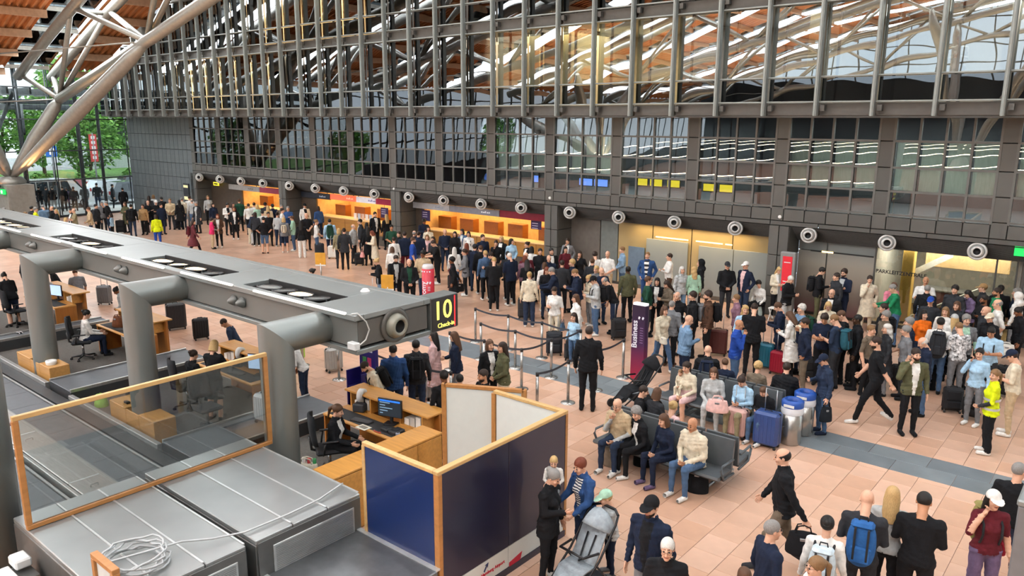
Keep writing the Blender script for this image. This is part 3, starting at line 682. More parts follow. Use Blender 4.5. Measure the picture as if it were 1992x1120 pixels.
# red banner posts and parking sign
def banner(x, y, h, lab):
    t = empty('red_banner', (x, y, 0)); MB().cyl((0, 0, 0), (0, 0, h), .07, n=8).build('pole', M('pole_grey', '#8b8b8b', metal=.5), t); B(-.04, .04, -.3, .3, h-2.4, h-.1).build('flag', M('banner_red', '#c23a36'), t)
    for k in range(5): B(.045, .05, -.16, .16, h-.5-.42*k, h-.25-.42*k).build('lettering_block', M('banner_text', '#e9d9d4'), t)
    tag(t, lab, 'banner')
banner(-70.2, 28.5, 4.95, 'tall red lettered banner outside the end glass')
t = empty('parking_sign', (-69.6, 24.95, 0)); MB().cyl((0, 0, 0), (0, 0, 3.9), .05, n=8).build('pole', M('pole_grey'), t); B(-.03, .03, -.42, .42, 3.1, 3.94, bev=.01).build('board', M('sign_blue', '#1f5fb4', emit=.3), t)
text_mesh('P', .8, M('sign_white', '#ffffff', emit=.4), 'lettering', t, Matrix.Translation((.04, 0, 3.52)) @ ROTX); B(-.03, .03, -.42, .42, 2.6, 3.05).build('lower_board', M('sign_pale', '#e8ecee'), t)
tag(t, 'blue parking sign with white P outside', 'sign')
# cars
def car(x, y, rz, L, W, H, col, lab, van=False):
    t = empty('van' if van else 'car', (x, y, 0), rz); pm_ = M('paint_'+col.strip('#'), col, rough=.25, metal=.2, coat=.6, var=.02); gl = M('car_glass', '#28323a', rough=.08, spec=.8); bl = M('tyre_black', '#1b1b1b', rough=.8)
    h1 = H*.52
    body = [(-L/2, .32), (L/2-.1, .32), (L/2, .6), (L/2-.05, h1-.1), (L/2-.9 if not van else L/2-.45, h1+.02), (-L/2+.05, h1+.06), (-L/2-.02, .6)]
    cab = [(L/2-(1.5 if not van else .75), h1), (L/2-(2.1 if not van else 1.5), H-.06), (L/2-(2.6 if not van else 2.0), H), (-L/2+(.55 if not van else .2), H-.03), (-L/2+(.1 if not van else .05), h1+.04)]
    ext = lambda poly, w0, w1: [(px, s*(w0 if i < 99 else w1), pz) for s in (-1, 1) for i, (px, pz) in enumerate(poly)]
    def ex(poly, hw, m, nm, par, top=None):
        n = len(poly); V = []
        for s in (-1, 1):
            for (px, pz) in poly:
                k = hw if top is None else hw-(pz-h1)/(H-h1)*top
                V.append((px, s*k, pz))
        return MB().add(V, [tuple(range(n)), tuple(range(2*n-1, n-1, -1))]+[(i, n+i, n+(i+1) % n, (i+1) % n) for i in range(n)]).build(nm, m, par)
    ex(body, W/2, pm_, 'body', t); ex(cab, W/2-.03, pm_, 'cabin', t, .16)
    a0 = (-L/2+(.75 if not van else .4)); a1 = L/2-(2.2 if not van else 1.55)
    seg = 3 if not van else 4
    for s in (-1, 1):
        for k in range(seg):
            u0 = a0+(a1-a0)*k/seg+.05; u1 = a0+(a1-a0)*(k+1)/seg-.03
            V = [(u0, s*(W/2-.02), h1+.1), (u1, s*(W/2-.02), h1+.1), (u1+(.0 if k < seg-1 else -.25), s*(W/2-.13), H-.14), (u0+(.15 if k == 0 else 0), s*(W/2-.13), H-.14)]
            MB().add(V+[(a, b-s*.03, c) for a, b, c in V], [(0, 1, 2, 3), (7, 6, 5, 4), (0, 4, 5, 1), (1, 5, 6, 2), (2, 6, 7, 3), (3, 7, 4, 0)]).build('side_window', gl, t)
    wx = L/2-(1.53 if not van else .78)
    MB().add([(wx+.06, -W/2+.12, h1+.08), (wx+.06, W/2-.12, h1+.08), (wx-.52, W/2-.2, H-.1), (wx-.52, -W/2+.2, H-.1)], [(0, 1, 2, 3)]).build('windscreen', gl, t)
    for sx in (-1, 1):
        for s in (-1, 1):
            wlo = MB().lathe([(.001, -.11), (.2, -.11), (.33, -.09), (.34, .09), (.2, .11), (.001, .11)], c=(sx*L*.31, s*(W/2-.1), .34), n=16, axis='y').build('wheel', bl, t)
            MB().lathe([(.001, s*.12), (.19, s*.115)], c=(sx*L*.31, s*(W/2-.1), .34), n=12, axis='y').build('hub_cap', M('hub_silver', '#a9acae', metal=.7, rough=.3), wlo)
    for s in (-1, 1): B(L/2-.06, L/2+.0, s*W*.36-.14, s*W*.36+.14, .62, .78).build('headlight', M('headlight', '#e8eef0', rough=.1), t); B(-L/2-.03, -L/2+.02, s*W*.38-.1, s*W*.38+.1, .7, .95).build('tail_light', M('tail_red', '#a02020'), t)
    tag(t, lab, 'van' if van else 'car')
car(-59.4, 21.1, PI/2, 5.0, 2.0, 2.05, '#e6e8e8', 'white van parked right outside the end glass', True)
car(-63.6, 27.2, PI/2, 4.4, 1.8, 1.5, '#c3c8cc', 'silver car beyond the slate grey one'); car(-67.2, 31.0, PI/2, 4.3, 1.8, 1.45, '#3a4048', 'dark grey car farther along the road')
car(-63.8, 33.0, PI/2, 4.3, 1.8, 1.5, '#dfe2e4', 'white car farthest right along the road'); car(-66.8, 25.6, PI/2, 4.3, 1.8, 1.45, '#8c2f3a', 'dark red car across the road'); car(-59.6, 27.0, PI/2, 4.6, 1.85, 1.6, '#50575e', 'slate grey car near the glass corner')
# trees
leafm = [M('leaf_%d' % i, c, rough=.7, var=.25, scale=2) for i, c in enumerate(('#6f9f48', '#8aba58', '#55863a'))]
bark = M('bark', '#5a4a3a', rough=.9)
lrng = random.Random(3)
def leafcloud(r, hgt, n, seed):
    rg = random.Random(seed); v = []; f = []; mi = []
    for i in range(n):
        a, b = rg.random()*2*PI, math.acos(2*rg.random()-1); rr = rg.uniform(.6, 1)**.5
        c = Vector((r*rr*math.sin(b)*math.cos(a), r*rr*math.sin(b)*math.sin(a), hgt/2*rr*math.cos(b)))
        c *= .8+.25*math.sin(3*a)*math.sin(2*b)
        u = Vector((rg.uniform(-1, 1), rg.uniform(-1, 1), rg.uniform(-.6, .6))).normalized(); q = u.cross(Vector((rg.random(), rg.random(), 1))).normalized(); s = rg.uniform(.12, .24)
        k = len(v); v += [c-u*s, c+q*s*.5, c+u*s, c-q*s*.5]; f.append((k, k+1, k+2, k+3)); mi.append(rg.randrange(3))
    m = MB(); m.v = [tuple(x) for x in v]; m.f = f; m.mi = mi; m.sm = [False]*len(f)
    return m.mesh('crown', leafm)
clouds = [leafcloud(2.2, 4.6, 2600, 1), leafcloud(2.4, 3.6, 2600, 2), leafcloud(1.4, 1.6, 900, 3)]
def treeo(x, y, z, s, ci, lab, nm='tree', cat='tree'):
    t = empty(nm, (x, y, 0)); h = z
    if nm == 'tree': MB().tube([(0, 0, 0), (.05, 0, h*.5), (0, .1, h+.8)], [.2, .14, .06], 8).build('trunk', bark, t); MB().tube([(0, 0, h*.7), (.6, .4, h+.6)], [.08, .03], 6).build('branch', bark, t)
    else: MB().tube([(0, 0, 0), (0, 0, z)], [.06, .03], 6).build('stem', bark, t)
    c = inst('crown', clouds[ci], t, (0, 0, h), rz=lrng.random()*6, scale=(s, s, s)); tag(t, lab, cat, 'greenery beyond the road')
for i, (x, y, z, s, ci) in enumerate(((-77, 14, 3.4, 1.25, 0), (-79, 20.5, 3.8, 1.3, 1), (-76, 26.5, 4.2, 1.1, 0), (-80, 32, 4.6, 1.6, 0), (-83, 38, 5, 1.7, 1), (-84, 26, 6, 1.7, 1), (-88, 17, 4.6, 1.8, 0), (-88, 34, 8.2, 2.1, 0), (-86, 44, 6, 1.9, 1))):
    treeo(x, y, z, s, ci, 'leafy green tree beyond the road, %s of nine from left' % ORD[(0, 2, 4, 6, 7, 3, 1, 5, 8)[i]])
for i, (x, y) in enumerate(((-75.5, 12), (-75.6, 16), (-75.5, 19), (-75.6, 23), (-75.4, 26), (-75.5, 30), (-75.3, 34))): treeo(x, y, .8, .95, 2, 'round low green bush behind the white barrier, %s from left' % ORD[i], 'bush', 'bush')
o = empty('distant_building', (-105, 60, 0)); B(-6, 6, -20, 20, 0, 7).build('walls', M('distant_white', '#b9bdbb'), o)
for k in range(8): B(6, 6.1, -18+4.6*k, -15+4.6*k, 3.6, 5.6).build('window', m_dark2, o)
tag(o, 'pale low building far behind the trees', 'building')
o = B(XE-.3, XE, -62, 4, 0, 2.2).build('wall_left_base', m_mul); tag(o, kind='structure')
for y in np.arange(-60, 4, 1.8): B(XE-.1, XE, y-.05, y+.05, 2.2, 9.3).build('mullion', m_mul, o)
for z in (4.15, 6.1, 8.0): B(XE-.1, XE, -62, 4, z-.05, z+.05).build('transom', m_mul, o)
for i, (x, y, z, s, ci) in enumerate(((-74, 4, 3.4, 1.3, 0), (-78, -14, 3, 1.3, 1), (-76, -40, 3.4, 1.4, 0))):
    treeo(x, y, z, s, ci, 'leafy tree farther along outside the glass, %s of three' % ORD[i])
# ================================================================ check-in island
m_isl = M('island_grey', '#74767233'[:7], rough=.42, metal=.3, var=.04, scale=1.0); m_islt = M('island_top', '#858a88', rough=.34, metal=.35, var=.06, scale=.8)
m_isle = M('island_end', '#5e5c57', rough=.5, metal=.2, var=.03)
m_pipe = M('pipe_grey', '#7f8481', rough=.36, metal=.4, var=.04, scale=.8)
m_gap = M('joint_black', '#1f1f1f', rough=.9)
BX1 = -9.43; BX0 = -34.0; BY0, BY1 = 7.48, 9.0; BZ0, BZ1 = 2.50, 3.15
beam = empty('service_beam', (-20, 8.2, BZ0)); OB = Vector((20, -8.2, -BZ0))
def bp(nm, mb, m): o = mb.build(nm, m, beam); o.location = OB; return o
bp('body', B(BX0, BX1, BY0+.02, BY1-.02, BZ0+.1, BZ1-.10), m_isl)
bp('end_plate', B(BX1-.01, BX1+.02, BY0+.03, BY1-.0, BZ0+.12, BZ1-.12, bev=.004), m_isle)
bp('lower_flange', B(BX0, BX1+.06, BY0-.05, BY1+.05, BZ0, BZ0+.08, bev=.012), m_pipe)
bp('shadow_joint', B(BX0, BX1, BY0+.03, BY1-.03, BZ0+.07, BZ0+.12), m_gap)
# top deck is open above the up-lights: rim boards and plates around each slot
SL = [(-32.4, -29.4), (-27.3, -24.3), (-22.1, -19.1), (-17.0, -14.0), (-12.9, -10.55)]
bp('top_rim', B(BX0, BX1+.05, BY0-.06, BY0+.12, BZ1-.1, BZ1, bev=.012), m_islt)
bp('top_rim', B(BX0, BX1+.05, BY1-.1, BY1+.06, BZ1-.1, BZ1, bev=.012), m_islt)
ed = [BX0]+[v for s in SL for v in s]+[BX1+.05]
for i in range(0, len(ed), 2): bp('deck_plate', B(ed[i], ed[i+1], BY0+.12, BY1-.1, BZ1-.09, BZ1-.01, bev=.006), m_islt)
for a, b in SL:
    bp('deck_plate', B(a+.005, b-.005, BY0+.72, BY1-.1, BZ1-.09, BZ1-.01, bev=.006), m_islt)
    bp('slot_tray', B(a, b, BY0+.12, BY0+.72, BZ1-.12, BZ1-.098), M('tray_black', '#2a2524', rough=.6))
    bp('slot_edge', B(a, b, BY0+.70, BY0+.73, BZ1-.1, BZ1+.0), m_gap)
m_rimm = M('lamp_rim_black', '#1a1a1a', rough=.4); m_disc = M('lamp_glass_warm', '#ffe0b0', emit=3.0, emit_col='#ffd9a0'); m_disco = M('lamp_glass_off', '#8d8f8c', rough=.1, spec=.8)
lampb = MB().lathe([(.10, -.04), (.17, -.02), (.175, .04), (.165, .045), (.155, .0)], n=20).mesh('housing', m_rimm)
lens_on = MB().lathe([(.155, .02), (.1, .045), (.001, .05)], n=20).mesh('lens', m_disc); lens_off = MB().lathe([(.155, .02), (.1, .035), (.001, .04)], n=20).mesh('lens', m_disco)
ln = 0
on_pat = {0: (1, 1, 1, 1), 1: (1, 1, 1, 1), 2: (0, 0, 1, 0), 3: (1, 1, 1, 0), 4: (0, 0, 1, 0)}
bayn = ('farthest left bay', 'second bay from left', 'third bay from left', 'bay right of middle', 'bay nearest the 10 sign')
for si, (a, b) in enumerate(SL):
    for j in range(4):
        t = empty('deck_uplight', (a+.45+(b-a-.9)*j/3, BY0+.42, BZ1-.065)); t.rotation_euler = (math.radians(-5), math.radians((3, -3, 2, -3)[j]), 0); t.scale = (1.4, 1.3, .8)
        inst('housing', lampb, t); inst('lens', lens_on if on_pat[si][j] else lens_off, t)
        MB().tube([(-.19, 0, -.06), (-.19, 0, .02), (.19, 0, .02), (.19, 0, -.06)], .012, 6).build('yoke', m_rimm, t)
        tag(t, 'round %s uplight in beam-top slot, %s of four, %s' % ('lit' if on_pat[si][j] else 'unlit', ORD[j], bayn[si]), 'lamp', 'uplights on the beam')
m_tubeb = M('strip_light_white', '#f4f2ea', rough=.3, emit=.55)
for i, (a, b) in enumerate(((-33.4, -31.6), (-30.8, -28.9), (-28.0, -26.2), (-25.4, -23.5), (-22.7, -20.8), (-20.0, -18.2), (-17.4, -15.5), (-14.8, -12.9), (-12.2, -9.6))):
    bp('strip_light', B(a, b, BY0-.09, BY0-.04, BZ1-.02, BZ1+.02, bev=.008), m_tubeb)
# spot pairs on the near side
cone = MB().lathe([(.10, 0), (.095, .03), (.07, .07), (.03, .13), (.001, .14)], n=16, axis='y').mesh('cone', m_isl)
for i, x in enumerate((-27.8, -22.9, -17.6, -12.85)):
    for d in (-.14, .14):
        o = inst('spot_cone', cone, beam, OB+Vector((x+d, BY0, BZ0+.34))); o.scale = (1, -1, 1)
# end nozzle
q = MB().lathe([(.29, .0), (.30, .03), (.27, .05), (.23, .05), (.20, .03)], n=28, axis='x').build('nozzle_collar', m_isle, beam); q.location = OB+Vector((BX1+.02, 8.25, 2.83))
q2 = MB().lathe([(.21, .0), (.21, .06), (.17, .15), (.12, .17), (.105, .14)], n=24, axis='x').build('nozzle_bowl', M('nozzle_beige', '#8d8b7e', rough=.4, metal=.3), q)
MB().lathe([(.115, .16), (.10, .02), (.001, .02)], n=20, axis='x').build('nozzle_throat', m_nozd, q)
# cable and little box at the corner
c = MB().tube([(BX1-.05, BY0-.05, BZ1+.01), (BX1+.04, BY0+.0, BZ1+.03), (BX1+.1, BY0+.12, BZ1-.12), (BX1+.07, BY0+.2, BZ0+.38), (BX1+.05, BY0+.14, BZ0+.22), (BX1+.06, BY0+.02, BZ0+.17), (BX1+.0, BY0-.08, BZ0+.15)], .012, 6).build('cable', M('cable_pale', '#c9c9c4'), beam); c.location = OB
bp('junction_box', B(BX1-.14, BX1+.06, BY0-.09, BY0+.02, BZ0+.08, BZ0+.2, bev=.012), M('box_white', '#d3d5d3'))
bp('camera_dot', MB().lathe([(.001, .05), (.05, .045), (.09, 0)], c=(-10.7, 8.72, BZ1-.01), n=16), M('detector_white', '#e6e2e0'))
tag(beam, 'long grey overhead service beam across the check-in desks', 'beam')
# sign 10
t = empty('checkin_sign', (BX1+.02, 9.38, BZ0+.02)); B(-.30, .04, -.32, .34, 0, .62, bev=.01).build('case', M('sign_case', '#6f726f', rough=.4, metal=.3), t)
B(.04, .052, -.31, .33, .02, .60).build('face', M('sign_face_dark', '#25221f', rough=.35), t)
B(.052, .058, .235, .265, .03, .59).build('red_line', M('sign_red', '#d8343a', emit=.6), t)
ym = M('sign_yellow', '#efe95a', emit=.8, emit_col='#fff27a')
text_mesh('10', .47, ym, 'numeral', t, Matrix.Translation((.056, -.05, .36)) @ ROTX, bold=.008); text_mesh('Check-in', .115, ym, 'lettering', t, Matrix.Translation((.056, .03, .1)) @ ROTX, bold=.006)
tag(t, 'dark sign with yellow 10 and Check-in at the beam end', 'sign')
# pipe columns
for i, (x, y, z0) in enumerate(((-24.9, 6.5, 0), (-20.05, 6.52, 0), (-15.0, 6.56, 0), (-10.32, 6.6, 0))):
    t = empty('pipe_column', (x, y, z0)); R = .27; zt = 2.80; n = 28
    V = []; F = []
    for (ring) in range(3):
        for j in range(n):
            a = 2*PI*j/n; cx, cy = R*math.cos(a), R*math.sin(a)
            if ring == 0: V.append((cx, cy, 0))
            elif ring == 1: V.append((cx, cy, zt-cy))
            else: V.append((cx, BY0-y+.03, zt-cy))
    for r in range(2):
        for j in range(n): F.append((r*n+j, r*n+(j+1) % n, (r+1)*n+(j+1) % n, (r+1)*n+j))
    m1 = MB().add(V[:2*n], F[:n], smooth=True); m1.build('shaft', m_pipe, t)
    m2 = MB().add(V[n:], F[:n], smooth=True); m2.build('elbow', m_pipe, t)
    MB().lathe([(R+.05, 0), (R+.05, .05), (R, .05)], n=24).build('foot_ring', m_pipe, t)
    if i == 3: B(-.02+.1, .1+.0, -R-.02, -R+.06, 1.52, 1.66, bev=.01).build('switch_box', M('box_white'), t)
    tag(t, 'grey elbow pipe column under the beam, %s' % ('far left edge', 'standing on the left wooden box', 'standing on the right wooden box', 'beside the wooden glass frame')[i], 'column', 'pipe columns of the beam')
# wooden plinth boxes around two columns
m_bw = woodm('plinth_oak', '#b98a4e', (1, 10, 10)); m_bwd = woodm('plinth_oak_side', '#94602f', (10, 1, 10))
for i, (x0, x1) in enumerate(((-21.2, -19.15), (-16.0, -14.1))):
    t = empty('wooden_plinth', ((x0+x1)/2, 6.5, 0)); h = (x1-x0)/2; cx = (-20.05, -15.0)[i]-(x0+x1)/2
    B(-h, cx-.28, -.24, .2, 0, .5, bev=.008).build('box', m_bw, t); B(cx+.28, h, -.24, .2, 0, .5, bev=.008).build('box', m_bw, t); B(cx-.275, cx+.275, -.24, -.21, 0, .48, bev=.006).build('box', m_bw, t)
    tag(t, 'low oak box around the %s pipe column' % ('left', 'middle')[i], 'plinth')
q = MB().lathe([(.11, 0), (.12, .05), (.12, .09), (.06, .095), (.06, .0)], n=18).build('tape_roll', M('paper_white')); q.location = (-19.45, 6.42, .502); tag(q, 'white paper roll on the left oak box', 'roll')
q = B(-.07, .07, -.04, .04, 0, .05, bev=.01).build('black_stapler', M('plastic_black', '#1e1e20', rough=.5)); q.location = (-15.5, 6.4, .502); tag(q, 'small black device on the right oak box', 'device')
# carpets, kerbs, belts
m_car = M('carpet_grey', '#57544f', rough=.95, var=.10, scale=20, bump=.3); m_kerb = M('kerb_alu', '#8f918f', rough=.4, metal=.5); m_belt = M('belt_rubber', '#53575b', rough=.5, var=.05); m_skirt = M('belt_skirt', '#2d3032', rough=.45, spec=.6); m_ss = M('brushed_steel', '#a9a8a4', rough=.3, metal=.75, var=.06, stretch=(1, 10, 1))
for i, (x0, x1) in enumerate(((-28.5, -24.0), (-23.3, -18.95), (-17.65, -13.62), (-12.35, -9.25))):
    o = B(x0, x1, 6.28, 9.3, 0, .012).build('floor_carpet_%d' % (i+1), m_car); tag(o, kind='structure')
    y0 = 6.12
    if i < 3:
        k = MB(); k.box(x0, x1, y0-.05, y0+.05, 0, .25, bev=.01); o = k.build('trim_kerb_%d' % (i+1), m_kerb); tag(o, kind='structure')
        k = B(x1-.04, x1+.04, 6.2, 8.4, 0, .2, bev=.01).build('trim_kerb_side_%d' % (i+1), m_kerb); tag(k, kind='structure')
def belt(nm, x0, x1, y0, y1, z, lab, along='x'):
    t = empty(nm, ((x0+x1)/2, (y0+y1)/2, 0)); hx, hy = (x1-x0)/2, (y1-y0)/2
    B(-hx, hx, -hy, hy, 0, z-.03).build('bed', m_skirt, t)
    if along == 'x':
        B(-hx, hx, -hy+.05, hy-.05, z-.03, z, bev=.01).build('belt', m_belt, t)
        for s in (-1, 1): B(-hx, hx, s*(hy-.025)-.02, s*(hy-.025)+.02, z-.04, z+.03, bev=.006).build('side_rail', m_kerb, t)
    else:
        B(-hx+.05, hx-.05, -hy, hy, z-.03, z, bev=.01).build('belt', m_belt, t)
        for s in (-1, 1): B(s*(hx-.03)-.025, s*(hx-.03)+.025, -hy, hy, z-.04, z+.04, bev=.006).build('side_rail', m_ss, t)
    for k in range(int(hx*2 if along == 'x' else hy*2)):
        if along == 'x': B(-hx+1.0*k, -hx+1.0*k+.004, -hy+.05, hy-.05, z, z+.002).build('belt_seam', m_skirt, t)
    return tag(t, lab, 'conveyor')
belt('baggage_conveyor', -36, -10.65, 4.98, 5.78, .12, 'long grey baggage belt running below the oak boxes')
belt('baggage_conveyor', -36, -10.65, 3.2, 4.28, .1, 'grey baggage belt nearest the wooden glass frame')
o = B(-36, -10.65, 5.8, 6.06, 0, .16).build('conveyor_skirt', m_skirt); tag(o, 'black glossy strip between belt and kerb', 'trim')
t = empty('steel_cover', (-20, 4.63, 0))
for k in range(9): B(-16+k*2.85, -16+k*2.85+2.83, -.25, .25, 0, .24, bev=.012).build('cover_plate', m_ss, t)
for k in range(9): MB().tube([(-15.6+k*2.85, -.06, .24), (-15.6+k*2.85, -.06, .28), (-15.6+k*2.85, .06, .28), (-15.6+k*2.85, .06, .24)], .008, 6).build('grip', m_ss, t)
for s in (-1, 1): B(-16, 9.6, s*.285-.03, s*.285+.03, 0, .22, bev=.008).build('side_rail', m_ss, t)
MB().lathe([(.001, .245), (.1, .244), (.1, .24)], c=(3.2, 0, 0), n=16).build('warning_disc', M('disc_brown', '#6a4640'), t)
tag(t, 'brushed steel cover plates between two baggage belts', 'cover')
for i, (x0, x1) in enumerate(((-23.95, -23.35), (-18.9, -17.7), (-13.58, -12.38))):
    belt('weighing_conveyor', x0, x1, 6.15, 9.4, .3, 'dark weighing belt between check-in desks, %s from left' % ORD[i], 'y')
# ---- desks
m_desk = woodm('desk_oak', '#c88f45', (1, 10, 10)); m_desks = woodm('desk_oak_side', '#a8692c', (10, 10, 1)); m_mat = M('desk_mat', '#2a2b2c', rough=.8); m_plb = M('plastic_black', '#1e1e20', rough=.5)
m_monon = M('monitor_light', '#9fb6d2', emit=.8, emit_col='#aac4e6'); m_monb = M('monitor_blue', '#2368d8', emit=1.0); m_mond = M('monitor_dark_ui', '#27323c', emit=.15)
def monitor(x, y, z, rz, face, lab, ui=False):
    t = empty('computer_monitor', (x, y, z), rz)
    B(-.25, .25, -.02, .02, .14, .48, bev=.01).build('casing', m_plb, t); B(-.235, .235, -.026, -.02, .155, .465).build('screen', face, t); B(-.03, .03, .02, .06, .02, .26, bev=.008).build('neck', m_plb, t); B(-.12, .12, -.08, .1, 0, .02, bev=.006).build('base', m_plb, t)
    if ui:
        for k in range(5): B(-.2, -.2+.06+.05*((k*7) % 5), -.028, -.026, .2+.05*k, .215+.05*k).build('text_line', M('ui_line', '#7fa0b8', emit=.5), t)
        B(-.22, .22, -.028, -.026, .43, .46).build('title_bar', m_monb, t)
    return tag(t, lab, 'monitor')
def keyboard(x, y, z, rz, lab):
    t = empty('keyboard', (x, y, z), rz); B(-.22, .22, -.075, .075, 0, .018, bev=.005).build('body', m_plb, t)
    for r in range(4): B(-.205, .205, -.06+.032*r, -.036+.032*r, .018, .026, bev=.003).build('key_row', M('key_dark', '#3a3b3d'), t)
    return tag(t, lab, 'keyboard')
def tagprinter(x, y, z, rz, lab):
    t = empty('tag_printer', (x, y, z), rz); B(-.12, .12, -.16, .1, 0, .16, bev=.02).build('body', M('printer_dark', '#34363a', rough=.5), t)
    MB().lathe([(.05, -.05), (.13, -.05), (.13, .05), (.05, .05), (.05, -.05)], c=(0, .02, .28), n=22, axis='x').build('label_roll', M('paper_white'), t); B(-.07, -.055, -.02, .06, .1, .3).build('roll_arm', m_plb, t); B(.055, .07, -.02, .06, .1, .3).build('roll_arm', m_plb, t)
    return tag(t, lab, 'printer')
def desk(x0, x1, ya, yb, lab, open_left=True):
    t = empty('checkin_desk', ((x0+x1)/2, (ya+yb)/2, 0)); cx, cy = (x0+x1)/2, (ya+yb)/2; hx = (x1-x0)/2
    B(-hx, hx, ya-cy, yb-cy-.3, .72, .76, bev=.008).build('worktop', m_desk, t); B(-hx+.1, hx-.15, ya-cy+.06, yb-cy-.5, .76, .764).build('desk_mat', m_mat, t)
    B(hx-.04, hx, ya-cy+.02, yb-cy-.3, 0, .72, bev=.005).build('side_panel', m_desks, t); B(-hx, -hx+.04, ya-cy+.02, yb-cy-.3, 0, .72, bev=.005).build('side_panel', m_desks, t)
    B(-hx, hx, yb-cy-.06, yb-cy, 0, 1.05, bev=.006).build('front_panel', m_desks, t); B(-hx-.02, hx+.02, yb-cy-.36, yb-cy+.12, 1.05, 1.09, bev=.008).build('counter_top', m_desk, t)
    for k in (-1, 1):   # pigeon holes under the raised counter
        x = k*hx*.62; c = MB(); c.box(x-.3, x+.3, yb-cy-.34, yb-cy-.06, .76, .78); c.box(x-.3, x-.27, yb-cy-.34, yb-cy-.06, .78, 1.05); c.box(x+.27, x+.3, yb-cy-.34, yb-cy-.06, .78, 1.05)
        c.build('pigeon_hole', m_desk, t)
        for q in range(3): B(x-.22+.15*q, x-.1+.15*q, yb-cy-.3, yb-cy-.1, .78+.0, .9+.04*q).build('papers', M('papers_%d' % (q % 2), ('#e6e2d8', '#b9b4ac')[q % 2]), t)
    return tag(t, lab, 'desk')
desk(-26.6, -24.2, 8.25, 9.15, 'oak check-in desk at the far left edge')
desk(-21.4, -19.2, 8.25, 9.15, 'oak check-in desk behind the left pipe column')
desk(-16.2, -13.9, 8.25, 9.15, 'oak check-in desk behind the middle pipe column')
desk(-11.5, -9.25, 8.25, 9.15, 'oak check-in desk of the seated ponytailed agent')
for i, (x, y) in enumerate(((-25.2, 8.7), (-19.75, 8.7), (-14.3, 8.7), (-10.1, 8.7))):
    nm = ('far left', 'left', 'middle', 'nearest')[i]
    monitor(x, y, .766, (PI+.5, .4, .5, .3)[i]*1. if i else .3, (m_monon, m_monon, m_monon, m_mond)[i], 'flat monitor on the %s check-in desk' % nm, i == 3)
    keyboard(x-.5, y-.25, .766, .2, 'black keyboard on the %s check-in desk' % nm)
    tagprinter(x-.95, y+.12, .766, .4, 'bag tag printer with white roll on %s desk' % nm)
# small clutter on the nearest desk
for i, (nm, dx, dy, sx, sy, sz, col, lab) in enumerate((('telephone', .38, -.38, .1, .12, .06, '#26282a', 'black desk telephone on the nearest desk'), ('passport_scanner', .15, -.42, .09, .07, .05, '#2e3032', 'small dark scanner beside the monitor'), ('paper_sheet', -.25, -.6, .13, .09, .004, '#e4ddc8', 'cream paper lying on the nearest desk edge'), ('pen_case', .1, -.58, .09, .02, .02, '#b4483a', 'slim red case on the nearest desk'), ('cup', .55, -.5, .035, .035, .09, '#8d93a0', 'small grey cup on the nearest desk'))):
    b = empty(nm, (-10.1+dx, 8.88+dy, .766)); B(-sx, sx, -sy, sy, 0, sz, bev=min(.015, sz*.4)).build('body', M('clutter_'+col.strip('#'), col), b); B(-sx*.6, sx*.6, -sy*.5, sy*.5, sz, sz+.006).build('top', m_plb if i != 2 else M('ink_line', '#8a8478'), b); tag(b, lab, nm.split('_')[-1])
# wooden side counter
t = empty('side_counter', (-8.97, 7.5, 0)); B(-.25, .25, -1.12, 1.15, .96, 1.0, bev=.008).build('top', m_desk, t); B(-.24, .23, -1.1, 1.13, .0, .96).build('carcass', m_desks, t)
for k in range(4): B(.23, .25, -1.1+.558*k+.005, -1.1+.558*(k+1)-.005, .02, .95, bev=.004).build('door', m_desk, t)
tag(t, 'long oak side counter between desk and blue booth', 'counter')
# office chairs
def office_chair(x, y, rz, lab, grey=False):
    t = empty('office_chair', (x, y, .0), rz); mf = M('chair_fabric_grey', '#3b3d40', rough=.9) if grey else M('chair_fabric', '#1f2226', rough=.9)
    B(-.24, .24, -.24, .24, .44, .52, bev=.035).build('seat', mf, t)
    V = []; F = []
    for i, z in enumerate(np.linspace(.62, 1.15, 6)):
        for j, x_ in enumerate(np.linspace(-.22, .22, 5)):
            k = 1-.25*max(0, (z-1)/.15)**2; yy = .25+.05*math.sin((z-.6)*3)+.06*-abs(x_/.22)**2; V.append((x_*k, yy, z)); 
    for i, z in enumerate(np.linspace(.62, 1.15, 6)):
        for j, x_ in enumerate(np.linspace(-.22, .22, 5)):
            k = 1-.25*max(0, (z-1)/.15)**2; V.append((x_*k, .30+.05*math.sin((z-.6)*3)-.05*abs(x_/.22)**2, z))
    for i in range(5):
        for j in range(4): a = i*5+j; F += [(a, a+1, a+6, a+5), (30+a+5, 30+a+6, 30+a+1, 30+a)]
    for i in range(5): F += [(i*5, i*5+5, 30+i*5+5, 30+i*5), (i*5+4, 30+i*5+4, 30+i*5+9, i*5+9)]
    for j in range(4): F += [(j, 30+j, 31+j, j+1), (25+j, 26+j, 56+j, 55+j)]
    MB().add(V, F, smooth=True).build('backrest', mf, t)
    MB().tube([(0, .1, .42), (0, .3, .5), (0, .33, .75)], .025, 8).build('back_stem', m_plb, t)
    for s in (-1, 1):
        MB().tube([(s*.25, .12, .46), (s*.3, .1, .6), (s*.3, .08, .7)], .018, 8).build('arm_post', m_plb, t); B(s*.3-.03, s*.3+.03, -.14, .14, .7, .73, bev=.012).build('armrest', m_plb, t)
    MB().cyl((0, 0, .1), (0, 0, .44), .03, n=10).build('gas_stem', M('chrome', '#b4b6b8', metal=.9, rough=.2), t)
    for k in range(5):
        a = 2*PI*k/5+.3; MB().tube([(0, 0, .11), (.29*math.cos(a), .29*math.sin(a), .08)], [.03, .018], 8).build('foot_spoke', m_plb, t)
        MB().lathe([(.001, -.02), (.035, -.02), (.035, .02), (.001, .02)], c=(.29*math.cos(a), .29*math.sin(a), .036), n=10, axis='x').build('castor', m_plb, t)
    return tag(t, lab, 'chair')
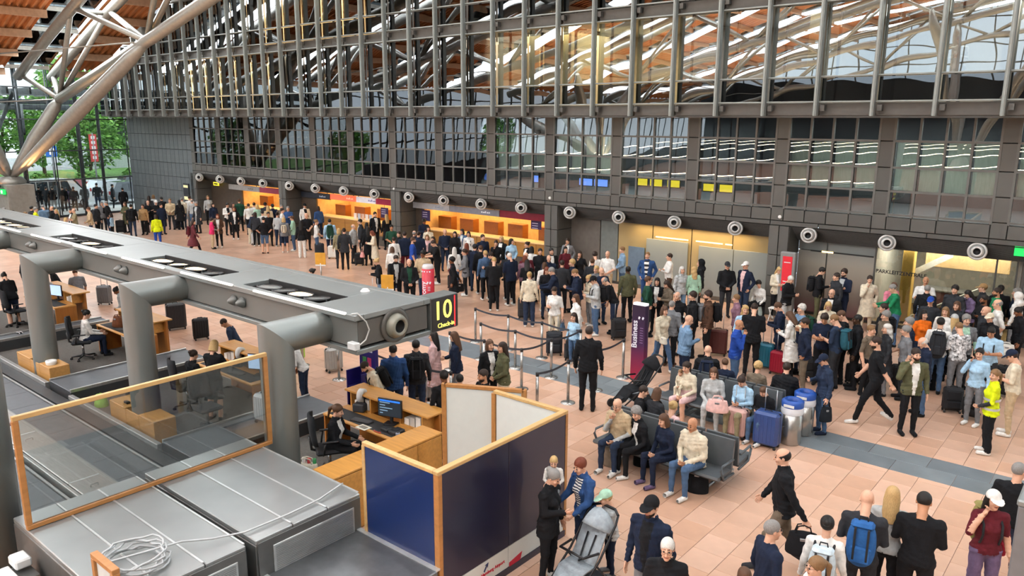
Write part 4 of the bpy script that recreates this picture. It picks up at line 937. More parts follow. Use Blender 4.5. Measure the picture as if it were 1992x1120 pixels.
office_chair(-10.62, 7.72, -.55+PI, 'black swivel chair of the nearest agent'); office_chair(-21.0, 7.72, PI-.5, 'black swivel chair of the white-bloused agent'); office_chair(-15.6, 7.72, PI-.2, 'black swivel chair left of the blonde agent')
office_chair(-14.1, 7.35, PI*.5, 'grey swivel chair behind the wooden glass frame', True); office_chair(-26.0, 7.8, PI, 'black swivel chair at far left desk')
# ---- metal casings and glass screen
m_case = M('casing_steel', '#a0a3a2', rough=.32, metal=.55, var=.06, scale=1.2); m_cased = M('casing_side', '#6f706e', rough=.4, metal=.5); m_seam = M('casing_seam', '#d0d3d2', rough=.3, metal=.6)
def casing(y0, y1, lab):
    t = empty('steel_casing', (-9.17, (y0+y1)/2, 0)); h = (y1-y0)/2
    B(-1.42, 1.42, -h, h, 0, 1.13, bev=.01).build('body', m_cased, t)
    for k in range(3):
        a = -h+k*2*h/3
        B(-1.42, 1.42, a+.006, a+2*h/3-.006, 1.13, 1.2, bev=.01).build('lid', m_case, t); B(-1.38, 1.38, a+2*h/3-.02, a+2*h/3+.004, 1.195, 1.212).build('seam', m_seam, t)
    B(1.42, 1.44, -h+.02, h-.02, .08, 1.16, bev=.004).build('front_plate', m_cased, t)
    B(1.44, 1.455, -h+.22, h-.14, .70, 1.06, bev=.004).build('grille_frame', m_seam, t)
    for k in range(14): B(1.45, 1.462, -h+.25, h-.17, .725+.0235*k, .737+.0235*k).build('grille_slat', m_case, t)
    return tag(t, lab, 'casing')
casing(2.83, 4.38, 'steel ventilation casing in the left foreground'); casing(4.5, 6.10, 'steel ventilation casing touching the blue booth')
t = empty('steel_deck', (-7.0, 3.6, 0))
for k in range(3): B(-.74, .80, -1.9+k*1.45, -1.9+(k+1)*1.45-.02, 0, .70, bev=.012).build('deck_plate', M('deck_steel', '#6d7072', rough=.34, metal=.6, var=.08), t); B(-.74, .80, -1.9+(k+1)*1.45-.05, -1.9+(k+1)*1.45+.02, .69, .715).build('seam', m_seam, t)
tag(t, 'low dark steel deck in front of the blue booth', 'deck')
m_ash = woodm('frame_ash', '#c9a36a', (8, 1, 8)); m_ashd = woodm('frame_pine', '#b07a44', (8, 1, 8))
t = empty('glass_screen', (-10.1, 4.55, 1.205)); 
B(-.03, .03, -1.72, 1.72, 0, .06, bev=.006).build('bottom_rail', m_ashd, t); B(-.03, .03, -1.72, 1.72, 1.42, 1.48, bev=.006).build('top_rail', m_ash, t)
for s in (-1, 1): B(-.03, .03, s*1.69-.035, s*1.69+.035, .06, 1.42, bev=.006).build('stile', m_ashd, t)
B(-.006, .006, -1.66, 1.66, .06, 1.42).build('pane', glassm('pane_screen', '#dde1e0', refl=.02), t); tag(t, 'large glass screen in a pale wooden frame', 'screen')
# coiled cable
cp = []
for k in range(0, 140): a = k*.26; r = .30+.03*math.sin(k*.7)+.015*(k % 5); cp.append((-8.32+r*math.cos(a), 3.34+r*.95*math.sin(a), 1.225+.0012*k))
cp += [(-8.25, 3.85, 1.30), (-8.1, 4.15, 1.26), (-7.98, 4.5, 1.235), (-7.95, 5.1, 1.235), (-7.97, 5.6, 1.24), (-8.03, 5.95, 1.27), (-8.1, 6.08, 1.24)]
o = MB().tube(cp, .012, 6).build('coiled_cable', M('cable_grey', '#b9bcbc', rough=.5)); tag(o, 'grey cable coiled on the steel casing and trailing away', 'cable')
t = empty('pine_frame', (-8.28, 2.92, 1.216)); B(-.035, .035, -.04, .04, 0, .30, bev=.006).build('stile', m_ashd, t); B(-.035, .5, -.04, .04, .30, .36, bev=.006).build('rail', m_ashd, t); B(.43, .5, -.04, .04, 0, .30, bev=.006).build('stile', m_ashd, t); B(.035, .43, -.01, .01, 0, .30).build('panel', M('panel_pale', '#c9cfcc'), t); tag(t, 'small pine frame in the bottom left corner', 'easel')  # corner of an upright pine frame with a pale panel
t = empty('white_adapter', (-9.9, 2.66, .9)); B(-.13, .13, -.09, .09, 0, .12, bev=.02).build('body', M('box_white'), t); B(-.1, .3, -.6, -.1, -.05, .0, bev=.01).build('channel', M('box_white'), t); B(-.1, .3, -.6, .1, -.9, -.05).build('stand', m_cased, t); tag(t, 'white plastic adapter beside the steel casing', 'device')
# lower left column and right edge column
t = empty('round_column', (-11.05, 2.72, 0)); MB().cyl((0, 0, 0), (0, 0, 5.2), .34, n=28).build('shaft', m_pipe, t); MB().lathe([(.4, 0), (.4, .06), (.34, .06)], n=24).build('foot_ring', m_pipe, t); B(.18, .26, -.37, -.29, 1.22, 1.36, bev=.006).build('sticker', M('tape_beige', '#c3b48c'), t); tag(t, 'thick round grey column at the lower left edge', 'column')
# ---- blue booth
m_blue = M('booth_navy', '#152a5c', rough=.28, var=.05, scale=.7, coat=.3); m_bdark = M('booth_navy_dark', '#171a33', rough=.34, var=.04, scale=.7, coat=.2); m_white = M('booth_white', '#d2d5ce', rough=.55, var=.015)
t = empty('blue_booth', (-6.9, 7.4, 0)); O2 = Vector((6.9, -7.4, 0))
def bb(nm, mb, m): o = mb.build(nm, m, t); o.location = O2; return o
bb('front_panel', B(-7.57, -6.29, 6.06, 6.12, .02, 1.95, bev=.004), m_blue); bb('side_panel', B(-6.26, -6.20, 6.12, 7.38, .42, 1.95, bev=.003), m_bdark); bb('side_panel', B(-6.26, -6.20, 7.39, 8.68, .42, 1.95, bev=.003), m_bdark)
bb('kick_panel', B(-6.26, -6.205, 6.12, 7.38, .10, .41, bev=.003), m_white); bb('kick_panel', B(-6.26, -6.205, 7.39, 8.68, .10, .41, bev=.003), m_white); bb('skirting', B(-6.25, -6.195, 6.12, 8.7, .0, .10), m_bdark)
bb('back_panel', B(-7.55, -6.28, 8.68, 8.72, .02, 1.95, bev=.003), m_white); bb('inner_lining', B(-6.29, -6.262, 6.14, 8.66, .05, 1.94), m_white)
bb('corner_post', B(-6.29, -6.2, 6.06, 6.13, 0, 1.95, bev=.006), m_ashd); bb('corner_post', B(-6.29, -6.2, 8.66, 8.74, 0, 1.95, bev=.006), m_ashd); bb('corner_post', B(-7.64, -7.56, 8.66, 8.74, 0, 1.95, bev=.006), m_ashd); bb('end_post', B(-7.63, -7.57, 6.05, 6.13, 0, 1.95, bev=.006), m_ash)
bb('cap_rail', B(-7.62, -6.292, 6.05, 6.13, 1.95, 2.0, bev=.006), m_ash); bb('cap_rail', B(-6.29, -6.2, 6.05, 8.66, 1.95, 2.0, bev=.006), m_ash); bb('cap_rail', B(-7.6, -6.2, 8.66, 8.74, 1.95, 2.0, bev=.006), m_ash)
mred = M('logo_red', '#c0203a'); 
bb('logo_wedge', MB().prism([(7.40, .1), (7.64, .1), (7.68, .21), (7.40, .16)], 0, .006, T=lambda v: (-6.204+v[2], v[0], v[1])), mred)
o = text_mesh('Hamburg Airport', .068, mred, 'lettering', t, Matrix.Translation((-6.202, 7.06, .23)) @ ROTX, bold=.006); o.location = O2
bb('logo_arrow', MB().prism([(0, 0), (.02, -.02), (.09, .07), (.1, .03), (.12, .12), (.03, .1), (.07, .09)], 0, .005, T=lambda v: (-6.203+v[2], v[0]*.8+6.87, v[1]*.8+.275)), M('logo_navy', '#1c2a58'))
tag(t, 'navy blue plywood booth with white kick boards', 'booth')
t = empty('white_partition', (-7.85, 8.72, 0), math.atan2(9.02-8.43, 8.41-7.26)); hl = .66
B(-hl+.04, hl-.04, -.015, .015, .05, 1.94).build('panel', m_white, t)
for s in (-1, 1): B(s*hl-.04, s*hl+.04, -.035, .035, 0, 2.0, bev=.006).build('stile', m_ashd, t)
B(-hl, hl, -.035, .035, 1.94, 2.0, bev=.006).build('rail', m_ashd, t); B(-hl, hl, -.035, .035, 0, .05).build('rail', m_ashd, t); tag(t, 'white panel in a wooden frame behind the booth', 'partition')
# luggage sizer totem
t = empty('bag_sizer', (-12.6, 10.3, 0)); mpur = M('totem_violet', '#26206e', rough=.4); B(-.26, .26, -.05, .05, 0, 1.62, bev=.01).build('board', mpur, t); B(-.26, .26, -.45, -.05, 0, .06, bev=.01).build('base', mpur, t); B(-.24, .24, -.4, -.05, .52, .56).build('shelf', mpur, t)
B(-.26, -.23, -.42, -.05, .06, .9).build('side', mpur, t); B(.23, .26, -.42, -.05, .06, .9).build('side', mpur, t)
for z in (1.48, 1.34, 1.28): B(-.18, .18, -.056, -.05, z, z+.035).build('printed_line', M('print_white', '#e8e8f0'), t)
for k, c in enumerate(('#3f8a4a', '#c2386a')): B(-.14+.16*k, -.02+.16*k, -.058, -.05, .95, 1.15).build('printed_bag', M('print_'+c.strip('#'), c), t)
tag(t, 'violet cabin bag sizer totem behind the nearest desk', 'totem')
# ================================================================ figures: one continuous skin per body
def smin(a, b, k):
    h = np.clip(.5+.5*(b-a)/k, 0, 1); return b*(1-h)+a*h-k*h*(1-h)
def surfnet(F, org, h):
    ins = F < 0
    c = [ins[dx:F.shape[0]-1+dx, dy:F.shape[1]-1+dy, dz:F.shape[2]-1+dz] for dx in (0, 1) for dy in (0, 1) for dz in (0, 1)]
    s = sum(x.astype(np.int8) for x in c); I = np.argwhere((s > 0) & (s < 8))
    idx = -np.ones(s.shape, np.int64); idx[I[:, 0], I[:, 1], I[:, 2]] = np.arange(len(I))
    off = np.array([(dx, dy, dz) for dx in (0, 1) for dy in (0, 1) for dz in (0, 1)])
    val = np.stack([F[I[:, 0]+o[0], I[:, 1]+o[1], I[:, 2]+o[2]] for o in off], 1)
    acc = np.zeros((len(I), 3)); cnt = np.zeros(len(I))
    for a in range(8):
        for b in range(a+1, 8):
            if np.abs(off[a]-off[b]).sum() != 1: continue
            m = (val[:, a] < 0) != (val[:, b] < 0); t = val[:, a]/(val[:, a]-val[:, b]+1e-12)
            p = off[a]+t[:, None]*(off[b]-off[a]); acc[m] += p[m]; cnt[m] += 1
    V = org+h*(I+acc/cnt[:, None]); Q = []
    for ax in range(3):
        o1, o2 = [(1, 2), (2, 0), (0, 1)][ax]
        sl0 = [slice(1, -1)]*3; sl0[ax] = slice(0, -1); sl1 = list(sl0); sl1[ax] = slice(1, None)
        A = ins[tuple(sl0)]; Bq = ins[tuple(sl1)]; E = np.argwhere(A != Bq)
        if not len(E): continue
        base = E.copy()
        for k in range(3):
            if k != ax: base[:, k] += 1
        flip = A[E[:, 0], E[:, 1], E[:, 2]]
        def cell(d1, d2):
            q = base.copy(); q[:, o1] += d1; q[:, o2] += d2; return idx[q[:, 0], q[:, 1], q[:, 2]]
        q = np.stack([cell(-1, -1), cell(0, -1), cell(0, 0), cell(-1, 0)], 1)
        q[~flip] = q[~flip][:, ::-1]; Q.append(q)
    Q = np.concatenate(Q); Q = Q[(Q >= 0).all(1)]
    return V, Q
class Sdf:
    def __init__(s, lo, hi, h):
        s.h = h; s.lo = np.array(lo, float); n = np.ceil((np.array(hi)-s.lo)/h).astype(int)+1; s.n = n
        s.D = np.full(n, 9.0); s.S = np.zeros(n, np.int8); s.R = np.full(n, 9.0)
        s.ax = [s.lo[i]+h*np.arange(n[i]) for i in range(3)]
    def put(s, fn, blo, bhi, slot, k=.03, T=None, mode='add', bias=0.):
        pad = k+s.h*2+.03; a = []
        if T is not None:
            cs = np.array([(x, y, z) for x in (blo[0], bhi[0]) for y in (blo[1], bhi[1]) for z in (blo[2], bhi[2])]); cs = (cs-T[2]) @ T[0].T+T[1]; blo, bhi = cs.min(0), cs.max(0)
        for i in range(3):
            i0 = int(max(0, math.floor((blo[i]-pad-s.lo[i])/s.h))); i1 = int(min(s.n[i], math.ceil((bhi[i]+pad-s.lo[i])/s.h)+1)); a.append(slice(i0, max(i1, i0)))
        if any(x.stop <= x.start for x in a): return
        X, Y, Z = np.meshgrid(*[s.ax[i][a[i]] for i in range(3)], indexing='ij')
        if T is not None:
            P = np.stack([X, Y, Z], -1); P = (P-T[1]) @ T[0]; P = P+T[2]; X, Y, Z = P[..., 0], P[..., 1], P[..., 2]
        d = fn(X, Y, Z); sl = tuple(a)
        if mode == 'sub': s.D[sl] = -smin(-s.D[sl], d, k); return
        s.D[sl] = smin(s.D[sl], d, k); m = d+bias < s.R[sl]; s.R[sl][m] = (d+bias)[m]; s.S[sl][m] = slot
    def mesh(s):
        V, Q = surfnet(s.D, s.lo, s.h); ce = V[Q].mean(1); g = np.clip(np.rint((ce-s.lo)/s.h).astype(int), 0, s.n-1)
        return V, Q, s.S[g[:, 0], g[:, 1], g[:, 2]].astype(int), ce
def f_cone(a, b, ra, rb, fl=1.):
    a = np.array(a, float); b = np.array(b, float); d = b-a; L2 = max(d @ d, 1e-9)
    def fn(X, Y, Z):
        t = np.clip(((X-a[0])*d[0]+(Y-a[1])*d[1]+(Z-a[2])*d[2])/L2, 0, 1)
        return np.sqrt((X-a[0]-t*d[0])**2+((Y-a[1]-t*d[1])*fl)**2+(Z-a[2]-t*d[2])**2)-(ra+(rb-ra)*t)
    return fn
def f_ell(c, r):
    def fn(X, Y, Z):
        x, y, z = (X-c[0])/r[0], (Y-c[1])/r[1], (Z-c[2])/r[2]; k0 = np.sqrt(x*x+y*y+z*z)+1e-9; k1 = np.sqrt((x/r[0])**2+(y/r[1])**2+(z/r[2])**2)+1e-9
        return k0*(k0-1)/k1
    return fn
def f_loft(zs, A, Bd, cy, z0, z1, thick=0.):
    def fn(X, Y, Z):
        a = np.interp(Z, zs, A); b = np.interp(Z, zs, Bd); c = np.interp(Z, zs, cy)
        q = np.sqrt((X/a)**2+((Y-c)/b)**2); d = (q-1)*np.minimum(a, b)
        return np.maximum(d, np.maximum(z0-Z, Z-z1))
    return fn
def bb_cone(a, b, r): return np.minimum(a, b)-r, np.maximum(a, b)+r
# ---- head, hands
def make_head(h, fem):
    s = Sdf((-.11, -.14, -.21), (.11, .15, .14), h); w_ = .94 if fem else 1.
    def E(c, r, k, slot=0, mode='add'): s.put(f_ell(c, r), np.array(c)-r, np.array(c)+r, slot, k, mode=mode)
    E((0, .018, .028), (.073*w_, .092, .086), .02); E((0, -.022, -.035), (.056*w_, .066, .083), .03)
    E((0, -.06, -.098), (.024, .024, .018), .03)
    for q in (-1, 1): E((q*.031, -.099, .012), (.017, .016, .011), .012, mode='sub'); E((q*.072*w_, .012, -.008), (.010, .019, .030), .008); E((q*.04*w_, -.062, -.028), (.02, .02, .02), .02)
    s.put(f_cone((0, -.088, .016), (0, -.105, -.026), .007, .013), (-.02, -.13, -.05), (.02, -.06, .04), 0, .014)
    E((0, -.080, -.060), (.023, .011, .0075), .008)
    s.put(f_cone((0, .018, -.07), (0, .03, -.22), .050*w_, .054*w_), (-.07, -.05, -.28), (.07, .1, -.03), 0, .03)
    V, Q, S, ce = s.mesh()
    jaw = (ce[:, 2] < -.05) & (ce[:, 1] < .0) & (ce[:, 2] > -.135) & (np.abs(ce[:, 0]) < .075); S[jaw] = 8
    lip = (np.abs(ce[:, 0]) < .024) & (np.abs(ce[:, 2]+.060) < .009) & (ce[:, 1] < -.075); S[lip] = 9
    if h < .009:
        brow = (np.abs(np.abs(ce[:, 0])-.031) < .017) & (np.abs(ce[:, 2]-.036) < .0042) & (ce[:, 1] < -.065); S[brow] = 7
    for q in (-1, 1):      # eyeballs with a dark iris facing forward
        m = MB().lathe([(.001, -.012), (.006, -.0105), (.0105, -.006), (.0115, 0)], n=8, axis='y'); b = len(V)
        V = np.concatenate([V, np.array(m.v)+np.array((q*.030, -.079, .012))]); Q = np.concatenate([Q, np.array(m.f)+b]); S = np.concatenate([S, np.full(len(m.f), 7)])
    return V, Q, S
def make_hand(side, curl):
    m = MB(); V = []; F = []; n = 8
    for (z, wy, tx) in ((.01, .026, .020), (-.03, .036, .017), (-.07, .042, .015), (-.097, .040, .012)):
        for j in range(n):
            a = 2*PI*j/n; V.append((tx*math.cos(a), wy*math.sin(a), z))
    for i in range(3):
        for j in range(n): F.append((i*n+j, (i+1)*n+j, (i+1)*n+(j+1) % n, i*n+(j+1) % n))
    m.add(V, F, 0, True); m.f.append(tuple(range(24, 32))); m.mi.append(0); m.sm.append(True)
    for y, L in ((-.030, .070), (-.010, .080), (.010, .073), (.029, .055)):
        p = Vector((0, y, -.092)); pts = [p]; a = curl*.35
        for k in range(3): p = p+Vector((side*math.sin(a), 0, -math.cos(a)))*(L/3); pts.append(p); a += curl
        m.tube(pts, [.0095, .009, .008, .006], 6)
    m.tube([(0, -.030, -.025), (side*.012, -.056, -.055), (side*.022, -.062, -.085)], [.013, .011, .008], 6)
    F4 = [f for f in m.f]
    return np.array(m.v), F4
HEADS = {(l, f): make_head((.0078, .0105)[l], f) for l in (0, 1) for f in (0, 1)}
HANDS = {(s, c): make_hand(s, (.28, .75)[c]) for s in (-1, 1) for c in (0, 1)}
ARMS = {'side': ((.255, .03, 1.13), (.265, -.06, .885)), 'phone': ((.235, -.02, 1.15), (.07, -.27, 1.19)), 'ear': ((.29, -.10, 1.19), (.125, -.085, 1.44)), 'hips': ((.37, .06, 1.18), (.215, -.02, 1.01)),
        'clasp': ((.255, -.03, 1.13), (.055, -.21, .99)), 'back': ((.27, .12, 1.13), (.29, .24, .90)), 'fwd': ((.25, -.09, 1.14), (.24, -.26, .96)), 'chin': ((.21, -.15, 1.15), (.05, -.16, 1.41)), 'pocket': ((.29, .09, 1.14), (.215, -.02, .94)),
        'crossR': ((.25, -.09, 1.17), (-.07, -.20, 1.21)), 'crossL': ((.25, -.09, 1.16), (-.06, -.23, 1.15)), 'lap': ((.25, -.06, 1.13), (.06, -.30, 1.06)), 'type': ((.24, -.10, 1.15), (.16, -.38, 1.12)), 'push': ((.24, -.10, 1.16), (.2, -.36, 1.08)), 'reach': ((.25, -.16, 1.2), (.14, -.44, 1.2)), 'hold': ((.27, -.05, 1.13), (.16, -.25, 1.10)), 'lapw': ((.26, -.06, 1.12), (.16, -.33, 1.03))}
# pose: right arm, left arm, torso lean, head nod, head turn, legs
POSES = {'stand': ('side', 'side', 2, 4, 0, 'std'), 'phone': ('phone', 'phone', 4, 26, 0, 'std'), 'phone1': ('phone', 'side', 3, 22, 0, 'std'), 'ear': ('ear', 'side', 2, 4, 8, 'std'), 'cross': ('crossR', 'crossL', 0, 4, 0, 'std'),
         'hips': ('hips', 'hips', 0, 4, 0, 'std'), 'clasp': ('clasp', 'clasp', 2, 6, 0, 'std'), 'pull': ('back', 'side', 3, 6, 0, 'std'), 'walk': ('fwd', 'back', 5, 6, 0, 'walk'), 'chin': ('chin', 'pocket', 3, 8, 0, 'std'), 'pocket': ('pocket', 'pocket', 0, 2, 0, 'std'),
         'up': ('side', 'pocket', -2, -10, 0, 'std'), 'turn': ('side', 'clasp', 1, 4, 40, 'std'), 'hold': ('hold', 'side', 3, 8, -20, 'std'), 'push': ('push', 'push', 8, 12, 0, 'std'), 'bend': ('fwd', 'hold', 24, 22, 0, 'std'),
         'sit': ('lap', 'lap', 10, 6, 0, 'sit'), 'sitp': ('phone', 'phone', 8, 30, 0, 'sit'), 'sitc': ('chin', 'lap', 12, 6, 0, 'sit'), 'sitt': ('type', 'type', 8, 10, 0, 'sit'), 'sitl': ('lapw', 'lapw', 14, 6, 30, 'sit'), 'reach': ('reach', 'reach', 10, 16, 0, 'std')}
LEGS = {'std': (((-.095, 0, .90), (-.105, -.015, .49), (-.115, .025, .085), 0), ((.095, 0, .90), (.105, -.015, .49), (.115, .025, .085), 0)),
        'walk': (((-.095, .0, .90), (-.10, .07, .50), (-.10, .34, .17), -28), ((.095, 0, .90), (.10, -.19, .53), (.10, -.30, .10), 14)),
        'sit': (((-.10, 0, .53), (-.13, -.43, .54), (-.13, -.44, .085), 0), ((.10, 0, .53), (.12, -.43, .54), (.14, -.42, .085), 0))}
def rotx(a): c, s = math.cos(a), math.sin(a); return np.array([[1, 0, 0], [0, c, -s], [0, s, c]])
def rotz(a): c, s = math.cos(a), math.sin(a); return np.array([[c, -s, 0], [s, c, 0], [0, 0, 1]])
_bodies = {}
def body(pose, fem, garm, wide, lod, kid=0):
    key = (pose, fem, garm, wide, lod, kid)
    if key in _bodies: return _bodies[key]
    ra, la, lean, nod, turn, lg = POSES[pose]; h = (.0165, .026)[lod]; sit = lg == 'sit'
    hipz = .53 if sit else .93; dz = -.40 if sit else 0.
    s = Sdf((-.46, -.62 if sit else -.5, -.02), (.46, .45, 1.62+dz), h)
    piv = np.array((0, 0, .95)); R = rotx(math.radians(lean)); T = (R, piv+np.array((0, 0, dz)), piv)      # local = (P-piv-dz) @ R + piv
    W = lambda p: (np.array(p)-piv) @ R.T+piv+np.array((0, 0, dz))
    sh = .165 if fem else .188; kw = 1.35 if wide else 1.
    for i, (hip, kn, an, toe) in enumerate(LEGS[lg]):
        hip, kn, an = map(np.array, (hip, kn, an))
        lo, hi = bb_cone(hip, kn, .13); s.put(f_cone(hip, kn, .098, .066*(1+.5*(kw-1))), lo, hi, 4, .035)
        lo, hi = bb_cone(kn, an, .13); s.put(f_cone(kn, an+np.array((0, 0, .02)), .064*(1+.5*(kw-1)), .047*kw), lo, hi, 5, .02)
        tv = rotx(math.radians(toe)) @ np.array((0, -.165, -.035)); heel = an+rotx(math.radians(toe)) @ np.array((0, .015, -.04)); tp = an+tv-np.array((0, 0, .005))
        lo, hi = bb_cone(heel, tp, .07); fl = f_cone(heel, tp, .045, .042); zmin = 0. if toe == 0 else -9
        s.put(lambda X, Y, Z, fl=fl, zm=zmin: np.maximum(fl(X, Y, Z), zm+.002-Z), lo, hi, 6, .012)
    s.put(f_ell((0, .012, hipz), (.165, .122, .12)), (-.18, -.13, hipz-.14), (.18, .15, hipz+.14), 4, .05)
    hem = {'t': .90, 'j': .84, 'l': .74, 'c': .50, 'd': .52, 'k': .92, 'v': .84, 's': .92, 'q': .92}[garm]
    if sit: hem = max(hem, .86)
    puff = {'j': 1.07, 'v': 1.08, 'c': 1.08, 'l': 1.04}.get(garm, 1.)
    fl = (.02 if garm in 'cd' else .0)
    zs = [.2, .5, .74, .86, .95, 1.08, 1.25, 1.37, 1.44, 1.49]
    if fem: A = [.25+fl, .225+fl, .20, .185, .18, .148, .160, .165, .115, .06]; Bd = [.22, .18, .15, .135, .13, .108, .118, .10, .075, .06]
    else: A = [.24, .21, .20, .182, .178, .165, .182, .19, .14, .065]; Bd = [.2, .17, .15, .132, .128, .122, .128, .118, .085, .06]
    A = [a*puff for a in A]; Bd = [b*puff for b in Bd]; cy = [0, 0, 0, .005, .008, .0, -.005, .012, .02, .02]
    if pose == 'walk' and garm in 'cd': Bd = [b*1.35 if z < .75 else b for b, z in zip(Bd, zs)]
    s.put(f_loft(zs, A, Bd, cy, hem, 1.49), (-.3, -.35, hem), (.3, .35, 1.5), 1, .022, T)
    s.put(f_cone((-sh+.02, .012, 1.405), (sh-.02, .012, 1.405), .058*puff, .058*puff), (-.3, -.15, 1.3), (.3, .2, 1.5), 1, .04, T)
    if fem:
        for q in (-1, 1): s.put(f_ell((q*.07, -.085, 1.26), (.062, .055, .062)), (-.2, -.25, 1.15), (.2, .1, 1.4), 1, .04, T)
    elif garm != 'c': s.put(f_ell((0, -.055, 1.05), (.13, .085, .12)), (-.2, -.25, .9), (.2, .1, 1.2), 1, .05, T)
    if garm == 'q': s.put(f_loft([.2, .5, .9, 1.], [.27, .24, .18, .15], [.23, .2, .13, .11], [0, 0, 0, 0], .18 if not sit else .45, 1.0), (-.3, -.3, .1), (.3, .3, 1.), 4, .02)
    if garm == 's': s.put(f_loft([.45, .9, 1.], [.2, .18, .15], [.15, .13, .11], [0, 0, 0], .5 if not sit else .5, 1.0), (-.3, -.3, .4), (.3, .3, 1.), 4, .02)
    if garm in 'jcvl':
        s.put(f_loft([1.40, 1.53], [.088, .078], [.082, .074], [.012, .002], 1.40, 1.525), (-.15, -.2, 1.35), (.15, .2, 1.56), 1, .015, T)
    s.put(f_cone((0, .016, 1.42), (0, .004, 1.56), .055 if not fem else .048, .052 if not fem else .046), (-.1, -.12, 1.36), (.1, .12, 1.6), 0, .012, T, bias=.0)
    wr = []
    for sg, nm in ((-1, ra), (1, la)):
        E, Wp = ARMS[nm]; S0 = np.array((sg*sh, .012, 1.40)); E = np.array((sg*E[0]*(sh/.188 if abs(E[0]) > .2 else 1), E[1], E[2])); Wp = np.array((sg*Wp[0], Wp[1], Wp[2]))
        thick = 1.18 if garm in 'jcl' else 1.
        lo, hi = bb_cone(S0, E, .12); s.put(f_cone(S0, E, .060*thick, .047*thick), lo, hi, 1, .03, T)
        lo, hi = bb_cone(E, Wp, .1); s.put(f_cone(E, Wp, .046*thick, .033*thick), lo, hi, 2, .012, T)
        wr.append((sg, nm, E, Wp))
    gx, gy, gz = np.meshgrid(*s.ax, indexing='ij'); near = np.abs(s.D) < .05; amp = np.where((s.S == 1) | (s.S == 2), .0048 if garm in 'jclv' else .0032, np.where((s.S == 4) | (s.S == 5), .0034, 0.))*(1-.3*lod)
    s.D = np.where(near, s.D+amp*(np.sin(31*gz+23*gx+9*np.sin(11*gx+7*gy))+np.sin(47*gz-26*gx+14*gy+5*np.sin(13*gz))), s.D)
    V, Q, S, ce = s.mesh()
    loc = (ce-T[1]) @ R+piv              # open-front strip and belt line in the torso's own frame
    S[(S == 1) & (loc[:, 1] < -.03) & (np.abs(loc[:, 0]) < .030+.11*np.clip(loc[:, 2]-.95, 0, .42)) & (loc[:, 2] < 1.47) & (np.abs(loc[:, 0]) < .075)] = 3
    parts = [(V, [tuple(q) for q in Q], S)]
    hs = {0: 1., 1: 1.28, 2: 1.42}[kid]
    HV, HQ, HS = HEADS[(lod, fem)]; Rh = R @ rotx(math.radians(nod)) @ rotz(math.radians(turn)); base = W((0, .010, 1.53)); hc = base+Rh @ np.array((0, -.012, .105*hs))
    parts.append((HV*hs @ Rh.T+hc, [tuple(q) for q in HQ], HS))
    for sg, nm, E, Wp in wr:
        HVv, HF = HANDS[(-sg, 0 if nm in ('side', 'type', 'hips') else 1)]
        d = Vector(W(Wp)-W(E)).normalized(); q = Vector((0, 0, -1)).rotation_difference(d).to_matrix(); qm = np.array(q)
        parts.append((HVv @ qm.T+W(Wp), HF, np.zeros(len(HF), int)))
    v = []; f = []; sl = []
    for a, b, c in parts:
        k = len(v); v += [tuple(x) for x in a]; f += [tuple(int(i)+k for i in q) for q in b]; sl += [int(x) for x in c]
    me = bpy.data.meshes.new('body'); me.from_pydata(v, [], f)
    for i in range(10): me.materials.append(M('slot_default'))
    me.polygons.foreach_set('material_index', sl); me.polygons.foreach_set('use_smooth', [True]*len(f)); me.update()
    M4 = Matrix.Identity(4)
    for i in range(3):
        for j in range(3): M4[i][j] = Rh[i][j]*hs
        M4[i][3] = hc[i]
    Tm = Matrix.Identity(4)
    for i in range(3):
        for j in range(3): Tm[i][j] = R[i][j]
    Tm.translation = Vector(W((0, 0, 1.25)))
    hands = [tuple(W(w_[3])) for w_ in wr]
    _bodies[key] = (me, M4, Tm, hands)
    return _bodies[key]
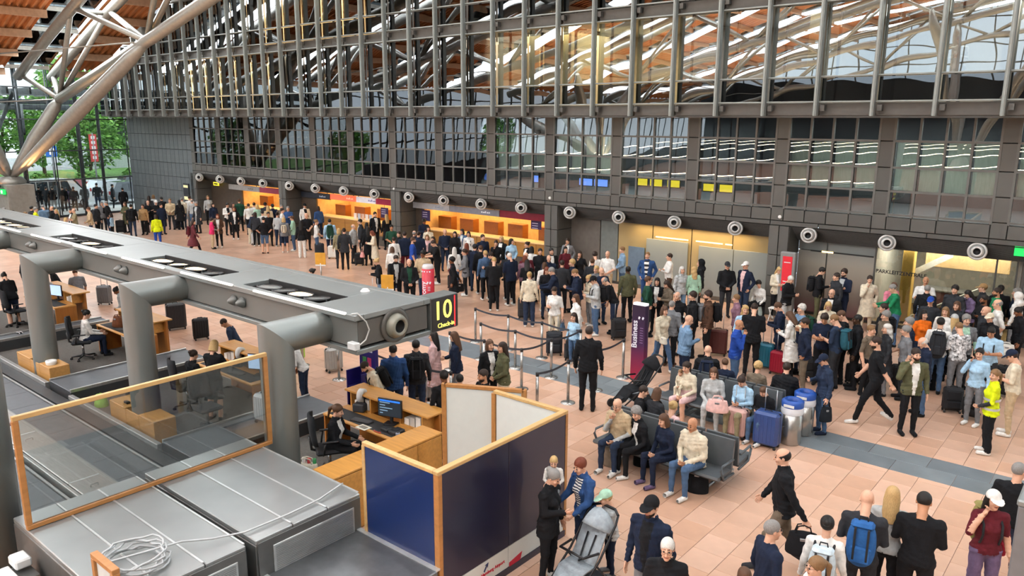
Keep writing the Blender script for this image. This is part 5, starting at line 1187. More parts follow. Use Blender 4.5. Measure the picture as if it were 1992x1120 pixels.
# ---- hair and hats in head coordinates
_hair = {}
def hair_mesh(st, lod):
    key = (st, lod)
    if key in _hair: return _hair[key]
    h = (.0085, .012)[lod]; s = Sdf((-.17, -.25, -.42), (.17, .26, .2), h)
    line = lambda X, Y, Z: (.062-1.15*(Y+.080)-Z)/1.52
    sk = f_ell((0, .022, .036), (.083, .100, .094)); big = f_ell((0, .028, .040), (.100, .114, .108))
    def put(fn, lo=(-.14, -.15, -.14), hi=(.14, .16, .15), k=.012, mode='add'): s.put(fn, lo, hi, 0, k, mode=mode)
    if st in ('short', 'pony', 'bun'): put(lambda X, Y, Z: np.maximum(np.maximum(sk(X, Y, Z), line(X, Y, Z)), -.085-Z))
    if st == 'thick': put(lambda X, Y, Z: np.maximum(np.maximum(f_ell((0, .022, .044), (.09, .106, .102))(X, Y, Z)+.006*np.sin(60*X)*np.sin(55*Y), line(X, Y, Z)), -.09-Z))
    if st == 'crop': put(lambda X, Y, Z: np.maximum(np.maximum(f_ell((0, .02, .032), (.078, .096, .090))(X, Y, Z), line(X, Y, Z)), -.07-Z))
    if st == 'fringe': put(lambda X, Y, Z: np.maximum(np.maximum(np.maximum(f_ell((0, .022, .02), (.079, .098, .085))(X, Y, Z), line(X, Y, Z)), -.08-Z), Z-.045-.3*(Y-.02)))
    if st == 'curly': put(lambda X, Y, Z: np.maximum(np.maximum(big(X, Y, Z)+.008*np.sin(70*X)*np.sin(70*Y+1)*np.sin(70*Z), (.055-1.0*(Y+.085)-Z)/1.4), -.12-Z))
    if st in ('bob', 'long', 'wavy'):
        def fb(X, Y, Z):
            low = {'bob': -.125, 'long': -.34, 'wavy': -.30}[st]
            top = sk(X, Y, Z); zz = np.interp(Z, [low, -.2, -.05, .05], [.070, .098, .098, .084]); cyy = np.interp(Z, [low, -.15, .05], [.095 if st != 'bob' else .03, .07 if st != 'bob' else .03, .022]); bb = np.interp(Z, [low, -.15, .05], [.035 if st != 'bob' else .08, .06 if st != 'bob' else .09, .1])
            q = np.sqrt((X/zz)**2+((Y-cyy)/bb)**2); d = np.maximum((q-1)*.07, np.maximum(low-Z, Z-.05)); d = np.minimum(top, d)
            if st == 'wavy': d = d+.006*np.sin(45*Z+20*X)
            face = np.maximum(np.abs(X)-.068, np.maximum(Y+.012, Z-.062+.45*np.abs(X)))
            return np.maximum(d, -face)
        put(fb, (-.13, -.12, -.38), (.13, .2, .15))
    if st == 'pony':
        put(f_cone((0, .115, .045), (0, .16, -.02), .026, .032), (-.06, .05, -.08), (.06, .22, .1), .02); put(f_cone((0, .16, -.02), (0, .15, -.2), .032, .014), (-.06, .1, -.25), (.06, .22, .02), .02)
    if st == 'bun': put(f_ell((0, .115, .065), (.045, .042, .042)), (-.06, .05, 0), (.06, .18, .13), .015)
    if st in ('cap', 'capb'):
        put(lambda X, Y, Z: np.maximum(f_ell((0, .018, .035), (.087, .106, .102))(X, Y, Z), .03-.12*(Y)-Z))
        put(lambda X, Y, Z: np.maximum(np.maximum(np.sqrt((X/.078)**2+((Y+.06)/.115)**2)-1, 0)*.07+np.abs(Z-.040-.18*(Y+.08)+.25*X*X*10*.1)-.006, Y+.055), (-.1, -.22, -.02), (.1, -.03, .09), .006)
    if st == 'hood': 
        def fh(X, Y, Z):
            d = f_ell((0, .03, .02), (.115, .125, .13))(X, Y, Z); face = np.maximum(np.sqrt((X/.075)**2+((Z+.01)/.105)**2)-1, 0)*.08+np.maximum(Y+.01, 0)
            return np.maximum(d, -(np.maximum((np.sqrt((X/.078)**2+((Z+.005)/.11)**2)-1)*.08, Y+.0)))
        put(fh, (-.15, -.15, -.16), (.15, .2, .19)); put(f_cone((0, .04, -.1), (0, .05, -.16), .10, .13), (-.2, -.1, -.3), (.2, .2, -.02), .03)
    if st == 'hat': 
        put(lambda X, Y, Z: np.maximum(f_ell((0, .02, .05), (.09, .105, .10))(X, Y, Z), .045-Z)); put(f_ell((0, .02, .05), (.15, .165, .010)), (-.16, -.16, .02), (.16, .2, .08), .01)
    V, Q, S, ce = s.mesh(); me = bpy.data.meshes.new('hair'); me.from_pydata([tuple(x) for x in V], [], [tuple(int(i) for i in q) for q in Q]); me.materials.append(M('slot_default')); me.polygons.foreach_set('use_smooth', [True]*len(Q)); me.update()
    _hair[key] = me
    return me
PAL = {'blk': ('#17181b', 'black'), 'chr': ('#2e3034', 'charcoal'), 'gry': ('#75777a', 'grey'), 'lgr': ('#aeb1b0', 'light grey'), 'wht': ('#dddbd5', 'white'), 'crm': ('#d3c8b0', 'cream'), 'bei': ('#bfa988', 'beige'), 'tan': ('#a8865c', 'tan'), 'brn': ('#523a2c', 'brown'), 'olv': ('#57573e', 'olive'), 'kha': ('#8a8164', 'khaki'),
       'grn': ('#1f7a50', 'green'), 'dgr': ('#1f4534', 'dark green'), 'mnt': ('#a3c9b0', 'mint'), 'nav': ('#1b2438', 'navy'), 'blu': ('#24479a', 'royal blue'), 'mbl': ('#2c4a78', 'blue'), 'jea': ('#4a6382', 'denim'), 'ljn': ('#7c97b0', 'pale denim'), 'djn': ('#27344a', 'dark denim'), 'lbl': ('#a3c6de', 'light blue'), 'tea': ('#2a5a68', 'teal'), 'red': ('#b02a2e', 'red'), 'mar': ('#5e1f28', 'maroon'),
       'pnk': ('#d67f92', 'pink'), 'hpk': ('#d83468', 'hot pink'), 'lpk': ('#d8b4b2', 'pale pink'), 'pur': ('#6a5a78', 'mauve'), 'org': ('#e8701c', 'orange'), 'yel': ('#d2e01a', 'neon yellow'), 'blz': ('#6f8ca8', 'steel blue'), 'mau': ('#8d6a78', 'dusty pink'), 'tau': ('#6b6052', 'taupe')}
HC = {'k': ('#171310', 'black'), 'd': ('#2e2018', 'dark'), 'n': ('#553a27', 'brown'), 'm': ('#80603e', 'light brown'), 'b': ('#bd9c68', 'blond'), 'g': ('#85827e', 'grey'), 'w': ('#cbc7bf', 'white'), 'r': ('#70351f', 'auburn')}
SK = {'l': '#d8a88c', 'm': '#bd8866', 'd': '#855539', 'k': '#48301f'}
HSTY = {'s': 'short', 'c': 'crop', 't': 'thick', 'f': 'fringe', 'y': 'curly', 'o': 'bob', 'l': 'long', 'v': 'wavy', 'p': 'pony', 'u': 'bun', '0': None, 'C': 'cap', 'H': 'hood', 'T': 'hat'}
HWORD = {'s': '%s-haired', 'c': 'close-cropped %s-haired', 't': '%s-haired', 'f': 'balding %s-haired', 'y': 'curly %s-haired', 'o': '%s-bobbed', 'l': 'long %s-haired', 'v': 'wavy %s-haired', 'p': '%s-ponytailed', 'u': '%s-hair-bunned'}
PALC = lambda c: PAL[c][0] if c in PAL else c
people = []
def person(x, y, H, fem, rz, pose, hair, top, inner, bot, shoe, garm, fl, desc, z=0., grp='people in the hall'):
    lod = 0 if x*x+y*y < 24.5**2 else 1
    kid = 2 if H < .95 else (1 if H < 1.42 else 0); hst, hcol = hair[0], hair[1] if len(hair) > 1 else 'k'
    me, M4, Tm, hands = body(pose, fem, garm, 'w' in fl, lod, kid)
    skin = skinm(SK[next((c[1] for c in fl.split() if c[0] == 'K' and len(c) == 2), 'l')])
    tm = cloth(PALC(top)); bm = cloth(PALC(bot)); sc = H/(1.75+(.24*({0: 1., 1: 1.28, 2: 1.42}[kid]-1)))
    fls = fl.split()
    if 'stripe' in fls: im = stripem('stripe_navy_white', '#e6e4de', '#28344a', 26)
    elif 'bands' in fls: im = stripem('bands_black_white', '#1b1c20', '#e0ded8', 7)
    else: im = cloth(PALC(inner)) if inner else tm
    if 'plaid' in fls: tm = stripem('plaid_red', '#7a2a32', '#40252c', 18)
    if 'print' in fls: tm = M('print_leaf', '#e4e4de', rough=.9, var=.9, scale=22); im = tm
    mats = [skin, tm, skin if 's' in fls else (cloth(PALC(next((c[1:] for c in fls if c[0] == 'S' and len(c) == 4), top))) if 'plaid' not in fls else tm), im, bm, skin if 'h' in fls else bm, cloth(PALC(shoe)), M('eye_dark', '#1c1512', rough=.3), hairm(HC[hcol][0]) if 'b' in fls else skin, M('lip_tone', '#9a5a4e', rough=.5)]
    if 'h' in fls and garm == 's': mats[4] = bm
    o = inst('person', me, None, (x, y, z), rz, (sc*(1.06 if 'f' in fls else 1.), sc*(1.1 if 'f' in fls else 1.), sc), mats)
    hs = HSTY[hst]
    if hs:
        hm = cloth(PALC(hcol2)) if (hcol2 := next((c[2:] for c in fls if c.startswith('c=')), None)) else hairm(HC[hcol][0])
        nm = {'cap': 'cap', 'hood': 'hood', 'hat': 'hat'}.get(hs, 'hair')
        ch = inst(nm, hair_mesh(hs, lod), o, mats=[hm]); ch.matrix_local = M4
        if nm == 'cap' or nm == 'hat':
            k = inst('hair', hair_mesh('long' if 'L' in fls else 'fringe', lod), o, mats=[hairm(HC[hcol][0])]); k.matrix_local = M4
    if 'g' in fls:
        g = MB()
        for q in (-1, 1): g.tube([(q*.031+.022*math.cos(a), -.101, .012+.016*math.sin(a)) for a in np.linspace(0, 2*PI, 11)[:-1]], .0022, 4, closed=True); g.tube([(q*.053, -.100, .016), (q*.076, .0, .012)], .0022, 4)
        g.tube([(-.009, -.103, .014), (.009, -.103, .014)], .0022, 4)
        gg = g.build('glasses', M('glasses_dark', '#26221f'), o); gg.matrix_local = M4
    if 'vest' in fls:
        for zz in (.02, -.17):
            V = []; F = []
            for k in range(25):
                a = 2*PI*k/24; V += [(.198*math.cos(a), .15*math.sin(a)-.0, zz-.13), (.198*math.cos(a), .15*math.sin(a), zz-.08)]
            for k in range(24): F.append((2*k, 2*k+2, 2*k+3, 2*k+1))
            bnd = MB().add(V, F, smooth=True).build('reflective_band', M('reflective_silver', '#c9cccc', rough=.3, metal=.4), o); bnd.matrix_local = Tm
    word = HWORD.get(hst, '')
    if hst == '0': hw = 'bald'
    elif hst == 'C': hw = PAL[next(c[2:] for c in fls if c.startswith('c='))][1]+'-capped'
    elif hst == 'H': hw = 'hooded'
    elif hst == 'T': hw = 'hatted'
    else: hw = word % HC[hcol][1]
    o['label'] = desc; o['category'] = 'person'; o['group'] = grp
    people.append((o, hw, Tm, hands, sc, rz))
    return o
# ---- carried and standing bags
def add_child_mesh(mb, nm, m, par): return mb.build(nm, m, par)
_bp = {}
def backpack(col, owner=None, loc=None, rz=0., lab='', sc=1., tall=0., tilt=0.):
    key = (col, tall)
    t = empty('backpack', (0, 0, 0)); m = cloth(PALC(col)); ml = M('strap_black', '#222326', rough=.9)
    if key not in _bp:
        s = Sdf((-.22, -.02, -.34), (.22, .26, .32+tall), .014)
        s.put(lambda X, Y, Z: f_ell((0, .10, 0), (.165, .10, .25+tall))(X, Y, Z)*.35+.65*(((np.abs(X)/.15)**4+(np.abs(Y-.09)/.085)**4+(np.abs(Z)/(.235+tall))**4)**.25-1)*.09, (-.2, 0, -.3-tall), (.2, .24, .3+tall), 0, .02)
        V, Q, S, ce = s.mesh(); me = bpy.data.meshes.new('pack'); me.from_pydata([tuple(v) for v in V], [], [tuple(int(i) for i in q) for q in Q]); me.materials.append(M('slot_default')); me.polygons.foreach_set('use_smooth', [True]*len(Q))
        pk = MB().box(-.115, .115, .17, .215, -.2, .0, bev=.02).mesh('front_pocket', M('slot_default'))
        ld = MB().box(-.125, .125, .01, .19, .17+tall, .235+tall, bev=.03).mesh('lid', M('slot_default'))
        st = MB().tube([(0, .02, .2), (0, -.09, .24), (0, -.235, .16), (0, -.26, .02), (0, -.2, -.12), (0, .02, -.2)], .016, 6).mesh('shoulder_strap', ml)
        hd = MB().tube([(-.05, .06, .22+tall), (-.04, .06, .28+tall), (.04, .06, .28+tall), (.05, .06, .22+tall)], .010, 6).mesh('grab_handle', ml)
        _bp[key] = (me, pk, st, hd, ld)
    me, pk, st, hd, ld = _bp[key]; inst('lid', ld, t, mats=[m])
    for q in (-.07, .07): MB().box(q-.012, q+.012, .02, .222, -.16, .19+tall, bev=.006).build('compression_strap', ml, t)
    inst('pack', me, t, mats=[m]); inst('front_pocket', pk, t, mats=[m]); inst('grab_handle', hd, t)
    if owner is not None:
        for q in (-.11, .11): inst('shoulder_strap', st, t, (q, 0, 0))
        ow, hw, Tm, hands, s_, rz_ = owner
        t.matrix_world = Matrix.Translation(ow.location) @ Matrix.Rotation(rz_, 4, 'Z') @ Matrix.Scale(s_, 4) @ Tm @ Matrix.Translation((0, .115, -.05-tall*.5)) @ Matrix.Scale(sc, 4)
    else:
        t.location = loc; t.rotation_euler = (tilt, 0, rz); t.scale = (sc, sc, sc)
    return tag(t, lab, 'backpack', 'bags of the travellers')
_sc = {}
def suitcase(x, y, rz, H, col, lab, handle=True, soft=False, z=0.):
    t = empty('suitcase', (x, y, z), rz); key = (round(H, 2), soft); pm_ = (M('case_'+PALC(col).strip('#'), PALC(col), rough=.35 if not soft else .85, var=.04, spec=.5))
    ml = M('case_black', '#1c1d1f', rough=.5); mc = M('case_chrome', '#a4a6a8', rough=.3, metal=.7)
    if key not in _sc:
        W_, D_ = H*.335, H*.2; b = MB().box(-W_, W_, -D_, D_, .06, H, bev=.045).mesh('shell', M('slot_default'))
        rb = MB()
        if not soft:
            for k in range(6):
                xx = -W_*.78+k*W_*1.56/5; rb.box(xx-.012, xx+.012, -D_-.008, D_+.008, .12, H-.06, bev=.005)
        else: rb.box(-W_*.75, W_*.75, -D_-.03, -D_+.01, .12, H*.5, bev=.02); rb.box(-W_*.7, W_*.7, -D_-.02, -D_+.01, H*.55, H*.9, bev=.015)
        rm = rb.mesh('ribs' if not soft else 'pockets', M('slot_default'))
        hd = MB().tube([(-W_*.45, D_*.6, H), (-W_*.45, D_*.6, H+.42), (W_*.45, D_*.6, H+.42), (W_*.45, D_*.6, H)], .010, 6).mesh('pull_handle', mc)
        gp = MB().tube([(-.07, 0, H), (-.06, 0, H+.03), (.06, 0, H+.03), (.07, 0, H)], .011, 6).mesh('carry_handle', ml)
        wh = MB().lathe([(.001, -.018), (.03, -.018), (.03, .018), (.001, .018)], n=12, axis='x').mesh('wheel', ml)
        zp = MB().box(-W_-.003, W_+.003, -.006, .006, .055, H+.003, bev=.002).mesh('zip', ml)
        _sc[key] = (b, rm, hd, gp, wh, zp, W_, D_)
    b, rm, hd, gp, wh, zp, W_, D_ = _sc[key]
    inst('shell', b, t, mats=[pm_]); inst('ribs' if not soft else 'pockets', rm, t, mats=[pm_]); inst('carry_handle', gp, t); inst('zip', zp, t)
    if handle: inst('pull_handle', hd, t)
    for a in (-1, 1):
        for c in (-1, 1): inst('wheel', wh, t, (a*W_*.8, c*D_*.7, .031))
    return tag(t, lab, 'suitcase', 'suitcases of the travellers')
def handbag(x, y, z, rz, sx, sy, sz, col, lab, cat='bag', strap=.2):
    t = empty('handbag', (x, y, z), rz); m = cloth(PALC(col))
    s = Sdf((-sx-.05, -sy-.05, -.03), (sx+.05, sy+.05, sz+.05), max(.012, sz/22))
    s.put(lambda X, Y, Z: np.maximum(f_loft([0, sz*.3, sz], [sx*.98, sx, sx*.8], [sy, sy*.95, sy*.5], [0, 0, 0], 0, sz)(X, Y, Z), 0-Z)*1., (-sx, -sy, 0), (sx, sy, sz), 0, .01)
    V, Q, S, ce = s.mesh(); me = bpy.data.meshes.new('pouch'); me.from_pydata([tuple(v) for v in V], [], [tuple(int(i) for i in q) for q in Q]); me.materials.append(m); me.polygons.foreach_set('use_smooth', [True]*len(Q)); inst('pouch', me, t)
    for q in (-1, 1):
        if strap: MB().tube([(-sx*.5, q*sy*.3, sz-.02), (-sx*.35, q*sy*.25, sz+strap*.8), (0, q*sy*.2, sz+strap), (sx*.35, q*sy*.25, sz+strap*.8), (sx*.5, q*sy*.3, sz-.02)], .009, 6).build('strap', m, t)
    B(-sx*.2, sx*.2, -sy*.75, -sy*.55, sz*.72, sz*.85, bev=.004).build('clasp', M('case_chrome'), t)
    return tag(t, lab, cat, 'bags of the travellers')
# x, y, height, build, heading, pose, hair, top, inner, bottom, shoes, garment, flags, label ('@' stands for the place), base z
CROWD = {
'outside the end glass': (
'-57.20 19.45 1.75 0 -1.90 stand sk blk - chr blk j||black-haired person in black jacket and charcoal trousers@, left one|0',
'-56.80 19.74 1.72 0 -2.43 stand sd chr - chr blk j||dark-haired person in charcoal jacket and charcoal trousers@|0',
'-56.54 20.05 1.75 0 -1.91 pocket sk blk - lgr blk j||black-haired person in black jacket and light grey trousers@|0',
'-55.91 20.45 1.76 0 -1.57 stand sk blk - chr blk j||black-haired person in black jacket and charcoal trousers@, right one|0',
'-56.22 20.78 1.62 1 -1.92 stand sd pur - djn blk l||dark-haired person in mauve long jacket and dark denim trousers@|0',
'-55.72 21.04 1.7 0 -1.93 stand sk chr - blk blk j||black-haired person in charcoal jacket and black trousers@, left one|0',
'-55.93 21.79 1.78 0 -1.59 turn sk gry - blk blk j||black-haired person in grey jacket and black trousers@|0',
'-56.64 22.91 1.78 0 -1.96 stand Ck blk - djn blk j|c=blk|black-capped person in black jacket and dark denim trousers@|0',
'-55.35 23.39 1.75 0 2.74 stand sk chr - blk blk j||black-haired person in charcoal jacket and black trousers@, right one|0',
'-52.52 22.85 1.7 0 -1.98 stand sk blk - blk blk j||black-haired person in black jacket and black trousers@|0',
),
'in the far left crowd': (
'-44.53 13.43 1.75 0 2.85 stand sg red - chr blk j||grey-haired person in red jacket and charcoal trousers@|0',
'-44.15 13.77 1.62 1 -1.52 phone sd mau - djn blk t||dark-haired person in dusty pink shirt and dark denim trousers@|0',
'-43.21 13.94 1.6 1 2.83 stand lm tau - chr blk l||long light-brown-haired person in taupe long jacket and charcoal trousers@|0',
'-44.38 14.64 1.74 0 -2.94 stand sk chr - djn blk j||black-haired person in charcoal jacket and dark denim trousers@|0',
'-43.62 14.55 1.75 0 2.82 stand sg yel - djn blk t||grey-haired person in neon yellow shirt and dark denim trousers@|0',
'-44.71 15.33 1.74 0 -1.55 phone sg blz - gry blk j||grey-haired person in steel blue jacket and grey trousers@|0',
'-43.98 15.48 1.7 0 0.19 stand fm blk - blk blk j||balding person in black jacket and black trousers@|0',
'-42.69 15.20 1.66 1 -0.17 turn lb blk - blk blk j||long blond-haired person in black jacket and black trousers@|0',
'-41.89 15.29 1.3 1 2.79 stand lb tan - brn blk l||long blond-haired child in tan long jacket and brown trousers@|0',
'-42.38 15.79 1.66 1 0.17 stand ld chr wht blk blk j||long dark-haired person in charcoal jacket and black trousers@, left one|0',
'-41.96 15.75 1.72 0 -0.18 cross fg kha - gry blk t|s|balding person in khaki shirt and grey trousers@|0',
'-41.88 16.46 1.72 0 -0.37 clasp sn bei - djn blk j||brown-haired person in beige jacket and dark denim trousers@|0',
'-42.78 17.14 1.76 0 2.24 stand sk chr - blk blk j||black-haired person in charcoal jacket and black trousers@|0',
'-44.27 18.07 1.72 0 1.53 stand sg gry - chr blk j||grey-haired person in grey jacket and charcoal trousers@|0',
'-43.53 18.06 1.8 0 -0.22 chin cg blk - djn blk j||cropped grey-haired person in black jacket and dark denim trousers@|0',
'-42.40 17.73 1.25 1 -0.75 stand od lbl - blk blk j||dark-bobbed child in light blue jacket and black trousers@|0',
'-43.46 18.95 1.68 1 0.46 cross vn olv - chr blk c||wavy brown-haired person in olive coat@|0',
'-41.78 18.52 1.72 0 -2.16 stand sk blk - djn blk j||black-haired person in black jacket and dark denim trousers@|0',
'-41.88 19.19 1.66 1 0.79 stand pd tan - blk blk j||dark-ponytailed person in tan jacket and black trousers@|0',
'-42.65 19.84 1.75 0 1.48 cross fg blk - blk blk t||balding person in black shirt and black trousers@|0',
'-42.46 20.20 1.75 0 1.30 cross Cg blk - blk blk t|c=wht|white-capped person in black shirt and black trousers@|0',
'-41.24 19.86 1.68 0 1.65 stand sd nav - djn blk j||dark-haired person in navy jacket and dark denim trousers@|0',
'-45.52 21.26 1.72 1 -2.01 stand ld chr - blk blk j||long dark-haired person in charcoal jacket and black trousers@, right one|0',
'-46.16 21.83 1.7 1 -2.36 stand om lgr - blk blk j||light-brown-bobbed person in light grey jacket and black trousers@|0',
'-44.37 21.46 1.72 0 -1.67 stand sk blk wht blk blk j||black-haired person in black jacket and black trousers@|0',
'-42.77 21.15 1.76 0 0.94 clasp cm bei - chr blk j||cropped light-brown-haired person in beige jacket and charcoal trousers@|0',
'-42.32 21.45 1.68 1 -1.69 stand lk blk - blk blk c||long black-haired person in black coat@|0',
'-42.94 21.93 1.75 0 -2.39 stand cg crm - djn blk j||cropped grey-haired person in cream jacket and dark denim trousers@|0',
'-43.18 22.52 1.78 0 -2.23 stand sd wht - gry blk t||dark-haired person in white shirt and grey trousers@|0',
'-41.96 22.02 1.72 0 -1.88 stand fg lgr - jea blk t||balding person in light grey shirt and denim trousers@|0',
'-40.26 21.38 1.74 1 0.38 stand sg chr lgr blk blk c||grey-haired person in charcoal coat@|0',
'-37.17 17.62 1.62 1 -2.05 stand od yel - blu wht j||dark-bobbed person in neon yellow jacket and royal blue trousers@|0',
'-33.56 17.53 1.68 1 2.57 walk ld blk - blk blk c|plaid|long dark-haired person in red plaid top@|0',
'-34.79 19.13 1.5 1 2.81 hold yd hpk - bei blk v|Slgr|curly dark-haired person in hot pink vest and beige trousers@|0',
'-43.07 23.60 1.74 1 1.24 stand om lgr - blk blk t||light-brown-bobbed person in light grey shirt and black trousers@|0',
'-40.10 22.24 1.6 1 1.41 stand od nav - lgr blk j||dark-bobbed person in navy jacket and light grey trousers@|0',
'-34.84 19.52 1.66 1 0.89 clasp lr brn wht blk wht l||long auburn-haired person in brown long jacket and black trousers@|0',
),
'by the left ticket counters': (
'-38.38 22.09 1.76 0 1.40 phone1 sk wht blk blk blk t||black-haired person in white shirt and black trousers holding a phone@|0',
'-36.61 21.45 1.72 1 0.95 pocket un blk wht blk wht j|Km|brown-bunned person in black jacket and black trousers@|0',
'-39.20 22.90 1.64 1 1.74 stand od mar - blk blk t||dark-bobbed person in maroon shirt and black trousers@|0',
'-39.27 23.34 1.8 0 -2.28 stand sn dgr - blk blk j||brown-haired person in dark green jacket and black trousers@|0',
'-37.56 22.87 1.7 0 -1.94 stand sd wht - blk blk t||dark-haired person in white shirt and black trousers@|0',
'-37.65 23.26 1.72 0 -2.30 stand sd wht - gry blk t||dark-haired person in white shirt and grey trousers@|0',
'-37.08 23.10 1.66 1 -1.78 stand ob mnt - crm blk t||blond-bobbed person in mint shirt and cream trousers@|0',
'-34.70 21.15 1.66 1 3.12 bend ok nav - crm wht j|w|black-bobbed person in navy jacket and cream trousers@|0',
'-33.90 20.96 1.68 1 -2.47 stand od chr - blk wht j||dark-bobbed person in charcoal jacket and black trousers@|0',
'-33.86 21.35 1.74 0 -2.05 stand sk wht - blk blk t||black-haired person in white shirt and black trousers@|0',
'-31.75 20.05 1.72 0 -2.17 hips sk blk - jea blk t|s h|black-haired person in black shirt and denim shorts@|0',
'-36.87 23.44 1.76 0 -2.49 stand Cd chr - blk blk j|c=blk|black-capped person in charcoal jacket and black trousers@|0',
'-35.90 22.99 1.7 1 -2.31 stand lb bei - tan blk j||long blond-haired person in beige jacket and tan trousers@|0',
'-36.05 23.37 1.74 0 -1.80 stand Ck nav - blk blk j|c=chr|charcoal-capped person in navy jacket and black trousers@|0',
'-33.46 21.41 1.7 0 1.18 stand sk blk - blk blk t|Km|black-haired person in black shirt and black trousers@|0',
'-32.95 21.58 1.7 1 -2.67 stand ud lgr - djn wht t||dark-bunned person in light grey shirt and dark denim trousers@|0',
'-33.86 22.46 1.76 0 2.56 stand sd wht - djn blk t||dark-haired person in white shirt and dark denim trousers@|0',
'-31.25 20.80 1.66 1 -2.25 stand ob gry - nav wht j|h|blond-bobbed person in grey jacket and navy shorts@|0',
'-34.28 23.11 1.78 0 0.63 cross cg mbl - blk blk t||cropped grey-haired person in blue shirt and black trousers@|0',
'-35.41 23.47 1.75 0 1.33 stand cg tau - blk blk j||cropped grey-haired person in taupe jacket and black trousers@|0',
'-31.30 21.33 1.68 1 -0.77 clasp sn mnt - jea wht j||brown-haired person in mint jacket and denim trousers@|0',
'-34.74 24.45 1.78 0 1.31 stand Ck wht blk chr blk j|c=blk|black-capped person in white jacket and charcoal trousers@|0',
'-31.01 21.88 1.8 0 1.31 clasp 0 blk - blk blk t|s|bald person in black shirt and black trousers@|0',
'-33.54 24.45 1.72 1 -1.85 stand od mbl - nav blk j||dark-bobbed person in blue jacket and navy trousers@|0',
'-29.37 21.23 1.68 1 2.55 clasp um wht - jea wht t|s|light-brown-bunned person in white shirt and denim trousers@|0',
'-29.43 20.47 1.7 1 -2.35 stand lk blk - wht wht j|w|long black-haired person in black jacket and white trousers@|0',
'-28.79 21.56 1.72 0 -2.21 stand sk lbl - nav wht j||black-haired person in light blue jacket and navy trousers@|0',
'-26.12 20.01 1.7 1 -2.22 stand ob kha - chr blk j||blond-bobbed person in khaki jacket and charcoal trousers@|0',
'-25.72 19.97 1.74 0 -2.32 stand sd chr - blk blk l||dark-haired person in charcoal long jacket and black trousers@|0',
'-26.60 21.13 1.72 0 1.95 stand fg lgr - chr blk j||balding person in light grey jacket and charcoal trousers@|0',
'-27.36 22.18 1.78 0 -0.68 stand sk chr wht blk blk j||black-haired person in charcoal jacket and black trousers@|0',
'-26.91 22.15 1.66 1 -2.61 stand ok blk - blk blk j||black-bobbed person in black jacket and black trousers@|0',
'-25.70 21.21 1.68 1 -2.09 stand lk blk - blk blk c||long black-haired person in black coat@|0',
'-28.76 24.20 1.82 0 1.39 stand sk blk wht blk blk j||black-haired person in black jacket and black trousers@|0',
'-28.20 24.45 1.72 1 -1.94 stand lb blk - blk blk c||long blond-haired person in black coat@|0',
'-24.87 20.85 1.64 1 -0.70 phone or crm - blk blk c||auburn-bobbed person in cream coat@|0',
),
'before the red-signed counter': (
'-25.22 22.11 1.72 0 1.03 clasp sk dgr - blk blk t|s Km|black-haired person in dark green shirt and black trousers@|0',
'-22.74 20.05 1.66 1 -2.12 stand ud wht - djn blk t||dark-bunned person in white shirt and dark denim trousers@|0',
'-23.55 21.05 1.7 0 0.32 stand sd blk - blk blk j||dark-haired person in black jacket and black trousers@|0',
'-22.69 20.58 1.82 0 -2.22 stand sd nav - mar blk j||dark-haired person in navy jacket and maroon trousers@|0',
'-21.50 19.88 1.8 0 2.48 stand cn blu - blk wht t|s b|cropped brown-haired person in royal blue shirt and black trousers@|0',
'-21.27 18.66 1.6 1 -2.47 stand on wht - djn wht j||brown-bobbed person in white jacket and dark denim trousers@|0',
'-23.01 21.38 1.74 0 -2.67 stand fg nav - djn blk j||balding person in navy jacket and dark denim trousers@|0',
'-22.63 21.26 1.76 0 -2.50 stand cd nav - jea blk j||cropped dark-haired person in navy jacket and denim trousers@|0',
'-24.05 23.18 1.66 1 0.89 clasp ld crm - bei wht t||long dark-haired person in cream shirt and beige trousers@|0',
'-25.61 24.40 1.74 0 1.16 phone1 yk nav - blk blk j|Kd|curly black-haired person in navy jacket and black trousers@|0',
'-21.77 21.25 1.64 1 0.27 stand ld chr - blk blk j||long dark-haired person in charcoal jacket and black trousers@|0',
'-23.55 22.63 1.4 1 0.81 stand om lpk - blk wht t||light-brown-bobbed child in pale pink shirt and black trousers@|0',
'-22.38 22.51 1.76 0 0.96 clasp 0 nav - djn blk t||bald person in navy shirt and dark denim trousers@|0',
'-20.70 20.42 1.72 0 -0.60 reach sd blk - blk wht t|s f|dark-haired person in black shirt and black trousers@|0',
'-22.03 22.75 1.66 1 0.59 clasp lk blk - blk blk j||long black-haired person in black jacket and black trousers@|0',
'-22.32 23.52 1.66 1 0.06 chin ok jea wht djn wht j||black-bobbed person in denim jacket and dark denim trousers@|0',
'-21.61 23.12 1.66 1 0.58 stand ok wht - djn wht j||black-bobbed person in white jacket and dark denim trousers@|0',
'-19.94 22.14 1.8 0 1.26 pocket sd nav - djn blk j||dark-haired person in navy jacket and dark denim trousers@|0',
'-19.62 20.88 1.64 1 -2.39 stand lr blk - blk blk j||long auburn-haired person in black jacket and black trousers@|0',
'-18.80 20.43 1.74 0 -2.57 stand Cd nav - djn blk j|c=chr|charcoal-capped person in navy jacket and dark denim trousers@|0',
'-18.31 20.22 1.78 0 -2.06 stand cn blk - blk wht j||cropped brown-haired person in black jacket and black trousers@|0',
'-18.52 19.63 1.7 1 -0.73 clasp pd gry - blk wht l||dark-ponytailed person in grey long jacket and black trousers@|0',
'-19.39 19.98 1.62 1 -2.37 stand lw wht - jea wht j||long white-haired person in white jacket and denim trousers@|0',
'-19.05 18.10 1.78 0 0.64 hold yk bei - djn blk j|Kd|curly black-haired person in beige jacket and dark denim trousers@|0',
'-18.23 16.69 1.78 0 0.92 clasp 0 blk dgr blk blk j||bald person in black jacket and black trousers@|0',
'-19.09 16.87 1.8 0 1.02 push sd blk lgr blk blk j|b|dark-haired person in black jacket and black trousers hands forward@|0',
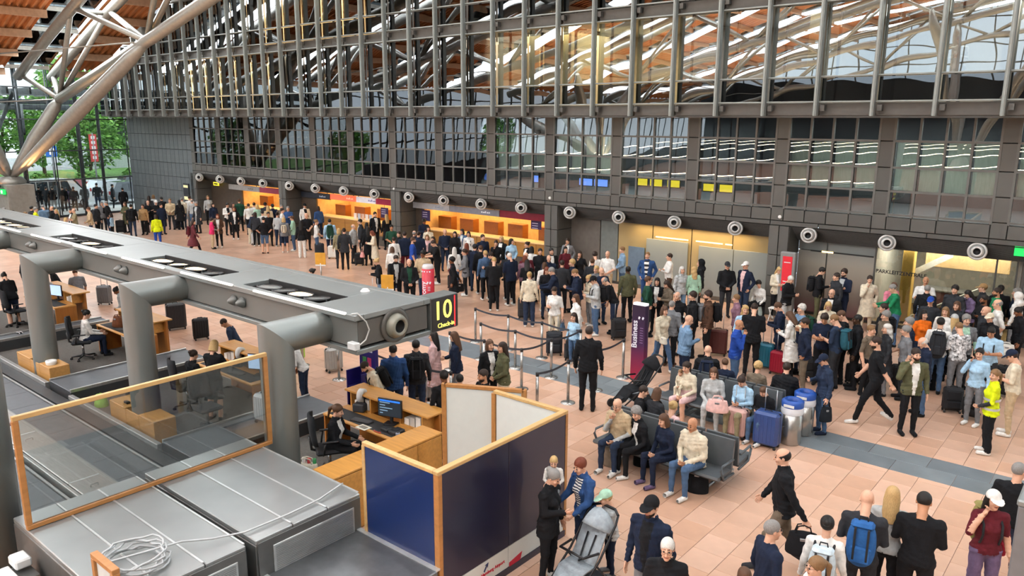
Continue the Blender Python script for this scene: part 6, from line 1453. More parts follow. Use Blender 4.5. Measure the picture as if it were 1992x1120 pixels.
'-19.64 16.64 1.64 1 -0.70 phone ub blk - ljn wht j||blond-bunned person in black jacket and pale denim trousers@|0',
'-17.76 18.23 1.68 1 -0.71 pull yk blk mar blk blk c|Kd|curly black-haired person in black coat@|0',
'-19.20 22.08 1.66 1 0.54 chin ud blk - tau blk j||dark-bunned person in black jacket and taupe trousers@|0',
'-19.39 22.62 1.74 1 0.18 stand ob blk wht blk blk c||blond-bobbed person in black coat@|0',
'-18.93 22.66 1.68 1 1.22 turn lk lbl - blk wht l||long black-haired person in light blue long jacket and black trousers@|0',
'-17.98 22.47 1.68 1 -0.37 stand ud blk wht blk blk l||dark-bunned person in black long jacket and black trousers@|0',
'-16.99 21.47 1.72 1 -2.65 stand ok wht - wht wht c||black-bobbed person in white coat@|0',
'-17.53 19.60 1.76 0 -2.07 stand cb jea - blk wht j||cropped blond-haired person in denim jacket and black trousers@|0',
'-17.13 19.55 1.76 0 -1.02 phone sd blk - blk blk j||dark-haired person in black jacket and black trousers using a phone@|0',
'-16.28 18.61 1.8 0 -2.46 phone cb blk - blk wht j||cropped blond-haired person in black jacket and black trousers@|0',
'-16.94 20.13 1.72 0 -2.09 phone sk chr - blk wht j||black-haired person in charcoal jacket and black trousers@|0',
'-16.33 19.53 1.82 0 -1.92 phone cw nav - blk wht j||cropped white-haired person in navy jacket and black trousers@|0',
'-16.49 20.55 1.68 0 -2.12 stand 0 mar - blk blk j||bald person in maroon jacket and black trousers@|0',
'-16.21 20.12 1.66 1 -2.29 stand or mau - blk blk j||auburn-bobbed person in dusty pink jacket and black trousers@|0',
'-15.66 19.56 1.66 1 -2.47 phone lk blk - lgr blk t||long black-haired person in black shirt and light grey trousers@|0',
'-14.16 17.80 1.7 1 -2.56 stand ub crm - djn wht j|w|blond-bunned person in cream jacket and dark denim trousers@|0',
'-16.59 21.45 1.7 0 0.83 stand sk blk - blk blk j||black-haired person in black jacket and black trousers@|0',
),
'by the grey wall panels': (
'-17.28 24.10 1.7 1 0.27 chin sd gry wht chr blk j||dark-haired person in grey jacket and charcoal trousers@|0',
'-16.30 22.57 1.66 1 0.97 stand lk mar - blk blk t||long black-haired person in maroon shirt and black trousers@|0',
'-15.37 22.17 1.66 1 0.43 chin ld blk - blk blk t||long dark-haired person in black shirt and black trousers@|0',
'-16.27 21.68 1.72 0 1.00 stand sk blk wht blk blk j||black-haired person in black jacket and black trousers@|0',
'-15.38 20.37 1.74 0 0.82 stand fg nav - djn blk j||balding person in navy jacket and dark denim trousers@|0',
'-15.00 19.65 1.64 1 -2.32 stand on wht - bei wht j||brown-bobbed person in white jacket and beige trousers@|0',
'-14.74 22.22 1.68 1 -2.21 phone yd wht - djn wht t||curly dark-haired person in white shirt and dark denim trousers@|0',
'-14.02 20.94 1.7 0 -2.90 stand sn chr - blk blk j||brown-haired person in charcoal jacket and black trousers@|0',
),
'by the gold glass': (
'-14.36 22.41 1.74 0 0.22 clasp 0 wht - bei wht t|s|bald person in white shirt and beige trousers@|0',
'-14.38 23.42 1.76 1 -0.76 clasp sm ljn - jea wht j||light-brown-haired person in pale denim jacket and denim trousers@|0',
'-12.17 20.17 1.78 0 -2.25 stand ck olv - blk blk j|Kk|cropped black-haired person in olive jacket and black trousers@|0',
'-13.01 22.77 1.8 0 0.34 pocket cm mbl - mbl blk j|bands|cropped light-brown-haired person in blue jacket and blue trousers@|0',
'-12.41 23.20 1.76 0 -0.82 cross sd wht - brn blk t||dark-haired person in white shirt and brown trousers@|0',
'-11.17 21.72 1.68 1 1.00 stand ow lgr - blz wht j||white-bobbed person in light grey jacket and steel blue trousers@|0',
'-10.89 22.01 1.66 1 -2.33 stand vb mnt - lgr wht j||wavy blond-haired person in mint jacket and light grey trousers@|0',
'-11.02 22.69 1.78 0 -1.12 pocket Hk blk - blk blk j|c=blk|hooded person in black jacket and black trousers@|0',
'-10.16 22.80 1.8 0 0.68 clasp Cd blk - chr blk j|c=chr|charcoal-capped person in black jacket and charcoal trousers@|0',
'-9.67 23.08 1.82 0 -0.30 pocket Cg nav lpk djn blk j|c=wht|white-capped person in navy jacket and dark denim trousers@|0',
),
'by the parking office': (
'-8.86 23.71 1.7 1 0.71 phone lb crm wht blk wht j||long blond-haired person in cream jacket and black trousers@|0',
'-8.03 22.30 1.74 0 1.39 phone cw blk - lgr blk j||cropped white-haired person in black jacket and light grey trousers@|0',
'-7.67 23.94 1.78 0 1.88 phone1 sk blk - olv blk j||black-haired person in black jacket and olive trousers@|0',
'-6.91 23.83 1.82 0 -0.24 cross td nav lgr nav blk j|b g|thick dark-haired person in navy jacket and navy trousers@|0',
'-6.98 23.43 1.76 0 -0.76 stand sd chr - blk blk j||dark-haired person in charcoal jacket and black trousers@|0',
'-6.19 23.87 1.72 1 0.34 chin ud crm - crm wht c||dark-bunned person in cream coat@|0',
'-5.48 23.48 1.7 1 0.93 phone sn pnk lpk blk blk j||brown-haired person in pink jacket and black trousers@|0',
'-5.15 22.80 1.78 0 -1.17 reach cg grn - jea blk t||cropped grey-haired person in green shirt and denim trousers@|0',
'-4.77 24.19 1.82 0 0.28 cross 0 wht - jea blk t|s Km|bald person in white shirt and denim trousers@|0',
'-4.58 23.52 1.7 0 -3.12 stand sg blk - blk blk j||grey-haired person in black jacket and black trousers@|0',
'-4.19 22.11 1.68 0 0.01 stand Cd chr - djn blk t|c=blu|royal blue-capped person in charcoal shirt and dark denim trousers@|0',
'-3.91 23.62 1.78 0 -0.19 stand tk chr - blk blk j||thick black-haired person in charcoal jacket and black trousers@|0',
'-3.55 23.80 1.68 1 -0.90 phone lk pur - blk blk j||long black-haired person in mauve jacket and black trousers@|0',
'-3.08 22.73 1.78 0 -0.91 cross sk blk - blk blk t|b Kd|black-haired person in black shirt and black trousers@|0',
'-3.36 24.45 1.76 0 -1.27 stand Cm chr - blk blk j|c=tan|tan-capped person in charcoal jacket and black trousers@|0',
'-2.96 23.99 1.78 0 -1.10 stand sd grn - blk blk t|b Km|dark-haired person in green shirt and black trousers@|0',
'-2.56 24.45 1.74 0 -1.28 stand tg nav - blk blk j||thick grey-haired person in navy jacket and black trousers@|0',
'-2.96 24.45 1.78 0 -2.68 stand sk blk - blk blk j||black-haired person in black jacket and black trousers@|0',
'-2.49 24.08 1.7 1 -1.82 stand Hk wht - gry blk j|c=wht|hooded person in white jacket and grey trousers@|0',
'-6.38 21.11 1.74 0 -0.06 stand 0 blk wht blk blk j|g|bald person in black jacket and black trousers@|0',
),
'near the belt barriers': (
'-14.39 18.95 1.68 1 0.82 phone1 lr blk - djn blk t||long auburn-haired person in black shirt and dark denim trousers@|0',
'-13.79 18.65 1.78 0 -0.93 reach sg nav - djn blk j||grey-haired person in navy jacket and dark denim trousers@|0',
'-14.45 19.85 1.74 0 -2.52 stand sd chr - blk blk j||dark-haired person in charcoal jacket and black trousers@|0',
'-14.28 20.21 1.74 0 -0.78 stand tb nav - blk blk j||thick blond-haired person in navy jacket and black trousers@|0',
'-13.07 18.79 1.8 0 -0.97 phone cm nav - chr blk j|f|cropped light-brown-haired person in navy jacket and charcoal trousers@|0',
'-13.19 19.96 1.7 1 0.06 stand vb gry - djn blk j||wavy blond-haired person in grey jacket and dark denim trousers@|0',
'-12.70 19.49 1.78 0 1.10 cross 0 nav - djn blk t||bald person in navy shirt and dark denim trousers@|0',
'-12.82 19.10 1.6 1 -0.45 phone ub crm - gry wht j||blond-bunned person in cream jacket and grey trousers@|0',
'-12.10 18.32 1.78 0 -0.73 phone Cd lgr - jea wht j|c=blk|black-capped person in light grey jacket and denim trousers@|0',
'-12.44 16.78 1.68 1 0.29 phone1 pd wht - crm wht t|s w|dark-ponytailed person in white shirt and cream trousers@|0',
'-11.38 16.33 1.68 1 -0.70 pull ln wht - jea wht j||long brown-haired person in white jacket and denim trousers@|0',
'-10.97 15.63 1.38 1 0.09 stand ld lbl - jea wht t||long dark-haired child in light blue shirt and denim trousers@|0',
'-11.78 18.81 1.76 0 -1.19 bend fg blk - djn blk t|s|balding person in black shirt and dark denim trousers@|0',
),
'in the barrier queue': (
'-8.88 13.21 1.88 0 -2.69 stand cd blk - blk blk j||cropped dark-haired person in black jacket and black trousers@|0',
'-11.25 10.43 1.74 0 -2.32 stand sk chr - djn wht j||black-haired person in charcoal jacket and dark denim trousers@|0',
'-11.35 9.90 1.74 0 -2.29 stand sk mbl - djn blk j||black-haired person in blue jacket and dark denim trousers@|0',
'-11.65 11.35 1.66 1 -1.12 stand lk lpk - gry wht c||long black-haired person in pale pink coat@|0',
'-11.24 11.60 1.68 1 -0.89 hold ln nav - gry blk j||long brown-haired person in navy jacket and grey trousers@|0',
'-10.34 11.67 1.66 1 1.25 stand on blk wht blk blk j||brown-bobbed person in black jacket and black trousers@|0',
'-9.94 11.66 1.68 1 -0.51 clasp ld olv - crm wht j||long dark-haired person in olive jacket and cream trousers@|0',
'-9.97 10.38 1.3 0 -2.38 stand sk wht - gry wht t||black-haired child in white shirt and grey trousers@|0',
'-8.94 9.95 1.74 0 -0.32 stand cd blk - blk blk t|b Km|cropped dark-haired person in black shirt and black trousers@|0',
'-9.51 9.50 1.7 0 -2.01 stand sk blk - blk blk t|s Kd|black-haired person in black shirt and black trousers@|0',
),
'in the right-hand crowd': (
'-10.91 19.20 1.78 0 2.26 pocket sn dgr - chr blk t||brown-haired person in dark green shirt and charcoal trousers@|0',
'-10.91 19.73 1.66 1 0.33 clasp lk blk wht blk blk j||long black-haired person in black jacket and black trousers@|0',
'-10.48 19.66 1.66 1 -0.56 phone ld tau - lbl blk j||long dark-haired person in taupe jacket and light blue trousers@|0',
'-9.42 18.19 1.72 0 -0.05 chin fw blk - blk blk j||balding person in black jacket and black trousers@|0',
'-9.03 17.11 1.72 0 -3.01 stand cg gry - blk brn j||cropped grey-haired person in grey jacket and black trousers@|0',
'-9.02 16.65 1.68 1 1.19 walk on crm - jea wht j||brown-bobbed person in cream jacket and denim trousers@|0',
'-8.97 18.19 1.78 0 -0.94 stand td blk - blk blk j||thick dark-haired person in black jacket and black trousers@|0',
'-8.58 18.27 1.84 0 -0.95 stand td brn - blk blk j|b|thick dark-haired person in brown jacket and black trousers@|0',
'-8.18 19.16 1.66 1 -0.99 pull sm mau - blk blk j||light-brown-haired person in dusty pink jacket and black trousers@|0',
'-7.49 18.03 1.68 1 0.57 stand vb lbl - jea wht t||wavy blond-haired person in light blue shirt and denim trousers@|0',
'-7.10 17.63 1.86 0 -2.79 phone cd blk - blk blk j||cropped dark-haired person in black jacket and black trousers@|0',
'-7.94 15.77 1.8 0 2.39 phone1 0 blz - nav blk j|g|bald person in steel blue jacket and navy trousers@|0',
'-6.96 16.36 1.74 0 1.80 chin 0 blu - jea blk j|Km|bald person in royal blue jacket and denim trousers@|0',
'-6.83 18.70 1.74 0 -1.22 phone sn nav - djn blk l||brown-haired person in navy long jacket and dark denim trousers@|0',
'-6.31 18.08 1.7 1 -1.58 phone ln wht - blk blk c||long brown-haired person in white coat@|0',
'-6.32 18.71 1.76 0 -0.72 stand tw blz - djn blk t||thick white-haired person in steel blue shirt and dark denim trousers@|0',
'-5.71 17.30 1.8 0 -1.25 chin sd nav - tau tan j|Km|dark-haired person in navy jacket and taupe trousers@|0',
'-6.11 19.96 1.66 1 0.47 phone1 ob crm - blk blk v|g Slpk|blond-bobbed person in cream vest and black trousers@|0',
'-5.60 18.19 1.78 0 0.12 phone td nav - blk blk t|s Km|thick dark-haired person in navy shirt and black trousers@|0',
'-5.25 18.01 1.82 0 -1.64 phone cm djn - chr blk t|s|cropped light-brown-haired person in dark denim shirt and charcoal trousers@|0',
'-5.28 18.63 1.8 0 -1.29 phone cn blk - blk blk t||cropped brown-haired person in black shirt and black trousers@|0',
'-4.91 18.37 1.8 0 -1.14 stand ck blk - blk blk j|Kk|cropped black-haired person in black jacket and black trousers@|0',
'-4.58 18.13 1.66 0 1.30 stand sm tau - blk blk t|s|light-brown-haired person in taupe shirt and black trousers@|0',
'-4.85 20.22 1.74 0 -1.16 hips sd blk - blk blk t|s g|dark-haired person in black shirt and black trousers@|0',
'-4.55 19.33 1.76 0 -0.82 stand tg tau - djn blk j||thick grey-haired person in taupe jacket and dark denim trousers@|0',
'-4.27 18.38 1.68 1 -1.08 stand vw chr - gry blk c||wavy white-haired person in charcoal coat@|0',
'-3.93 16.39 1.88 0 -1.25 walk cd blk - blk wht t|s b|cropped dark-haired person in black shirt and black trousers@|0',
'-4.00 20.48 1.66 1 0.72 stand ok org - djn blk t||black-bobbed person in orange shirt and dark denim trousers@|0',
'-3.98 19.09 1.74 0 -1.19 stand tg nav - chr blk j||thick grey-haired person in navy jacket and charcoal trousers@|0',
'-3.86 18.39 1.72 1 -1.01 hold sg gry - chr blk t|s|grey-haired person in grey shirt and charcoal trousers@|0',
'-3.40 19.28 1.8 0 -3.00 stand sk wht - jea blk t||black-haired person in white shirt and denim trousers@|0',
'-3.66 21.19 1.66 1 -0.00 stand lm wht - jea wht t||long light-brown-haired person in white shirt and denim trousers@|0',
'-3.55 21.97 1.68 1 -0.19 stand on chr - blk blk j||brown-bobbed person in charcoal jacket and black trousers@|0',
'-3.32 20.46 1.66 1 -2.63 stand Cb wht - blk blk t|c=lgr L|light grey-capped person in white shirt and black trousers@|0',
'-3.03 20.08 1.78 0 0.50 stand tg gry mnt chr blk v|Smnt|thick grey-haired person in grey vest and charcoal trousers@|0',
'-2.98 19.28 1.76 0 -2.46 phone cm wht - gry blk t|print s|cropped light-brown-haired person in leaf-printed white shirt and grey trousers@|0',
'-3.30 17.58 1.74 0 -1.04 phone fw nav - jea blk j||balding person in navy jacket and denim trousers@|0',
'-3.06 19.68 1.62 1 -1.42 sitp ub blk - blk blk j||blond-bunned person in black jacket and black trousers@|0',
'-2.41 19.44 1.76 0 -0.05 phone sk lbl - chr blk t|s Km|black-haired person in light blue shirt and charcoal trousers@|0',
'-2.84 21.55 1.74 0 -0.92 stand 0 chr - blk blk j||bald person in charcoal jacket and black trousers@|0',
'-2.69 21.18 1.66 1 -0.40 stand Cg blk - blk blk j|c=crm|cream-capped person in black jacket and black trousers@|0',
'-2.66 22.13 1.84 0 -1.28 chin fg wht - nav blk t|s|balding person in white shirt and navy trousers@|0',
'-2.20 22.22 1.7 1 -1.12 phone1 uk blk - blk blk j|Kd|black-bunned person in black jacket and black trousers@|0',
),
'in the open aisle': (
'-2.34 17.67 1.66 1 -0.22 ear pk lbl - gry wht t||black-ponytailed person in light blue shirt and grey trousers@|0',
'-3.24 16.29 1.8 0 0.55 ear sd olv wht blk blk j|b|dark-haired person in olive jacket and black trousers@|0',
'-1.69 17.53 1.78 0 -1.47 phone Cd crm - bei wht t|c=nav s|navy-capped person in cream shirt and beige trousers@|0',
'-1.86 16.26 1.66 1 -1.28 turn pm yel - blk wht v|Schr w vest|light-brown-ponytailed person in neon yellow safety vest and black trousers@|0',
'-4.59 15.23 1.66 1 -0.75 phone1 Cd djn nav jea nav j|c=nav|navy-capped person in dark denim jacket and denim trousers@|0',
),
'in the foreground': (
'-5.69 7.61 1.66 1 1.69 phone1 ug blk - blk wht l||grey-bunned person in black long jacket and black trousers@|0',
'-5.52 8.23 1.66 1 -0.29 push sr mbl wht djn gry j|stripe|auburn-haired person in blue jacket and dark denim trousers@|0',
'-5.12 8.27 1.28 0 -0.75 push Cb lgr - nav gry j|c=mnt|mint-capped child in light grey jacket and navy trousers@|0',
'-4.09 7.51 1.82 0 -0.03 stand Cd nav blk gry blk j|c=blk b|black-capped person in navy jacket and grey trousers@|0',
'-3.58 6.96 1.72 1 0.39 stand cw blk - chr blk j|g|cropped white-haired person in black jacket and charcoal trousers@|0',
'-3.38 9.93 1.8 0 -1.16 walk fk blk - tau chr j||balding person in black jacket and taupe trousers@|0',
'-2.84 7.97 1.76 0 2.44 stand cg nav - chr blk t|g|cropped grey-haired person in navy shirt and charcoal trousers@|0',
'-2.43 8.65 1.66 1 -2.95 stand uk wht - ljn wht t||black-bunned person in white shirt and pale denim trousers@|0',
'-2.22 7.73 1.66 1 -0.77 stand pm wht - djn wht t|g|light-brown-ponytailed person in white shirt and dark denim trousers@|0',
'-2.18 9.26 1.82 0 -2.95 phone 0 chr - chr blk t|s|bald person in charcoal shirt and charcoal trousers@|0',
'-2.02 9.81 1.72 1 -2.98 stand lb lgr - blk blk t||long blond-haired person in light grey shirt and black trousers@|0',
'-1.65 9.68 1.8 0 -3.00 phone ck blk - blk blk t|s Km f|cropped black-haired person in black shirt and black trousers@|0',
'-1.06 10.63 1.68 1 0.45 ear Ck mar - pur wht t|c=wht s L|white-capped person in maroon shirt and mauve trousers@|0',
'-0.92 11.52 1.76 0 3.05 hold cg blk - djn blk t||cropped grey-haired person in black shirt and dark denim trousers@|0',
'-2.82 7.27 1.5 1 -2.42 stand on brn - djn blk t||brown-bobbed person in brown shirt and dark denim trousers@|0',
),
'behind the check-in desks': (
'-26.07 7.75 1.68 1 -1.51 bend uk blk - nav blk v|Swht h|black-bunned person in black vest and navy shorts@|0',
'-21.02 7.80 1.68 1 2.96 sitt uk wht - nav blk t||black-bunned person in white shirt and navy trousers@|0',
'-14.50 7.75 1.7 1 -2.59 reach ob blk - chr blk s|h|blond-bobbed person in black top and charcoal skirt@|0',
'-15.54 7.80 1.66 1 -3.08 sitt ud blk - blk blk j||dark-bunned person in black jacket and black trousers@|0',
'-10.59 7.80 1.68 1 2.07 sitt pn blk wht blk blk j||brown-ponytailed person in black jacket and black trousers@|0',
),
'at a check-in desk': (
'-30.06 9.50 1.5 0 1.61 bend sk chr - blk blk j||black-haired person in charcoal jacket and black trousers@|0',
'-27.16 9.50 1.50298 0 -0.16 bend cd blk - blk blk j||cropped dark-haired person in black jacket and black trousers@|0',
'-25.63 9.50 1.56528 0 -1.75 bend sn gry - chr blk t|s|brown-haired person in grey shirt and charcoal trousers@|0',
'-22.27 9.50 1.52021 1 -0.75 bend uk lgr - blk blk j|Kd|black-bunned person in light grey jacket and black trousers@|0',
'-16.48 9.50 1.58894 0 -0.70 bend cd djn - blk blk t|Km|cropped dark-haired person in dark denim shirt and black trousers@|0',
'-13.87 9.50 1.5 1 -0.95 bend sd wht - djn wht t|s|dark-haired person in white shirt and dark denim trousers@|0',
'-11.31 9.50 1.61825 0 -0.44 bend cd crm - gry wht t|s b|cropped dark-haired person in cream shirt and grey trousers@|0',
),
'beyond the service beam': (
'-19.71 14.03 1.66 1 -0.79 stand uk chr - blk blk j||black-bunned person in charcoal jacket and black trousers@|0',
),
'on the front bench': (
'-6.87 11.32 1.74 0 0.02 sitc 0 bei - djn wht v|Slgr g|bald person in beige vest and dark denim trousers@|0',
'-6.40 11.32 1.66 1 -0.53 sitl yg blk wht blk wht j||curly grey-haired person in black jacket and black trousers@|0',
'-5.92 11.32 1.64 1 -0.39 sit on nav - nav pur t||brown-bobbed person in navy shirt and navy trousers@|0',
'-5.40 11.32 1.74 0 -0.17 sit 0 crm - jea wht j|Km|bald person in cream jacket and denim trousers@|0',
),
'behind the front bench': (
'-7.09 12.24 1.62 0 2.10 sit cd blk - djn blk t||cropped dark-haired person in black shirt and dark denim trousers@|0',
'-6.75 12.24 1.62 1 2.95 sit on chr - djn blk t||brown-bobbed person in charcoal shirt and dark denim trousers@|0',
'-6.38 12.24 1.38155 1 3.10 sit ub lpk - djn blk t||blond-bunned child in pale pink shirt and dark denim trousers@|0',
),
'on the rear bench': (
'-7.00 14.16 1.68 1 -0.06 sit pd crm - lpk wht s|h|dark-ponytailed person in cream top and pale pink skirt@|0',
'-6.44 14.16 1.68 1 0.34 sit ln lgr - lgr wht t||long brown-haired person in light grey shirt and light grey trousers@|0',
'-5.78 14.16 1.66 1 -0.14 sitp ud lbl - kha wht t||dark-bunned person in light blue shirt and khaki trousers@|0',
'-5.34 14.16 1.5 0 -0.16 sitp cn blk - jea wht t||cropped brown-haired person in black shirt and denim trousers@|0',
),
'behind the rear bench': (
'-7.04 15.08 1.78 0 -2.74 sit 0 blk - blk blk j||bald person in black jacket and black trousers@|0',
'-6.63 15.08 1.5 0 -2.76 sit sn nav - djn blk t||brown-haired person in navy shirt and dark denim trousers@|0',
'-5.94 15.08 1.6 1 -3.12 sit yb tau - djn blk t||curly blond-haired person in taupe shirt and dark denim trousers@|0',
'-5.32 15.08 1.74 0 -2.89 sit sd blk - blk blk j||dark-haired person in black jacket and black trousers@|0',
),
'sitting at the wall': (
'-9.27 23.45 1.62 1 -0.15 sitl yk wht - blk blk t||curly black-haired person in white shirt and black trousers@|0',
),
}
for _z, _rows in CROWD.items():
    for _s in _rows:
        _a, _fl, _lb, _z0 = _s.split('|'); _f = _a.split()
        person(float(_f[0]), float(_f[1]), float(_f[2]), int(_f[3]), float(_f[4]), _f[5], _f[6], _f[7], '' if _f[8] == '-' else _f[8], _f[9], _f[10], _f[11], _fl, _lb.replace('@', ', '+_z), float(_z0), 'people '+_z)
# ================================================================ benches
m_seat = M('bench_vinyl', '#4e5356', rough=.45, var=.05, spec=.5); m_bfr = M('bench_alu', '#9a9c9c', rough=.35, metal=.7)
def bench(x, y, n, lab):
    t = empty('seat_bench', (x, y, 0)); w_ = .62; X0 = -n*w_/2
    MB().box(X0+.05, -X0-.05, -.05, .05, .30, .36, bev=.01).build('beam', m_bfr, t)
    for s in (-1, 1):
        for k in range(n):
            c = X0+(k+.5)*w_
            MB().prism([(s*.14, .42), (s*.66, .45), (s*.68, .41), (s*.64, .37), (s*.14, .36)], c-w_/2+.02, c+w_/2-.02, T=lambda v: (v[2], v[0], v[1])).build('seat', m_seat, t)
            MB().prism([(s*.10, .40), (s*.16, .40), (s*.10, .92), (s*.05, .92)], c-w_/2+.02, c+w_/2-.02, T=lambda v: (v[2], v[0], v[1])).build('backrest', m_seat, t)
        for k in (0, n):
            c = X0+k*w_; MB().tube([(c, s*.14, .60), (c, s*.55, .62), (c, s*.60, .55), (c, s*.5, .36), (c, s*.1, .34)], .022, 8).build('arm_loop', m_seat, t)
    for k in (0.6, n-.6):
        c = X0+k*w_; MB().tube([(c, 0, .32), (c, 0, .04)], .035, 8).build('leg', m_bfr, t); MB().tube([(c, -.5, .03), (c, 0, .05), (c, .5, .03)], .025, 8).build('foot', m_bfr, t)
    return tag(t, lab, 'bench')
bench(-6.1, 11.78, 4, 'grey double-sided waiting bench nearer the viewer'); bench(-6.38, 14.62, 4, 'grey double-sided waiting bench on the slate band')
# ---- bins
for i, (x, y) in enumerate(((-4.88, 14.36), (-4.86, 14.98))):
    t = empty('litter_bin', (x, y, 0)); MB().lathe([(.001, 0), (.19, 0), (.2, .02), (.2, .74), (.19, .74)], n=24).build('drum', M('bin_steel', '#a2a19d', rough=.25, metal=.8), t)
    MB().lathe([(.205, .62), (.215, .66), (.205, .76)], n=24).build('liner', M('bin_liner', '#dfe4ea', rough=.5), t); MB().lathe([(.205, .74), (.21, .86), (.16, .9), (.11, .88), (.10, .8)], n=24).build('lid', M('bin_blue', ('#1f4b9a', '#3a5f8a')[i], rough=.4), t)
    B(-.1, .1, -.216, -.205, .78, .83).build('label_strip', M('paper_white'), t); tag(t, 'steel litter bin with %s lid beside the rear bench' % ('bright blue', 'dull blue')[i], 'bin')
# ---- stanchions and belts
m_post2 = M('post_steel', '#a6a5a1', rough=.25, metal=.8)
pst = MB().cyl((0, 0, .03), (0, 0, .93), .032, n=14).mesh('post', m_post2); pb = MB().lathe([(.001, .035), (.06, .035), (.16, .012), (.165, 0)], n=24).mesh('base', m_post2); ph = MB().cyl((0, 0, .91), (0, 0, .99), .036, n=14).mesh('belt_head', M('plastic_black'))
POSTS = [(-14.3, 15.55), (-13.1, 15.56), (-11.95, 15.57), (-10.72, 15.58), (-9.45, 15.58), (-13.1, 14.45), (-11.95, 14.47), (-10.8, 14.46), (-9.45, 14.4), (-13.1, 13.3), (-11.97, 13.32), (-10.82, 13.34), (-9.47, 13.32), (-9.47, 12.2), (-13.16, 10.9), (-11.94, 10.97), (-10.9, 11.08), (-16.2, 11.1), (-14.6, 11.0)]
for i, (x, y) in enumerate(POSTS):
    t = empty('barrier_post', (x, y, 0)); inst('post', pst, t); inst('base', pb, t); inst('belt_head', ph, t)
    tag(t, 'steel belt barrier post, %s of nineteen counted from left' % ORD[sorted(range(19), key=lambda j: POSTS[j][0]*.768+POSTS[j][1]*.0 if 0 else (POSTS[j][0]*.768+POSTS[j][1]*.64)/(POSTS[j][1]*.768-POSTS[j][0]*.64)).index(i)], 'barrier', 'belt barrier posts')
LINKS = [(0, 1), (1, 2), (2, 3), (5, 6), (6, 7), (9, 10), (10, 11), (11, 7), (7, 3), (13, 12), (12, 8), (8, 4), (14, 15), (15, 16), (17, 18), (18, 14)]
for i, (a, b) in enumerate(LINKS):
    (x0, y0), (x1, y1) = POSTS[a], POSTS[b]; V = []; F = []; L = math.hypot(x1-x0, y1-y0); ux, uy = (x1-x0)/L, (y1-y0)/L; nx, ny = -uy*.002, ux*.002
    for s in (-1, 1):
        for k in range(9):
            u = .04+(L-.08)*k/8; z = .955-.05*math.sin(PI*k/8)
            V += [(x0+ux*u+nx*s, y0+uy*u+ny*s, z-.025), (x0+ux*u+nx*s, y0+uy*u+ny*s, z+.025)]
    for k in range(8):
        q = 2*k; F += [(q, q+2, q+3, q+1), (18+q, 18+q+1, 18+q+3, 18+q+2), (q+1, q+3, 18+q+3, 18+q+1), (q, 18+q, 18+q+2, q+2)]
    o = MB().add(V, F).build('barrier_belt', M('belt_webbing', '#3d3f46', rough=.8)); tag(o, 'dark retractable belt between barrier posts, %s of sixteen' % ORD[i], 'belt', 'belts of the queue barrier')
# ---- totems
t = empty('business_totem', (-9.1, 15.72, 0), .05); gm = gradm('totem_gradient', [(0, '#b0243c'), (.22, '#8a2246'), (.5, '#43204a'), (1, '#2a1a33')], 2, 0, 1.8)
MB().prism([(-.17, -.1), (.17, -.1), (.2, 0), (.17, .1), (-.17, .1), (-.2, 0)], .0, 1.86).build('column', gm, t); MB().prism([(-.16, -.09), (.16, -.09), (.19, 0), (.16, .09), (-.16, .09), (-.19, 0)], 1.86, 1.9).build('lit_cap', M('cap_white', '#e6e6ea', emit=.5), t)
mw = M('print_white', '#e8e8f0')
o = text_mesh('Business', .2, mw, 'lettering', t, Matrix.Translation((-.085, -.106, 1.15)) @ Matrix.Rotation(-PI/2, 4, 'Y'))
for k in range(7): B(.05, .13, -.108, -.1, .95+.06*k, .965+.06*k).build('printed_line', M('print_mauve', '#8a6f95'), t)
for q in (-1, 1): MB().prism([(.05*q+.07, 1.52), (.07+.05*q+.03, 1.58), (.07+.05*q-.01, 1.6), (.07+.05*q-.03, 1.55)], -.108, -.1, T=lambda v: (v[0], v[2], v[1])).build('arrow_mark', mw, t)
tag(t, 'tall purple to red pillar lettered Business', 'totem')
t = empty('economy_totem', (-16.75, 16.1, 0), .45); MB().lathe([(.001, 0), (.19, 0), (.19, 1.74), (.001, 1.74)], n=24).build('column', M('totem_red', '#c2283a', rough=.4), t); MB().lathe([(.18, 1.74), (.18, 1.80), (.14, 1.86), (.001, 1.87)], n=20).build('clear_cap', M('totem_cap', '#c9c4c4', rough=.15), t)
text_mesh('Economy', .22, mw, 'lettering', t, Matrix.Translation((-.075, -.196, .95)) @ Matrix.Rotation(-PI/2, 4, 'Y'), bold=.008)
for q in (-1, 1): MB().prism([(.09+.04*q, 1.28), (.12+.04*q, 1.34), (.08+.04*q, 1.36), (.06+.04*q, 1.31)], -.196, -.15, T=lambda v: (v[0], v[2], v[1])).build('arrow_mark', mw, t)
for k in range(3): B(.05, .12, -.19, -.14, 1.08+.05*k, 1.09+.05*k).build('printed_line', mw, t)
for k in range(4): B(-.15+.08*k, -.11+.08*k, -.196+.02*abs(k-1.5), -.12, 1.64, 1.68).build('printed_mark', mw, t)
tag(t, 'round red pillar lettered Economy beyond the beam', 'totem')
for i, (x, y, h) in enumerate(((-23.9, 17.4, 1.25), (-18.4, 15.9, 1.35))):
    t = empty('notice_stand', (x, y, 0), .6); MB().cyl((0, 0, 0), (0, 0, h-.4), .025, n=10).build('pole', m_post2, t); MB().lathe([(.001, .03), (.2, .02), (.2, 0)], n=18).build('base', m_post2, t); B(-.2, .2, -.02, .02, h-.45, h, bev=.008).build('board', M('board_amber', '#d29a34', rough=.5), t)
    B(-.2, .2, -.02, .02, h-.5, h-.45).build('footer', M('paper_white'), t); tag(t, 'amber notice board on pole, %s of two beyond the beam' % ('left', 'right')[i], 'sign')
